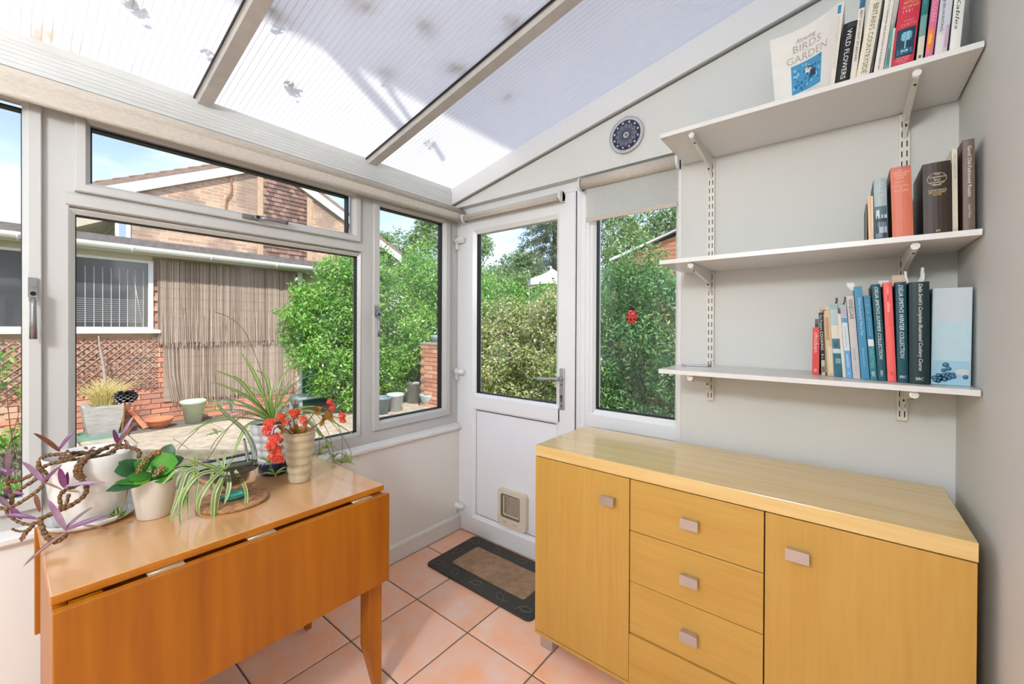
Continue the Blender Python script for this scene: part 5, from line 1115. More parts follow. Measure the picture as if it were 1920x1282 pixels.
# bowl hull: sections along the table's length from tail (towards -y) to breast, tilted rim
ydir = Vector((-.10,-1,0)).normalized(); xdir = Vector((1,-.1,0)).normalized()
hull = [(-.068,.010,.060,.100),(-.060,.042,.036,.098),(-.04,.060,.024,.095),(-.01,.068,.020,.093),(.02,.066,.021,.092),(.045,.056,.028,.094),(.065,.040,.045,.097),(.09,.020,.070,.100),(.108,.003,.092,.104)]
v = []; nn = 13
for (s_, hw, zb_, zt2) in hull:
    for k in range(nn):
        t = PI*k/(nn-1); v.append(SB + ydir*s_ + xdir*(hw*math.cos(t)) + Vector((0,0,zt2-(zt2-zb_)*math.sin(t)**.7 if math.sin(t) > 0 else zt2)))
f = [(i*nn+k, i*nn+k+1, (i+1)*nn+k+1, (i+1)*nn+k) for i in range(len(hull)-1) for k in range(nn-1)]
mb = MB(); mb.add(v, f, 0, True)
for e_ in (0, nn-1): mb.tube([v[i*nn+e_] for i in range(len(hull))], .0028, 8)
mb.build('bowl', m_gbd, sw, fix=False)
v2 = [SB + ydir*s_ + xdir*(hw*.90*math.cos(PI*k/(nn-1))) + Vector((0,0,(zt2-.012)-((zt2-.012)-zb_-.003)*math.sin(PI*k/(nn-1))**.7)) for (s_, hw, zb_, zt2) in hull[1:8] for k in range(nn)]
mb = MB(); mb.add(v2, [(i*nn+k, i*nn+k+1, (i+1)*nn+k+1, (i+1)*nn+k) for i in range(6) for k in range(nn-1)], 0, True)
mb.add(v2, [(i*nn, (i+1)*nn, (i+1)*nn+nn-1, i*nn+nn-1) for i in range(6)]); mb.build('soil', mat('bowl_soil', S(40,32,22), rough=1, var=(70,.9), col2=S(96,78,44), bump=(140,.8)), sw)
nk = smooth_path(PX([(468,886,-1.52),(476,868,-1.55),(477,848,-1.555),(470,826,-1.555),(455,803,-1.555),(430,782,-1.555),(415,767,-1.555),(410.5,757.5,-1.555),(416,750.5,-1.555),(427,750.5,-1.55),(434,756,-1.548),(435,766,-1.545),(434.5,774,-1.543)], -1.55), 5)
K = len(nk); mb = MB(); mb.tube(nk, [.0105-.0065*min(1,i/(K*.55)) if i < K*.62 else (.004+.003*math.sin(PI*(i/K-.62)/.38) if i < K-2 else .0028) for i in range(K)], 10)
mb.build('neck', m_gsw, sw, fix=False)
mb = MB(); mb.tube(smooth_path(PX([(470,884,-1.53),(466,866,-1.56),(462,846,-1.565),(458,822,-1.562)],-1.55),4), [.012,.011,.010,.009,.008,.007,.006,.005,.005,.004,.004,.003,.003][:13], 8); mb.build('breast', m_gsw, sw, fix=False)
def spider(parent, specs, w_, mats=(0,1), name='leaf', hint=(.65,-.25,.7), ml=None, n=9):
    for (pts_, ws) in specs:
        P = smooth_path(PX(pts_, -1.5), max(2, n//max(1,len(pts_)-1))); mb = MB()
        blade(mb, P, strap(len(P)-1, w_*ws), mats[0], hint=hint, mid=mats[1], fold=.35); mb.build(name, ml, parent, fix=False)
bx_, by_ = (418, 882), -1.50
sp1 = [([(418,882,-1.50),(385,885,-1.485),(364,897,-1.475),(348,918,-1.47),(339,940,-1.47),(337,970,-1.47),(342,999,-1.465)],1.15),
 ([(418,882,-1.495),(400,896,-1.475),(385,915,-1.465),(374,935,-1.462),(371,955,-1.46),(377,968,-1.455)],1.2),
 ([(421,884,-1.49),(411,905,-1.47),(402,925,-1.46),(399,950,-1.455),(399,975,-1.45),(395,996,-1.445)],1.15),
 ([(423,884,-1.49),(415,910,-1.47),(408,940,-1.46),(405,965,-1.455),(405,983,-1.45)],.7),
 ([(427,885,-1.49),(430,905,-1.47),(427,925,-1.46),(420,946,-1.45)],1.15),
 ([(440,882,-1.49),(452,897,-1.47),(461,918,-1.46),(462,938,-1.45),(457,957,-1.445),(440,981,-1.44),(415,990,-1.435),(390,997,-1.43)],.95),
 ([(405,879,-1.51),(385,873,-1.505),(367,866,-1.50),(350,860,-1.50)],.8),
 ([(418,880,-1.51),(420,862,-1.52),(423,846,-1.525)],.75), ([(416,880,-1.51),(411,866,-1.52),(402,858,-1.525)],.7), ([(421,880,-1.51),(432,866,-1.52),(440,858,-1.525)],.7), ([(415,880,-1.50),(398,872,-1.50),(382,868,-1.495)],.7),
 ([(372,872,-1.51),(366,862,-1.51),(365,843,-1.51)],.6), ([(372,873,-1.51),(360,866,-1.51),(352,858,-1.515)],.6), ([(370,874,-1.50),(352,871,-1.50),(335,872,-1.50)],.6),
 ([(366,878,-1.50),(350,885,-1.49),(342,905,-1.485),(334,930,-1.48),(322,962,-1.47),(320,978,-1.465)],1.0),
 ([(368,880,-1.50),(358,893,-1.485),(352,915,-1.48),(352,945,-1.475),(354,975,-1.47)],.9),
 ([(372,880,-1.50),(362,900,-1.485),(350,925,-1.48),(340,950,-1.475),(332,965,-1.47),(312,985,-1.455)],.9),
 ([(364,878,-1.505),(345,884,-1.50),(334,896,-1.495),(330,914,-1.49)],.7), ([(366,882,-1.50),(370,905,-1.48),(366,930,-1.475),(368,958,-1.47)],.7),
 ([(362,880,-1.51),(341,878,-1.515),(326,885,-1.52),(312,900,-1.52),(297,912,-1.52)],.7), ([(398,886,-1.49),(396,905,-1.475),(398,925,-1.47)],.8)]
spider(sw, sp1, .0052, (0,1), ml=[m_spc, m_spg], hint=(.8,-.35,.45))
mb = MB(); mb.tube(smooth_path(PX([(412,884,-1.50),(404,893,-1.48),(402,900,-1.475)], -1.5),4), .0012, 5); mb.tube(smooth_path(PX([(375,975,-1.47),(374,985,-1.455)],-1.47),3), .001, 5); mb.build('runner', m_run, sw)

# ---- white ribbed pot in a dark blue dish with the big spider plant
RC = Vector((-1.718, .665, TT))
bd = thing('blue_dish', 'glossy dark blue dish under the white ribbed pot', 'dish', RC)
mb = MB(); mb.lathe(RC, [(0,.0006),(.048,.0006),(.052,.004),(.068,.030),(.0745,.052),(.073,.054),(.066,.034),(.05,.012),(0,.010)], 44); mb.build('bowl', mat('cobalt_glaze', S(24,28,72), rough=.12, coat=.4), bd)
ps = thing('potted_spider_plant', 'white ribbed pot with a big green spider plant arching before the window', 'potted plant', RC+Vector((0,0,.0105)))
prof = [(0,.0106),(.046,.0106),(.050,.014)]
z = .014; k = 0
while z < .190:
    r = .0525+.030*(z/.19); prof += [(r, z+.002),(r+.0035, z+.012),(r+.0035, z+.022),(r+.0008, z+.029)]; z += .0295; k += 1
prof += [(.0855,.200),(.0835,.201),(.080,.195),(.074,.16)]
mb = MB(); mb.lathe(RC, prof, 48); mb.build('pot', mat('white_ribbed_glaze', S(226,226,226), rough=.35), ps)
mb = MB(); mb.lathe(RC, [(.079,.182),(0,.186)], 24); mb.build('soil', m_soil, ps)
b0 = (512,788)
sp2 = [([(510,788,-1.72),(490,765,-1.70),(453.6,718,-1.68),(425,703,-1.67),(401,693,-1.67)],1.1), ([(508,788,-1.72),(485,762,-1.69),(453.6,738.5,-1.67),(420,724,-1.66),(395,715,-1.65)],1.05),
 ([(512,788,-1.73),(500,755,-1.73),(482,712,-1.72),(468,685,-1.72),(450.5,659,-1.72)],1.05), ([(514,788,-1.73),(508,750,-1.74),(502,714,-1.75),(492,700,-1.76),(478,694,-1.77)],1.1),
 ([(513,788,-1.72),(507,760,-1.71),(507,742,-1.71),(511,728,-1.71),(517,716,-1.71)],.95), ([(516,788,-1.72),(519,752,-1.73),(526.6,714,-1.74),(545,690,-1.75),(574,664,-1.76)],1.0),
 ([(517,788,-1.73),(525,755,-1.75),(540,730,-1.77),(560,714,-1.79),(589,700,-1.81)],.85), ([(518,788,-1.73),(530,765,-1.76),(548,742,-1.80),(568,726,-1.83),(590,716,-1.86)],.5),
 ([(507,790,-1.71),(480,778,-1.69),(450,769,-1.67),(421,769,-1.66),(380,773,-1.65),(340,783,-1.64)],.85), ([(506,791,-1.71),(470,785,-1.68),(430,783,-1.66),(401,789,-1.65),(370,803,-1.63),(347,818,-1.62)],.95),
 ([(507,789,-1.71),(480,768,-1.70),(441,751,-1.69),(410,752,-1.68),(384,761,-1.68)],.85), ([(508,788,-1.72),(470,766,-1.72),(430,757,-1.73),(395,760,-1.73),(362,770,-1.73)],.7),
 ([(507,790,-1.70),(480,790,-1.67),(463,798,-1.64),(452,818,-1.62),(440,845,-1.61),(434,858,-1.605)],1.05), ([(506,790,-1.70),(478,776,-1.68),(448,776,-1.67),(420,790,-1.66)],.6),
 ([(518,788,-1.71),(545,774,-1.68),(580,770,-1.66),(606,780,-1.65),(640,800,-1.66),(679,824,-1.68)],.95), ([(518,789,-1.71),(548,782,-1.67),(575,788,-1.64),(594,807,-1.62),(620,833,-1.62),(640,848,-1.62)],1.0),
 ([(519,788,-1.72),(550,768,-1.72),(590,762,-1.72),(620,770,-1.73)],.8), ([(516,788,-1.73),(530,742,-1.78),(540,720,-1.82),(560,700,-1.86)],.45), ([(517,788,-1.73),(540,752,-1.80),(565,735,-1.84)],.45),
 ([(510,788,-1.73),(497,750,-1.76),(480,730,-1.79),(455,722,-1.81)],.7), ([(511,788,-1.72),(502,768,-1.70),(496,748,-1.69),(488,735,-1.69)],.8), ([(519,789,-1.72),(560,778,-1.74),(600,776,-1.75),(640,790,-1.75)],.6),
 ([(510,788,-1.71),(494,772,-1.69),(470,750,-1.68),(445,735,-1.67),(432,733,-1.67)],.7), ([(514,789,-1.71),(520,770,-1.70),(530,758,-1.70),(545,752,-1.70)],.7)]
spider(ps, sp2, .0058, (0,1), ml=[m_spg, m_spl], hint=(.5,-.5,.7), n=12)
runs = [[(502,790,-1.71),(495,740,-1.70),(490,698,-1.70),(470,645,-1.69),(454,615,-1.68),(429,594.5,-1.67),(403,585,-1.66)], [(505,790,-1.70),(470,775,-1.68),(440,790,-1.66),(417,818,-1.64),(400,845,-1.63),(388,862,-1.62)], [(505,790,-1.70),(466,776,-1.67),(430,800,-1.65),(405,825,-1.63),(395,842,-1.62)], [(504,790,-1.70),(470,772,-1.69),(430,775,-1.67),(390,790,-1.65),(352,822,-1.63),(334,842,-1.62)],
 [(520,790,-1.70),(527,768,-1.69),(540,759,-1.68),(562,764,-1.66),(583,781,-1.64),(596,805,-1.63),(599,840,-1.62),(594,857,-1.62)], [(520,790,-1.70),(550,770,-1.68),(590,775,-1.67),(615,810,-1.66),(624,845,-1.66),(626,868,-1.66)], [(521,790,-1.70),(560,768,-1.68),(605,772,-1.67),(635,800,-1.66),(642,835,-1.66),(640,868,-1.66)], [(520,790,-1.70),(548,770,-1.69),(585,790,-1.67),(610,825,-1.66),(622,860,-1.65),(640,872,-1.65)], [(521,790,-1.70),(570,766,-1.70),(620,790,-1.69),(655,840,-1.67),(658,868,-1.66)]]
mb = MB()
for r_ in runs: mb.tube(smooth_path(PX(r_, -1.66), 5), [.0013]*100 if False else .0012, 5)
mb.build('runner', m_run, ps)
def plantlet(c_, X, n, L, seed, parent=ps, wid=.0030, nm='plantlet'):
    Rn = random.Random(seed); B = at(c_[0], c_[1], X=X); mb = MB()
    for k in range(n):
        t = 2*PI*k/n+Rn.uniform(-.3,.3); el = Rn.uniform(.1,1.1); l = L*Rn.uniform(.6,1.15); d = Vector((math.cos(t)*math.cos(el), math.sin(t)*math.cos(el), math.sin(el)))
        T = B+d*l+Vector((0,0,-.35*l)); T.z = max(T.z, TT+.003) if (TX0 < T.x < TX1 and TY0 < T.y < TY1) else T.z
        blade(mb, bez(B, B+d*l*.6+Vector((0,0,.1*l)), T, 5), strap(5, wid*Rn.uniform(.8,1.2)), 0, mid=1)
    return mb.build(nm, [m_spg, m_spl], parent, fix=False)
plantlet((640,868), -1.66, 13, .060, 1); plantlet((626,858), -1.66, 9, .045, 2); plantlet((600,852), -1.63, 9, .042, 3); plantlet((652,862), -1.64, 9, .060, 4); plantlet((516,890), -1.60, 11, .050, 5); plantlet((505,868), -1.61, 8, .045, 6); plantlet((405,812), -1.63, 7, .030, 7); plantlet((612,840), -1.66, 7, .04, 8)
mb = MB(); mb.tube(smooth_path(PX([(516,892,-1.60),(512,880,-1.605),(505,870,-1.61),(512,850,-1.615),(530,856,-1.61)],-1.6),4), .0014, 5); mb.build('runner', m_run, ps)

# ---- tall beige ribbed pot with the orange-red flowers
OC = Vector((-1.555, .688, TT))
po = thing('potted_red_kalanchoe', 'tall beige ribbed pot of straggling orange-red flowers at the far end of the table', 'potted plant', OC)
prof = [(0,.0006),(.034,.0006),(.036,.003)]; z = .003; k = 0
while z < .175:
    r = .0365+.0165*(z/.18); prof += [(r-.001, z+.002),(r+.002, z+.010),(r+.0025, z+.018),(r-.0005, z+.0285)]; z += .0292
prof += [(.0565,.182),(.0555,.1845),(.0525,.182),(.048,.15)]
mb = MB(); mb.lathe(OC, prof, 44); mb.build('pot', mat('pearly_beige_glaze', S(206,192,162), rough=.28, var=(12,.5), col2=S(184,170,134), coat=.3), po)
mb = MB(); mb.lathe(OC, [(.053,.166),(0,.170)], 24); mb.build('soil', m_soil, po)
stk = [[(548,815,-1.55),(530,800,-1.53),(515,803,-1.51),(512,825,-1.50),(515,850,-1.50)], [(560,815,-1.56),(572,800,-1.56),(585,779,-1.55),(594,770,-1.55)], [(570,812,-1.55),(588,800,-1.54),(606,789,-1.53),(626,781,-1.52)], [(626,781,-1.52),(634,783,-1.515),(642,784,-1.51)], [(594,770,-1.55),(608,764,-1.55),(619,760,-1.55)], [(552,815,-1.56),(545,800,-1.57),(540,790,-1.57),(527,785,-1.57)], [(556,815,-1.57),(552,795,-1.58),(549,780,-1.58)], [(562,815,-1.55),(567,800,-1.54),(569,792,-1.54)]]
mb = MB()
for s_ in stk: mb.tube(smooth_path(PX(s_, -1.55), 4), .0017, 6)
mb.build('stalk', m_stalk, po)
for (x, y, X, r) in ((506,796,-1.505,.017),(498,808,-1.50,.013),(516,826,-1.495,.019),(508,836,-1.495,.014),(517,850,-1.495,.019),(524,862,-1.495,.012),(512,858,-1.495,.012),(527,783,-1.57,.013),(536,792,-1.565,.011),(550,777,-1.58,.015),(558,773,-1.58,.009),(568.5,788,-1.54,.014),(618,753,-1.55,.009),(622,764,-1.55,.010),(641,780,-1.51,.011),(642,789,-1.51,.009)):
    r *= 1.2; c_ = at(x, y, X=X); mb = MB(); Rn = random.Random(int(x*7+y))
    for k in range(int(34*(r/.015)**2)+14):
        d = Vector((Rn.gauss(.35,.8), Rn.gauss(-.15,.8), Rn.gauss(.45,.8))).normalized(); p = c_+d*r*Rn.uniform(.55,1.2); a_ = d.orthogonal().normalized(); b2 = d.cross(a_); q = .0056*Rn.uniform(.8,1.3); t0 = Rn.uniform(0, PI)
        for j in range(4):
            t = t0+PI/2*j; e_ = a_*math.cos(t)+b2*math.sin(t); g_ = a_*math.cos(t+PI/2)+b2*math.sin(t+PI/2)
            mb.add([p, p+e_*q*.6+g_*q*.36+d*.0012, p+e_*q*1.15+d*.0005, p+e_*q*.6-g_*q*.36+d*.0012], [(0,1,2,3)], k % 3 == 0)
    mb.m = [int(q_) for q_ in mb.m]; mb.build('flower_head', [m_flow, m_flow2], po, fix=False)
def oleaf(b_, t_, X, w_, X2=None):
    B, T = at(b_[0], b_[1], X=X), at(t_[0], t_[1], X=X2 or X+.012); mb = MB(); n = 6; blade(mb, bez(B, (B+T)/2+Vector((.004,0,.006)), T, n), [w_*max(.05, math.sin(PI*min(1,.08+.92*i/n))**.7) for i in range(n+1)], 0, fold=.3); mb.build('leaf', m_autumn, po, fix=False)
for (b_, t_, X, w_) in (((530,808),(518,800),-1.50,.011),((528,806),(532,796),-1.50,.010),((526,810),(536,812),-1.50,.010),((552,812),(541,806),-1.535,.013),((556,812),(550,795),-1.54,.012),((560,812),(572,800),-1.53,.013),((562,814),(585,804),-1.525,.013),((566,812),(576,795),-1.54,.010),((558,814),(556,806),-1.52,.012),((594,772),(589,762),-1.545,.009),((594,772),(603,764),-1.545,.009),((592,774),(598,778),-1.54,.008),((606,789),(604,778),-1.53,.010),((612,786),(614,772),-1.525,.010),((618,784),(624,774),-1.52,.010),((616,786),(624,788),-1.515,.009),((606,790),(600,800),-1.525,.008),((524,830),(532,824),-1.49,.011),((510,842),(505,850),-1.49,.009),((524,842),(532,838),-1.49,.008)):
    oleaf(b_, t_, X, w_*1.15)
mb = MB(); mb.tube(smooth_path(PX([(524,862,-1.495),(514,864,-1.50),(508,872,-1.52),(506,882,-1.53)],-1.5),4), .0022, 6); mb.build('stalk', mat('green_stalk', S(70,110,60), rough=.5), po)
# ------------------------------------------------------------------ garden ground
GZ = -.13
m_slab = mat('riven_sandstone', S(196,184,166), rough=.9, var=(9,.85,8), col2=S(146,132,114), bump=(40,.8), obj_var=.10)
m_gravel = mat('grey_gravel', S(140,134,126), rough=1, var=(90,.95,5), col2=S(70,66,62), bump=(110,1.0))
m_lawn = mat('lawn_soil', S(96,120,54), rough=1, var=(30,.8), col2=S(64,84,40), bump=(80,.8))
g = MB().box(-40, 6, 1.98, 45, GZ-.6, GZ-.30).box(-40, -2.06, -12, 1.98, GZ-.6, GZ-.30).build('ground', m_lawn, kind='structure', label='garden ground under grass and planting', loc=(0,0,0))
gp = MB().box(-7.85, -7.30, -3, 5.2, GZ-.31, GZ-.004).build('gravel_strip', m_gravel, kind='structure', label='grey gravel strip along the foot of the outbuilding wall', loc=(0,0,0))
# patio of stone slabs, bounded on the near side by timber edging that runs obliquely
pat = struct('patio_path', 'pale riven stone patio between the window and the outbuilding')
e0, e1 = at(-40, 843, Z=GZ), at(470, 846, Z=GZ); ed = (e1-e0).normalized(); en = Vector((ed.y, -ed.x, 0))
def clip_half(poly, q, n_, off):
    out = []
    for i in range(len(poly)):
        A, B = Vector((*poly[i], 0)), Vector((*poly[(i+1) % len(poly)], 0)); da, db = (A-q).dot(n_)-off, (B-q).dot(n_)-off
        if da <= 0: out.append((A.x, A.y))
        if da*db < 0: C_ = A+(B-A)*(da/(da-db)); out.append((C_.x, C_.y))
    return out
qz = Vector((e0.x, e0.y, 0)); bed = clip_half([(-7.31,-3),(-3.0,-3),(-3.0,7.0),(-7.31,7.0)], qz, en, -.03)
MB().prism(bed, GZ-.31, GZ-.028, 'z').build('bedding', mat('sand_bedding', S(150,136,112), rough=1, var=(40,.6)), pat)
Rn = random.Random(11); xs = [-7.30]; 
while xs[-1] < -3.6: xs.append(xs[-1]+Rn.choice((.45,.6,.75)))
for i in range(len(xs)-1):
    y = -2.6+Rn.uniform(-.5,0)
    while y < 6.6:
        l = Rn.choice((.45,.6,.75,.9)); xa, xb, ya, yb = xs[i]+.008, xs[i+1]-.008, y+.008, y+l-.008; y += l
        c_ = Vector(((xa+xb)/2, (ya+yb)/2, 0))
        pg = clip_half([(xa,ya),(xb,ya),(xb,yb),(xa,yb)], qz, en, -.04)      # the slabs stop at the timber edge
        if len(pg) < 3: continue
        dz = Rn.uniform(-.004,.004); mb = MB(); rprism(mb, [(x-c_.x, y_-c_.y) for x, y_ in pg], -.03, 0, .006)
        me = mesh_of(mb, 'paving_slab', [m_slab]); place(me, 'paving_slab', pat, (c_.x, c_.y, GZ+dz))
m_sleeper = mat('weathered_timber', S(150,140,122), rough=.95, var=(14,.9,6), col2=S(98,90,74), stretch=(.25,1,1), bump=(50,.7))
te = thing('timber_edging', 'weathered grey timber edging of stacked boards at the near side of the patio', 'edging', (e0+e1)/2)
a_ = e0-ed*.25; b_ = e1+ed*.35
for k, (zt2, hh, off) in enumerate(((GZ+.008,.085,0.0),(GZ-.085,.10,.02),(GZ-.195,.10,.035))):
    mb = MB(); mid_ = (a_+b_)/2+en*(off+.02); mb.obox((mid_.x, mid_.y, zt2-hh/2), (b_-a_)/2, en*.045, Vector((0,0,hh/2))); mb.build('board', m_sleeper, te)
# ------------------------------------------------------------------ outbuilding: brick wall, windows, gutter, flat roof, green door
WX = -7.85
brk = [mat('brick_red_%s' % n, c, rough=.9, var=(26,.55), col2=tuple(k*.7 for k in c), bump=(90,.4)) for n, c in (('a', S(214,152,126)), ('b', S(202,138,112)), ('c', S(222,172,146)), ('d', S(186,134,116)))]
m_mort = mat('pale_mortar', S(196,170,146), rough=1, var=(60,.4))
m_cream = mat('cream_board', S(206,198,172), rough=.7, var=(6,.3)); m_whp = mat('white_outdoor_paint', S(236,238,240), rough=.45); m_felt = mat('grey_roof_felt', S(124,120,120), rough=1, var=(20,.8,8), col2=S(88,84,84), bump=(60,.8))
m_winglass = mat('dark_reflecting_glass', S(66,68,72), rough=.06, spec=.9)
ob_ = thing('outbuilding', 'long low brick outbuilding with a flat roof and white gutter across the patio', 'building', (WX, 1.2, GZ))
mb = MB(); mb.box(WX-2.6, WX-.012, -4.5, 5.4, GZ-.1, 2.40); mb.build('wall', m_mort, ob_)
bl, bh, jt = .215, .065, .010
bmesh_ = []
for m_ in brk:
    q = MB(); q.cbox(-.012, .010, -bl/2, bl/2, -bh/2, bh/2, .004); bmesh_.append(mesh_of(q, 'brick', [m_]))
def bricks(parent, y0, y1, z0, z1, X, skip=lambda y, z: False):
    r = int(round((z0-GZ)/(bh+jt))); z = GZ+r*(bh+jt)+bh/2
    while z < z1:
        y = y0 - (bl+jt)*(.5 if r % 2 else 0)
        while y < y1:
            yc = y+bl/2
            if not skip(yc, z) and yc > y0-.05 and yc < y1+.05: place(bmesh_[Rn.randrange(4)], 'brick', parent, (X+Rn.uniform(-.002,.002), yc, z))
            y += bl+jt
        z += bh+jt; r += 1
reedL = 1.50
bricks(ob_, .02, 1.55, GZ, 1.17, WX); bricks(ob_, 1.36, 1.60, 1.22, 2.1, WX, lambda y, z: y < 1.40); bricks(ob_, 1.6, 3.32, GZ, .12, WX); bricks(ob_, 3.1, 3.40, .12, 1.2, WX)
mb = MB()
mb.box(WX-.01, WX+.03, -4.5, 1.375, 2.235, 2.40); mb.box(WX-.01, WX+.02, 1.375, 5.4, 2.30, 2.40); mb.box(WX, WX+.26, -4.5, 3.75, 2.395, 2.41); mb.box(WX+.22, WX+.245, -4.5, 3.75, 2.30, 2.41)
mb.build('fascia', m_cream, ob_)
mb = MB(); mb.box(WX-2.8, WX+.235, -4.6, 3.80, 2.412, 2.51); mb.build('roof_edge', m_felt, ob_)
for y in (-.4, 1.05, 2.35, 3.3):
    pass
# half-round gutter with brackets
gx, gz = WX+.30, 2.385
sec = [(gx+.052*math.cos(t), gz-.062*math.sin(t)) for t in [PI*k/10 for k in range(11)]] + [(gx+.047*math.cos(t), gz-.056*math.sin(t)) for t in [PI*k/10 for k in range(10,-1,-1)]]
mb = MB(); n = len(sec); v = [(x, y, z) for y in (-4.5, 3.72) for x, z in sec]; mb.add(v, [(i, (i+1) % n, n+(i+1) % n, n+i) for i in range(n)], 0, False); mb.build('gutter', m_whp, ob_)
for y in (.12, 1.12, 2.02, 2.95):
    mb = MB(); mb.tube([(gx+.055*math.cos(t), y, gz-.065*math.sin(t)) for t in [PI*k/8 for k in range(9)]], .012, 5); mb.box(WX+.24, WX+.262, y-.012, y+.012, 2.32, 2.40); mb.build('gutter_bracket', m_whp, ob_)
def out_window(y0, y1, z0, z1, label=None, lines=0):
    mb = MB(); fr_ = .055
    mb.box(WX-.02, WX+.035, y0, y0+fr_, z0, z1); mb.box(WX-.02, WX+.035, y1-fr_, y1, z0, z1); mb.box(WX-.02, WX+.035, y0+fr_, y1-fr_, z1-fr_*.6, z1); mb.box(WX-.02, WX+.035, y0+fr_, y1-fr_, z0, z0+fr_*.6)
    wf = mb.build('window', m_whp, ob_)
    mb = MB(); mb.box(WX-.02, WX+.004, y0+fr_, y1-fr_, z0+fr_*.6, z1-fr_*.6); mb.build('pane', m_winglass, wf)
    if lines:
        mb = MB()
        for k in range(lines): 
            yy = y0+fr_+(y1-y0-2*fr_)*(k+.7)/(lines+.3); mb.box(WX+.0041, WX+.006, yy-.003, yy+.003, z0+fr_*.6, z1-.14)
        for k in range(12):
            zz = z0+fr_+.028*k+.05; mb.box(WX+.0041, WX+.0052, y0+fr_, y1-fr_-.05, zz-.0015, zz+.0015)
        mb.tube([(WX+.006, y1-fr_-.16, z1-.2),(WX+.006, y1-fr_-.06, z0+.05)], .004, 5)
        mb.build('blind_cord', mat('pale_cord', S(196,198,200), rough=.8), wf)
    mb = MB(); mb.prism([(WX-.02,z0-.05),(WX+.10,z0-.055),(WX+.10,z0-.01),(WX-.02,z0+.005)], y0-.08, y1+.07, 'y'); mb.build('window_sill', m_whp, ob_)
out_window(.50, 1.385, 1.255, 2.24, lines=9); out_window(-1.6, .235, 1.255, 2.24)
mb = MB(); mb.box(WX-.01, WX+.02, .235, .50, 1.2, 2.24); mb.build('window_panel', m_cream, ob_)
# green door with white post at the right end
dg = MB()
for k in range(6): dg.cbox(WX+.005, WX+.035, 3.50+.13*k, 3.50+.13*(k+1)-.006, GZ, 1.9, .006)
dg.build('door', mat('bottle_green_paint', S(30,132,104), rough=.5, var=(8,.3)), ob_)
MB().box(WX-.01, WX+.06, 3.41, 3.49, GZ, 2.3).build('door_post', m_whp, ob_)
MB().box(WX+.02, WX+.30, 3.60, 4.4, .28, .36).build('door_step', mat('green_bench', S(60,150,122), rough=.6), ob_)

# ------------------------------------------------------------------ reed screens
m_reed = [mat('dry_reed_%s' % n, c, rough=.95) for n, c in (('a', S(194,176,162)), ('b', S(162,144,132)), ('c', S(218,204,190)), ('d', S(124,108,98)))]
def reeds(label, y0, y1, z0, z1, x, seed, flare):
    t = thing('reed_screen', label, 'screen', (x, (y0+y1)/2, z0), 'reed screens on the outbuilding')
    R = np.random.default_rng(seed); n = int((y1-y0)/.0066); v = []; f = []; mi = []
    for k in range(n):
        y = y0+(y1-y0)*k/n+R.normal(0,.0012); a = z0+R.uniform(-.035,.035); b = z1+R.uniform(-.012,.012); r = R.uniform(.0020,.0038); xx = x+R.normal(0,.004)
        dy = R.normal(0,.010)+flare*(.10*(1-k/n*6) if k < n/6 else 0); o = len(v)
        for (yy, zz, ex) in ((y+dy, a, .018*abs(R.normal())), (y+dy*.2, a+(b-a)*.45, 0), (y, b, 0)):
            for q in range(3): v.append((xx+ex+r*math.cos(2.1*q), yy+r*math.sin(2.1*q), zz))
        m_ = int(R.choice(4, p=(.38,.27,.22,.13)))
        for lv in range(2):
            for q in range(3): f.append((o+lv*3+q, o+lv*3+(q+1) % 3, o+(lv+1)*3+(q+1) % 3, o+(lv+1)*3+q)); mi.append(m_)
    mb = MB(); mb.add(v, f); mb.m = mi; mb.build('reeds', m_reed, t, kind='stuff', fix=False)
    mb = MB(); zz = z0+.12
    while zz < z1: mb.box(x+.003, x+.0055, y0, y1, zz-.0008, zz+.0008); zz += .145
    mb.build('binding_wire', mat('binding_wire', S(140,128,116), rough=.6, metal=.4), t)
    MB().box(x-.014, x-.008, y0, y1-.01, z0+.04, z1-.02).build('backing', m_reed[1], t)
reeds('upper reed screen hanging on the outbuilding wall', 1.43, 3.38, 1.02, 2.28, WX+.065, 1, 0.0)
reeds('lower reed screen with a ragged foot on the outbuilding wall', 1.50, 3.36, .14, 1.10, WX+.04, 2, 1.0)

# ------------------------------------------------------------------ willow trellis
tr = thing('willow_trellis', 'expanding willow trellis fixed below the outbuilding windows', 'trellis', (WX+.05, .6, .5))
m_will = mat('grey_willow', S(168,154,142), rough=.9, var=(30,.6)); Rw = random.Random(4)
ya, yb, za, zb2 = -.35, 1.415, .42, 1.10; p_ = .088
for sgn in (1, -1):
    c_ = ya-(zb2-za)
    while c_ < yb+(zb2-za):
        # diagonal lath clipped to the panel
        pts_ = []
        for zz in (za, zb2):
            yy = c_+(zz-za)*sgn*1.0 if sgn > 0 else c_+(zb2-za)-(zz-za); pts_.append([yy, zz])
        (y0_, z0_), (y1_, z1_) = pts_
        def clip(yq):
            t = (yq-y0_)/(y1_-y0_); return [yq, z0_+(z1_-z0_)*t]
        A_, B_ = [y0_, z0_], [y1_, z1_]
        lo, hi = min(y0_, y1_), max(y0_, y1_)
        if hi > ya and lo < yb:
            if A_[0] < ya: A_ = clip(ya)
            if A_[0] > yb: A_ = clip(yb)
            if B_[0] < ya: B_ = clip(ya)
            if B_[0] > yb: B_ = clip(yb)
            if abs(A_[1]-B_[1]) > .03:
                mb = MB(); x_ = WX+.05+.012*(sgn > 0); mb.tube([(x_,A_[0],A_[1]),(x_+Rw.uniform(-.004,.004),(A_[0]+B_[0])/2+Rw.uniform(-.006,.006),(A_[1]+B_[1])/2),(x_,B_[0],B_[1])], .0068, 5); mb.build('slat', m_will, tr)
        c_ += p_

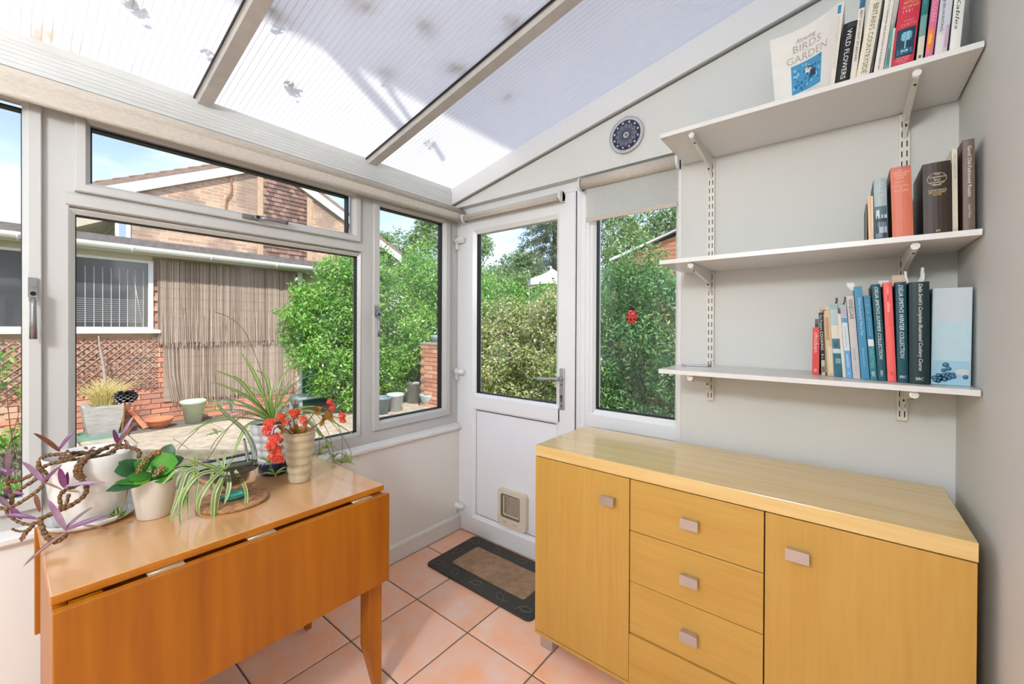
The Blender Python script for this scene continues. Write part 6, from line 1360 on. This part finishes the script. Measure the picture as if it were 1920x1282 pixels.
# ------------------------------------------------------------------ pots and odds along the wall
m_trough = mat('pale_textured_stone', S(190,188,185), rough=.9, var=(24,.8,6), col2=S(140,139,138), stretch=(1,.35,3), bump=(50,.9))
def blades(mb, c, r, n, L, spread, seed, w_=.004, lean=0):
    R = random.Random(seed)
    for _ in range(n):
        t = R.uniform(0, 2*PI); q = r*math.sqrt(R.random()); B = Vector((c[0]+q*math.cos(t), c[1]+q*math.sin(t), c[2])); l = L*R.uniform(.6,1.1); a = R.uniform(0, 2*PI); s_ = spread*R.uniform(.1,1)
        T = B+Vector((math.cos(a)*l*s_, math.sin(a)*l*s_+lean*l, l*(1-.35*s_))); blade(mb, bez(B, B+Vector((math.cos(a)*l*s_*.3, math.sin(a)*l*s_*.3, l*.75)), T, 4), [w_,w_,w_*.8,w_*.5,w_*.1], 0)
tg = thing('stone_trough_planter', 'pale textured square planter of feathery straw-coloured grass', 'planter', (-7.50,.82,GZ+.02))
mb = MB(); v = []
for (z, h) in ((GZ+.022,.13),(GZ+.20,.165),(GZ+.38,.188),(GZ+.41,.190)):
    v += [(-7.50+sx*h, .82+sy*h, z) for sx, sy in ((-1,-1),(1,-1),(1,1),(-1,1))]
v += [(-7.50+sx*.165, .82+sy*.165, GZ+.41) for sx, sy in ((-1,-1),(1,-1),(1,1),(-1,1))] + [(-7.50+sx*.16, .82+sy*.16, GZ+.36) for sx, sy in ((-1,-1),(1,-1),(1,1),(-1,1))]
f = [(3,2,1,0),(20,21,22,23)]
for k in range(5): f += [(k*4+i, k*4+(i+1)%4, (k+1)*4+(i+1)%4, (k+1)*4+i) for i in range(4)]
mb.add(v, f); mb.build('trough', m_trough, tg)
mb = MB(); blades(mb, (-7.50,.84,GZ+.36), .10, 420, .42, .95, 3, .0028); mb.build('grass_tuft', [leaf_mat('straw_grass', S(224,206,150), .4, col2=S(196,190,110))], tg, kind='stuff', fix=False)
ty = thing('green_tray', 'dark green plastic tray under the square stone planter', 'tray', (-7.50,.82,GZ))
mb = MB(); rring(mb, [(p[0],p[1]) for p in rrect(-7.72,-7.28,.58,1.06,.1)], rrect(-7.70,-7.30,.60,1.04,.09), lambda a, b, h: (a, b, h), GZ, GZ+.045); pg = rrect(-7.71,-7.29,.59,1.05,.1); mb.add([(a,b,GZ+.012) for a,b in pg], [list(range(len(pg)))]); mb.build('tray_body', mat('green_plastic', S(112,150,134), rough=.4), ty)
sk = thing('driftwood_stake', 'bare grey stick standing against the willow trellis', 'stick', (-7.60,.84,GZ+.3))
mb = MB(); mb.tube(smooth_path([(-7.60,.855,.25),(-7.60,.86,.55),(-7.61,.835,.85),(-7.61,.81,1.02),(-7.62,.80,1.17)],3), [.020,.021,.022,.020,.019,.017,.016,.016,.014,.011,.010,.008,.006], 7); mb.tube([(-7.61,.825,.9),(-7.58,.87,.97),(-7.57,.90,.98)], .005, 5); mb.build('stick_body', mat('driftwood', S(176,166,158), rough=.9, var=(40,.6)), sk)
m_terra = mat('terracotta', S(214,128,92), rough=.85, var=(18,.5), col2=S(190,110,80))
def pot(label, c, prof, m_, name='flower_pot', cat='pot', group=None, soil=None):
    t = thing(name, label, cat, c, group); mb = MB(); mb.lathe(c, prof, 32); mb.build('pot_body', m_, t)
    if soil: mb = MB(); mb.lathe(c, [(soil[0], soil[1]),(0, soil[1]+.01)], 20); mb.build('soil', m_soil, t)
    return t
def potprof(rb, rt, h, lip=.0): return [(0,.001),(rb,.001),(rb+(rt-rb)*.86,h*.86),(rt+lip,h*.87),(rt+lip,h),(rt-.012,h),(rb*.95,h*.35),(0,h*.33)]
pot('wide shallow terracotta bowl at the foot of the outbuilding wall', Vector((-7.52,1.40,GZ)), [(0,.001),(.085,.001),(.13,.06),(.15,.10),(.158,.105),(.160,.135),(.148,.137),(.12,.07),(0,.04)], m_terra)
pot('pale green tapered flower pot standing empty before the reed screen', Vector((-7.52,1.79,GZ)), potprof(.095,.155,.335,.004), mat('pale_mint_glaze', S(196,210,184), rough=.5, var=(8,.3)))
rk = thing('leaning_board', 'narrow reddish board leaning at the wall between the planter and the terracotta bowl', 'board', (-7.6,1.15,GZ))
mb = MB(); mb.bar((-7.55,1.255,GZ+.01), (-7.80,1.06,.24), .05, .018, (1,0,.3)); mb.build('board_body', m_terra, rk)
bk = thing('mesh_basket', 'pink plastic mesh basket on the gravel beyond the spider plant', 'basket', (-7.4,2.42,GZ))
mb = MB(); m_pink = mat('pink_plastic', S(214,140,150), rough=.5)
for k in range(44):
    t = 2*PI*k/44; mb.bar((-7.4+.19*math.cos(t), 2.42+.24*math.sin(t), GZ+.01), (-7.4+.20*math.cos(t), 2.42+.255*math.sin(t), GZ+.25), .010, .006, (math.cos(t), math.sin(t), 0))
for z in (.01,.09,.17,.245): mb.tube([(-7.4+.2*math.cos(2*PI*k/32), 2.42+.25*math.sin(2*PI*k/32), GZ+z) for k in range(32)], .008, 5, closed=True)
mb.build('basket_mesh', m_pink, bk)
# low blue-grey table and big tubs seen behind the pots
bt = thing('garden_table', 'low blue-grey garden table under the leafy bush', 'table', (-6.9,3.35,GZ))
m_bt = mat('blue_grey_metal', S(150,172,174), rough=.5, var=(10,.5))
mb = MB(); mb.cbox(-7.15,-6.70,2.95,3.85,.13,.17,.01); tbx = mb.build('table_top', m_bt, bt)
for x, y in ((-7.1,3.0),(-6.75,3.0),(-7.1,3.8),(-6.75,3.8)): MB().box(x-.02,x+.02,y-.02,y+.02,GZ,.13).build('leg', m_bt, bt)
pot('grey ribbed tub under the garden table', Vector((-6.62,3.55,GZ)), potprof(.10,.14,.24,.006), mat('grey_glaze', S(120,134,134), rough=.5, var=(12,.6)), soil=(.12,.2))
pot('terracotta pot in its saucer at the near corner of the patio', Vector((-6.45,3.86,GZ)), [(0,.001),(.12,.001),(.13,.03),(.10,.032),(.09,.034),(.13,.20),(.145,.20),(.145,.235),(.13,.235),(.10,.1),(0,.09)], m_terra, soil=(.12,.2))
pot('tall terracotta pot beside the saucered terracotta pot', Vector((-6.65,4.20,GZ)), potprof(.13,.19,.37,.012), m_terra, soil=(.17,.33))
pot('blue-grey glazed pot under the hedge, leftmost in the narrow casement', Vector((-5.95,3.95,GZ)), potprof(.10,.15,.28,.008), mat('slate_glaze', S(128,148,156), rough=.35, var=(9,.6), col2=S(84,102,112)), soil=(.13,.24))
pot('pale blue glazed pot with drips of white, second in the narrow casement', Vector((-5.95,4.22,GZ)), potprof(.10,.14,.30,.008), mat('drip_glaze', S(150,172,180), rough=.3, var=(7,.9), col2=S(206,214,216), stretch=(1,1,.3)), soil=(.12,.25))
pot('large dark grey pot behind the pale bowl in the narrow casement', Vector((-6.35,4.95,GZ)), potprof(.15,.22,.42,.010), mat('charcoal_glaze', S(116,118,122), rough=.4, var=(6,.8), col2=S(176,178,180), stretch=(1,1,.3)), soil=(.2,.37))
pb_ = pot('wide pale aqua bowl planted with straw-coloured stems', Vector((-5.85,4.93,GZ)), [(0,.001),(.12,.001),(.19,.12),(.215,.19),(.22,.20),(.22,.225),(.205,.225),(.17,.12),(0,.06)], mat('aqua_glaze', S(176,206,206), rough=.3), soil=(.2,.20))
mb = MB(); blades(mb, (-5.85,4.93,GZ+.2), .09, 120, .5, .5, 8, .003); mb.build('grass_tuft', [leaf_mat('straw_stem', S(206,186,132), .3)], pb_, kind='stuff', fix=False)
# brick pier with a shallow bowl on top at the right of the narrow casement
bp = thing('brick_pier', 'stub of brick garden wall behind the hedge, seen in the narrow casement', 'wall', (-5.6,5.1,GZ))
mb = MB(); mb.box(-5.99,-5.30,4.80,5.55,GZ-.05,.985); mb.build('core', m_mort, bp)
for fx in (-5.985,):
    pass
q_ = []
for m_ in brk:
    q = MB(); q.cbox(-bl/2, bl/2, -.012, .010, -bh/2, bh/2, .004); q_.append(mesh_of(q, 'brick', [m_]))
r = 0; z = GZ+bh/2
while z < .98:
    x = -5.99-(.5 if r % 2 else 0)*(bl+jt)
    while x < -5.2:
        if -5.98 < x+bl/2 < -5.26: place(q_[Rn.randrange(4)], 'brick', bp, (x+bl/2, 4.79, z))
        x += bl+jt
    y = 4.80-(0 if r % 2 else .5)*(bl+jt)
    while y < 5.5:
        if 4.82 < y+bl/2 < 5.5: place(bmesh_[Rn.randrange(4)], 'brick', bp, (-5.29, y+bl/2, z))
        y += bl+jt
    z += bh+jt; r += 1
MB().cbox(-6.02,-5.27,4.77,5.58,.985,1.03,.01).build('coping', mat('coping_stone', S(176,164,150), rough=.9, var=(16,.5)), bp)
pot('shallow blue-grey bowl on top of the brick garden wall stub', Vector((-5.75,5.02,1.03)), [(0,.001),(.10,.001),(.16,.08),(.17,.13),(.155,.13),(.1,.04),(0,.03)], m_bt, soil=(.14,.10))

# ------------------------------------------------------------------ two-storey house behind: gable wall
HX = -11.0
hs = thing('gabled_house', 'buff brick house with a gable and a dark tile-hung panel behind the outbuilding', 'house', (HX, 4.2, GZ))
def brick_wall_mat(name, c1, c2, cm):
    m = bpy.data.materials.new(name); m.use_nodes = True; nt = m.node_tree; b = nt.nodes['Principled BSDF']; b.inputs['Roughness'].default_value = .95
    tc = nt.nodes.new('ShaderNodeTexCoord'); sp = nt.nodes.new('ShaderNodeSeparateXYZ'); cb = nt.nodes.new('ShaderNodeCombineXYZ'); bt_ = nt.nodes.new('ShaderNodeTexBrick')
    nt.links.new(tc.outputs['Object'], sp.inputs[0]); nt.links.new(sp.outputs['Y'], cb.inputs['X']); nt.links.new(sp.outputs['Z'], cb.inputs['Y']); nt.links.new(cb.outputs[0], bt_.inputs['Vector'])
    bt_.inputs['Scale'].default_value = 1; bt_.inputs['Brick Width'].default_value = .225; bt_.inputs['Row Height'].default_value = .075; bt_.inputs['Mortar Size'].default_value = .006
    bt_.inputs['Color1'].default_value = tuple(c1)+(1,); bt_.inputs['Color2'].default_value = tuple(c2)+(1,); bt_.inputs['Mortar'].default_value = tuple(cm)+(1,)
    no = nt.nodes.new('ShaderNodeTexNoise'); no.inputs['Scale'].default_value = 1.1; no.inputs['Detail'].default_value = 6; nt.links.new(tc.outputs['Object'], no.inputs['Vector'])
    mr = nt.nodes.new('ShaderNodeMapRange'); mr.inputs['From Min'].default_value = .5; mr.inputs['From Max'].default_value = .6; mr.inputs['To Max'].default_value = .55; nt.links.new(no.outputs['Fac'], mr.inputs['Value'])
    mx = nt.nodes.new('ShaderNodeMixRGB'); mx.inputs['Color2'].default_value = S(112,102,96)+(1,); nt.links.new(mr.outputs[0], mx.inputs['Fac']); nt.links.new(bt_.outputs['Color'], mx.inputs['Color1']); nt.links.new(mx.outputs[0], b.inputs['Base Color']); return m
m_buff = brick_wall_mat('weathered_buff_brick', S(204,172,146), S(174,144,122), S(206,190,172))
ap_y, ap_z, ey, ez = 4.20, 5.30, 3.35, 3.62
def rz(y): return ap_z-.49*abs(y-ap_y)
MB().prism([(1.50,GZ),(6.95,GZ),(6.95,rz(6.95)),(ap_y,ap_z),(1.50,rz(1.50))], HX-7, HX, 'x').build('gable_wall', m_buff, hs)
m_roof = mat('brown_roof_tile', S(158,134,120), rough=.95, var=(12,.6), col2=S(116,98,90))
tl_ = MB(); tl_.cbox(-.15, .02, -.13, .13, -.012, .012, .004); tme = mesh_of(tl_, 'roof_tile', [m_roof])
for s_ in (-1, 1):
    mb = MB(); mb.prism([(ap_y, ap_z+.12),(ap_y+s_*3.75, rz(ap_y+3.75)+.12),(ap_y+s_*3.75, rz(ap_y+3.75)+.20),(ap_y, ap_z+.20)], HX-7.2, HX+.10, 'x'); mb.build('roof_slope', m_roof, hs)
    mb = MB(); mb.prism([(ap_y, ap_z-.10),(ap_y+s_*3.75, rz(ap_y+3.75)-.10),(ap_y+s_*3.75, rz(ap_y+3.75)+.13),(ap_y, ap_z+.13)], HX+.03, HX+.09, 'x'); mb.build('bargeboard', m_whp, hs)
    d = 0
    while d < 3.7:
        y = ap_y+s_*(d+.15); o = place(tme, 'roof_tile', hs, (HX+.02, y, rz(y)+.225), (s_*math.atan(.49)*-1 + s_*.06, 0, 0)); d += .235
# tiled cladding between two plain piers
MB().box(HX, HX+.03, 3.86, 3.985, 1.5, rz(3.9)-.12).build('pier', mat('pale_buff_pier', S(196,168,142), rough=.95, var=(10,.4)), hs)
MB().box(HX, HX+.03, 5.03, 5.17, 1.5, rz(5.17)-.12).build('pier', MATS['pale_buff_pier'], hs)
mb = MB(); Rt = random.Random(2); z = 2.2; r = 0
while z < 5.05:
    y = 3.99+(.06 if r % 2 else 0)
    while y < 5.02:
        if z+.1 < rz(y+.06)-.1:
            yb_ = min(y+.118, 5.025); o_ = .004*Rt.random(); mb.add([(HX+.035+o_,y+.003,z),(HX+.035+o_,yb_,z),(HX+.012,yb_,z+.125),(HX+.012,y+.003,z+.125),(HX+.0,y+.003,z),(HX+.0,yb_,z)], [(0,1,2,3),(4,5,1,0)], Rt.randrange(3))
        y += .122
    z += .105; r += 1
mb.build('hung_tiles', [mat('hung_tile_%d' % i, c, rough=.9, var=(9,.4)) for i, c in enumerate((S(134,104,94), S(150,122,110), S(112,88,82)))], hs, kind='stuff', fix=False)
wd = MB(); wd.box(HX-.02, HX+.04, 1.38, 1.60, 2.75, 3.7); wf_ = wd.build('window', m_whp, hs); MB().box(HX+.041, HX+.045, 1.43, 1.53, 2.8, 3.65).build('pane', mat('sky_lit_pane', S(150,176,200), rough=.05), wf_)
MB().prism([(.55,2.95),(1.5,3.45),(1.5,3.62),(.45,3.1)], HX-6, HX+.02, 'x').build('soffit', mat('stained_soffit', S(206,198,180), rough=.9, var=(3,.6), col2=S(150,140,124)), hs)
mb = MB(); mb.tube(smooth_path([(HX+.04,3.30,4.75),(HX+.05,3.31,4.4),(HX+.04,3.22,4.2),(HX+.04,3.20,3.9)],3), .018, 5); mb.build('cable', mat('brown_cable', S(150,112,88), rough=.8), hs)

# ------------------------------------------------------------------ neighbour's low wing beyond the side window: white fascia over brick
nb = thing('brick_extension', 'low red brick wing with a white sloping fascia behind the shrubs in the side window', 'building', (-2.2, 7.6, GZ))
p0, p1 = at(1150, 488, Y=7.0), at(1290, 432, Y=7.0)
mb = MB(); mb.prism([(p0.x,GZ-.3),(p1.x+2,GZ-.3),(p1.x+2,p1.z+.8),(p1.x,p1.z),(p0.x,p0.z)], 7.03, 9.5, 'y'); mb.build('wall', brick_wall_mat('red_orange_brick', S(196,132,98), S(178,116,86), S(196,178,156)), nb)
mb = MB(); mb.prism([(p0.x-.05, p0.z-.02),(p1.x+2, p1.z+.75),(p1.x+2, p1.z+1.0),(p1.x, p1.z+.09),(p0.x-.05, p0.z+.03)], 6.95, 7.03, 'y'); mb.build('fascia', m_whp, nb)
mb = MB(); mb.prism([(p0.x-.05, p0.z+.03),(p1.x, p1.z+.09),(p1.x+2, p1.z+1.0),(p1.x+2, p1.z+1.06),(p1.x, p1.z+.14)], 7.0, 9.5, 'y'); mb.build('roof', m_felt, nb)
# white gazebo beyond the garden
gz_ = thing('garden_gazebo', 'white peaked canvas gazebo far down the garden seen through the door', 'gazebo', tuple(at(1010,560,Y=12)))
c_ = at(1010, 498, Y=12); e_l, e_r = at(975,524,Y=12), at(1046,524,Y=12); hw = (e_r.x-e_l.x)/2*1.05; ze = e_l.z
mb = MB(); cx, cy = c_.x, 12.0+hw; m_cv = mat('white_canvas', S(240,240,240), rough=.8)
K = 8; v = []; f = []
for j in range(5):
    a = j/4; h_ = a; zz = c_.z-(c_.z-ze)*(a**.72)
    for k in range(K): t = 2*PI*(k+.5)/K; rr = hw*1.08*a+.002; v.append((cx+rr*math.cos(t), cy+rr*math.sin(t), zz))
for j in range(4): f += [(j*K+k, j*K+(k+1)%K, (j+1)*K+(k+1)%K, (j+1)*K+k) for k in range(K)]
for k in range(K): v.append((v[4*K+k][0], v[4*K+k][1], ze-.22))
f += [(4*K+k, 4*K+(k+1)%K, 5*K+(k+1)%K, 5*K+k) for k in range(K)]
mb.add(v, f); mb.build('canopy', m_cv, gz_, fix=False)
for k in (0,2,4,6): 
    t = 2*PI*(k+.5)/K; mb = MB(); mb.tube([(cx+hw*math.cos(t), cy+hw*math.sin(t), GZ),(cx+hw*math.cos(t), cy+hw*math.sin(t), ze)], .025, 6); mb.build('pole', m_whp, gz_)
# ------------------------------------------------------------------ shrubs, hedges and trees as clouds of real leaves
def leafset(name, cols, trans=.5): return [leaf_mat('%s_%d' % (name, i), c, trans, col2=tuple(k*.75 for k in c), gloss=.04) for i, c in enumerate(cols)]
LS = {
 'bright': leafset('fresh_leaf', (S(139,202,79), S(175,225,108), S(113,177,70), S(211,229,156), S(82,139,61))),
 'varieg': leafset('variegated_leaf', (S(166,192,104), S(217,217,158), S(133,166,86), S(239,229,192), S(102,143,70))),
 'deep': leafset('deep_leaf', (S(118,177,104), S(146,200,120), S(97,153,95), S(186,217,136), S(74,122,79))),
 'tree': leafset('tree_leaf', (S(135,175,97), S(166,195,120), S(111,149,81), S(195,210,147), S(91,124,70))),
 'fir': leafset('fir_needle', (S(102,126,86), S(124,143,99), S(82,103,72), S(146,153,113), S(65,84,59))),
}
m_bark = mat('grey_bark', S(112,92,72), rough=.95, var=(30,.7)); m_twig = mat('twig', S(126,98,70), rough=.9)
def clumps(blobs, R, k=9, f=.42):
    """break each ellipsoid into leafy clumps over its surface"""
    out = []
    for (x, y, z, a, b, c) in blobs:
        out.append((x, y, z, a*.72, b*.72, c*.72))
        for _ in range(k):
            d = R.normal(size=3); d /= np.linalg.norm(d); q = f*R.uniform(.6,1.25); r_ = (a+b+c)/3
            out.append((x+d[0]*a*.72, y+d[1]*b*.72, z+d[2]*c*.72, r_*q, r_*q, r_*q*.8))
    return out
def cloud(blobs, n, size, R, asp=.42, droop=.25, p=(.32,.24,.22,.12,.10), shell=.55):
    """leaf quads scattered over and inside ellipsoids [(cx,cy,cz,rx,ry,rz), ...]"""
    B = np.array(blobs, float); vol = (B[:,3]*B[:,4]+B[:,4]*B[:,5]+B[:,3]*B[:,5]); idx = R.choice(len(B), n, p=vol/vol.sum())
    d = R.normal(size=(n,3)); d /= np.linalg.norm(d, axis=1)[:,None]
    rad = shell+(1.06-shell)*R.random(n)**.6; wob = 1+.16*np.sin(d[:,0]*7+idx)*np.sin(d[:,2]*9+idx*2)
    c = B[idx,:3]+d*B[idx,3:]*(rad*wob)[:,None]
    a = d*.35+R.normal(size=(n,3))*.75; a[:,2] -= droop; a /= np.linalg.norm(a, axis=1)[:,None]
    nn = d*.8+R.normal(size=(n,3))*.5+np.array([.0,0,.5]); nn -= a*np.sum(nn*a, axis=1)[:,None]; nn /= np.linalg.norm(nn, axis=1)[:,None]
    s = np.cross(a, nn); L = size*(.6+.8*R.random(n))[:,None]; W = L*asp
    v = np.stack([c, c+a*L*.45+s*W*.5+nn*L*.06, c+a*L, c+a*L*.45-s*W*.5+nn*L*.06], 1).reshape(-1,3)
    return v, R.choice(len(p), n, p=p)
def leafmesh(name, v, mi, mats, parent, kind='stuff'):
    n = len(v)//4; base = np.array(root_loc(parent)); me = bpy.data.meshes.new(name); me.vertices.add(len(v)); me.vertices.foreach_set('co', (v-base).astype(np.float32).ravel())
    me.loops.add(4*n); me.loops.foreach_set('vertex_index', np.arange(4*n, dtype=np.int32)); me.polygons.add(n); me.polygons.foreach_set('loop_start', np.arange(0, 4*n, 4, dtype=np.int32)); me.polygons.foreach_set('material_index', mi.astype(np.int32))
    for m in mats: me.materials.append(m)
    me.update(calc_edges=True); o = bpy.data.objects.new(name, me); COL.objects.link(o); o.parent = parent; o['kind'] = kind; return o
def shrub(name, label, cat, foot, blobs, n, size, key, seed, group=None, trunk=.03, stems=5, **kw):
    R = np.random.default_rng(seed); t = thing(name, label, cat, foot, group); v, mi = cloud(clumps(blobs, R), n, size, R, **kw); leafmesh('foliage', v, mi, LS[key], t)
    mb = MB(); f_ = Vector(foot)
    for k in range(stems):
        b = blobs[k % len(blobs)]; c = Vector(b[:3]); P = bez(f_+Vector((R.normal()*.05, R.normal()*.05, 0)), Vector(((f_.x+c.x)/2, (f_.y+c.y)/2, c.z*.5+f_.z*.5)), c+Vector((R.normal()*b[3]*.3, R.normal()*b[4]*.3, b[5]*.5)), 6)
        mb.tube(P, [trunk*(1-.75*i/6) for i in range(7)], 6)
    mb.build('stem', m_bark, t, kind='stuff'); return t
# 1 bush before the right end of the outbuilding, in the big window
shrub('leafy_bush', 'tall bright green bush overhanging the right end of the reed screens', 'bush', (-6.7,3.9,GZ),
 [(-6.6,2.95,1.15,.4,.42,.35),(-6.5,3.2,.75,.4,.45,.4),(-6.5,3.6,.35,.45,.5,.4),(-6.6,3.65,2.30,.45,.50,.34),(-6.6,4.15,2.35,.5,.55,.36),(-6.55,2.85,1.5,.32,.36,.28),(-6.7,3.75,2.05,.55,.62,.62),(-6.6,3.40,1.55,.5,.62,.5),(-6.6,3.95,1.3,.6,.75,.7),(-6.75,3.15,1.75,.4,.42,.28),(-6.6,3.55,.85,.5,.55,.5),(-6.6,4.3,.75,.55,.6,.6),(-6.7,3.05,1.25,.35,.40,.30),(-6.7,4.2,2.1,.6,.6,.55),(-6.55,4.1,.35,.45,.5,.4)], 36000, .062, 'bright', 1)
# 2 hedge in the narrow casement
shrub('leafy_hedge', 'mixed green hedge filling the narrow casement behind the blue pots', 'hedge', (-6.9,5.3,GZ),
 [(-6.95,4.9,1.4,.6,.8,.9),(-6.9,5.6,1.9,.8,.8,.8),(-6.5,6.2,1.6,.9,.8,.9),(-6.7,5.0,.75,.6,.6,.7),(-6.3,5.5,1.1,.6,.6,.7),(-6.9,5.6,2.4,.75,.8,.6),(-6.2,6.4,2.1,.8,.8,.6),(-6.6,4.6,.25,.5,.4,.4),(-5.9,5.9,1.55,.55,.6,.5),(-6.8,4.9,1.35,.5,.5,.5),(-6.2,4.75,.85,.28,.25,.4),(-6.1,4.70,1.3,.3,.25,.3)], 38000, .066, 'bright', 2)
# 3 variegated shrubs through the door
shrub('variegated_shrub', 'cream-edged variegated shrub filling the door glass', 'shrub', (-4.6,5.8,GZ),
 [(-4.9,5.6,.55,.7,.6,.55),(-4.1,5.8,.75,.7,.6,.6),(-4.5,6.1,1.35,.8,.6,.6),(-3.7,5.9,1.3,.6,.6,.7),(-5.2,6.0,1.3,.6,.6,.6),(-4.4,5.4,.15,.9,.5,.35),(-3.5,5.7,.55,.6,.5,.6),(-4.0,6.4,1.65,.7,.6,.45)], 40000, .056, 'varieg', 3, p=(.26,.26,.18,.18,.12), asp=.6)
shrub('leafy_bush', 'mid green bush at the left of the door glass behind the variegated shrub', 'bush', (-5.6,6.6,GZ), [(-5.7,6.5,1.2,.7,.6,.8),(-5.4,6.9,1.75,.7,.6,.5),(-5.9,6.8,.6,.7,.6,.6),(-4.9,7.3,1.75,.8,.6,.5),(-3.9,7.3,1.6,.9,.6,.6)], 14000, .065, 'bright', 4)
# 4 airy shrubs in the side window
shrub('feathery_shrub', 'tall feathery green shrub close behind the side window pane', 'shrub', (-2.0,5.2,GZ),
 [(-2.3,5.0,1.1,.6,.6,.8),(-1.6,5.1,1.2,.6,.6,.9),(-2.0,5.3,1.9,.6,.5,.5),(-2.5,5.2,.4,.6,.6,.5),(-1.5,5.0,.4,.6,.6,.55),(-1.9,5.5,1.5,.8,.4,.6),(-2.2,5.5,.9,.8,.4,.6),(-1.2,5.4,1.7,.6,.6,.6),(-2.6,5.6,1.7,.5,.5,.6),(-1.9,4.8,.15,.9,.4,.3),(-1.0,5.2,.8,.5,.5,.7)], 62000, .056, 'deep', 5, asp=.32, p=(.30,.22,.24,.12,.12), stems=9, trunk=.012)
shrub('leafy_bush', 'green bush above the white fascia in the side window', 'bush', (-2.8,9.5,GZ), [(-4.0,9.9,2.5,1.1,.8,1.3),(-2.6,10.0,3.2,1.3,.8,1.1),(-1.4,10.2,3.6,1.2,.8,1.2),(-3.6,8.0,1.2,.7,.7,1.2),(-3.8,9.0,2.9,.9,.7,1.0),(-3.0,10.3,4.1,1.5,.8,1.0),(-1.6,10.4,4.6,1.4,.8,1.0),(-4.4,9.6,3.6,.9,.8,.9)], 36000, .09, 'tree', 6)
# 5 trees
shrub('garden_tree', 'light green tree with an open crown beyond the hedge in the narrow casement', 'tree', (-13.0,11.0,GZ),
 [(-14.2,10.2,4.7,1.0,1.0,.8),(-13.0,11.0,5.0,1.2,1.2,1.0),(-12.0,12.2,4.7,1.2,1.2,1.0),(-13.6,10.8,3.6,1.5,1.4,1.0),(-12.2,12.0,3.2,1.6,1.5,1.2),(-14.6,10.6,3.4,.8,.8,.9),(-13.2,11.2,2.4,1.6,1.4,1.1)], 34000, .13, 'tree', 7, trunk=.16, stems=6, shell=.35)
shrub('garden_tree', 'rounded mid green tree at the left of the door glass far down the garden', 'tree', (-13.2,15.5,GZ), [(-13.6,15.6,3.5,1.8,1.4,1.4),(-12.2,16.0,3.9,1.4,1.3,1.1),(-14.6,15.5,2.8,1.6,1.4,1.5),(-11.6,15.2,2.8,1.4,1.4,1.3),(-13.0,15,2.2,2,1.4,1.3),(-10.4,15.4,2.6,1.3,1.2,1.2),(-12.8,15.6,3.4,1.5,1.2,1.2)], 42000, .14, 'tree', 8, trunk=.18)
# 6 fir with drooping boughs at the right of the door glass
ft = thing('fir_tree', 'dark drooping fir tree at the right of the door glass', 'tree', (-11.3,17.5,GZ)); R = np.random.default_rng(9)
mb = MB(); mb.tube([(-11.3,17.5,GZ),(-11.3,17.5,6),(-11.3,17.5,11)], [.22,.16,.03], 8); mb.build('trunk', m_bark, ft)
bl_ = []
for lv in range(15):
    z = 2.4+.58*lv; L = 3.0*(1-(z-1.8)/10.2)
    for k in range(9):
        t = 2*PI*(k+.5*(lv % 2))/9+R.normal()*.12
        for q in (.35,.6,.85,1.0): bl_.append((-11.3+L*q*math.cos(t), 17.5+L*q*math.sin(t), z-.34*L*q*q+R.normal()*.05, .34*(1.15-q*.4), .34*(1.15-q*.4), .13))
v, mi = cloud(bl_, 46000, .14, R, asp=.28, droop=.5, shell=.2); leafmesh('foliage', v, mi, LS['fir'], ft)
# 7 low and small plants at the left window
shrub('climbing_plant', 'thin climbing shoots against the trellis at the left edge of the picture', 'plant', (-6.9,.02,GZ), [(-6.9,-.06,.75,.10,.14,.32),(-6.85,.02,.95,.08,.14,.12),(-6.9,.18,.55,.06,.08,.20)], 90, .075, 'bright', 12, stems=3, trunk=.006)
shrub('leafy_plant', 'low green seedlings in the bed below the outbuilding wall', 'plant', (-7.1,.1,GZ), [(-7.1,.08,.05,.22,.22,.14),(-7.0,-.08,.03,.2,.16,.12)], 260, .07, 'bright', 13, stems=4, trunk=.004)
# distant belt of greenery closing the view between the trees
shrub('background_hedge', 'belt of distant greenery closing the garden', 'hedge', (-10,20,GZ), [(-22+2.2*i, 19.5+1.2*math.sin(i*1.7), 1.5+.4*math.sin(i*2.3), 1.7, 1.2, 1.9) for i in range(14)], 22000, .2, 'tree', 14, trunk=.08)
# lawn blades at the near foot of the timber edging
gr = thing('lawn_grass', 'short green grass below the timber edging', 'grass', (e0+e1)/2+en*.6, kind='stuff')
R = np.random.default_rng(15); n = 9000; s_ = R.uniform(-2.0, 2.2, n); d_ = R.uniform(.16, 2.0, n); mid_ = np.array((e0+e1)/2); c = mid_[None,:]+s_[:,None]*np.array(ed)+d_[:,None]*np.array(en); c[:,2] = GZ-.30
a = R.normal(size=(n,3))*.35; a[:,2] = 1; hgt_ = R.uniform(.03,.07,n)[:,None]; sd = np.stack([R.normal(size=n), R.normal(size=n), np.zeros(n)],1)*.004
v = np.stack([c-sd, c+sd, c+a*hgt_+sd*.2, c+a*hgt_-sd*.2],1).reshape(-1,3); leafmesh('grass_blades', v, R.choice(5, n), LS['bright'], gr)
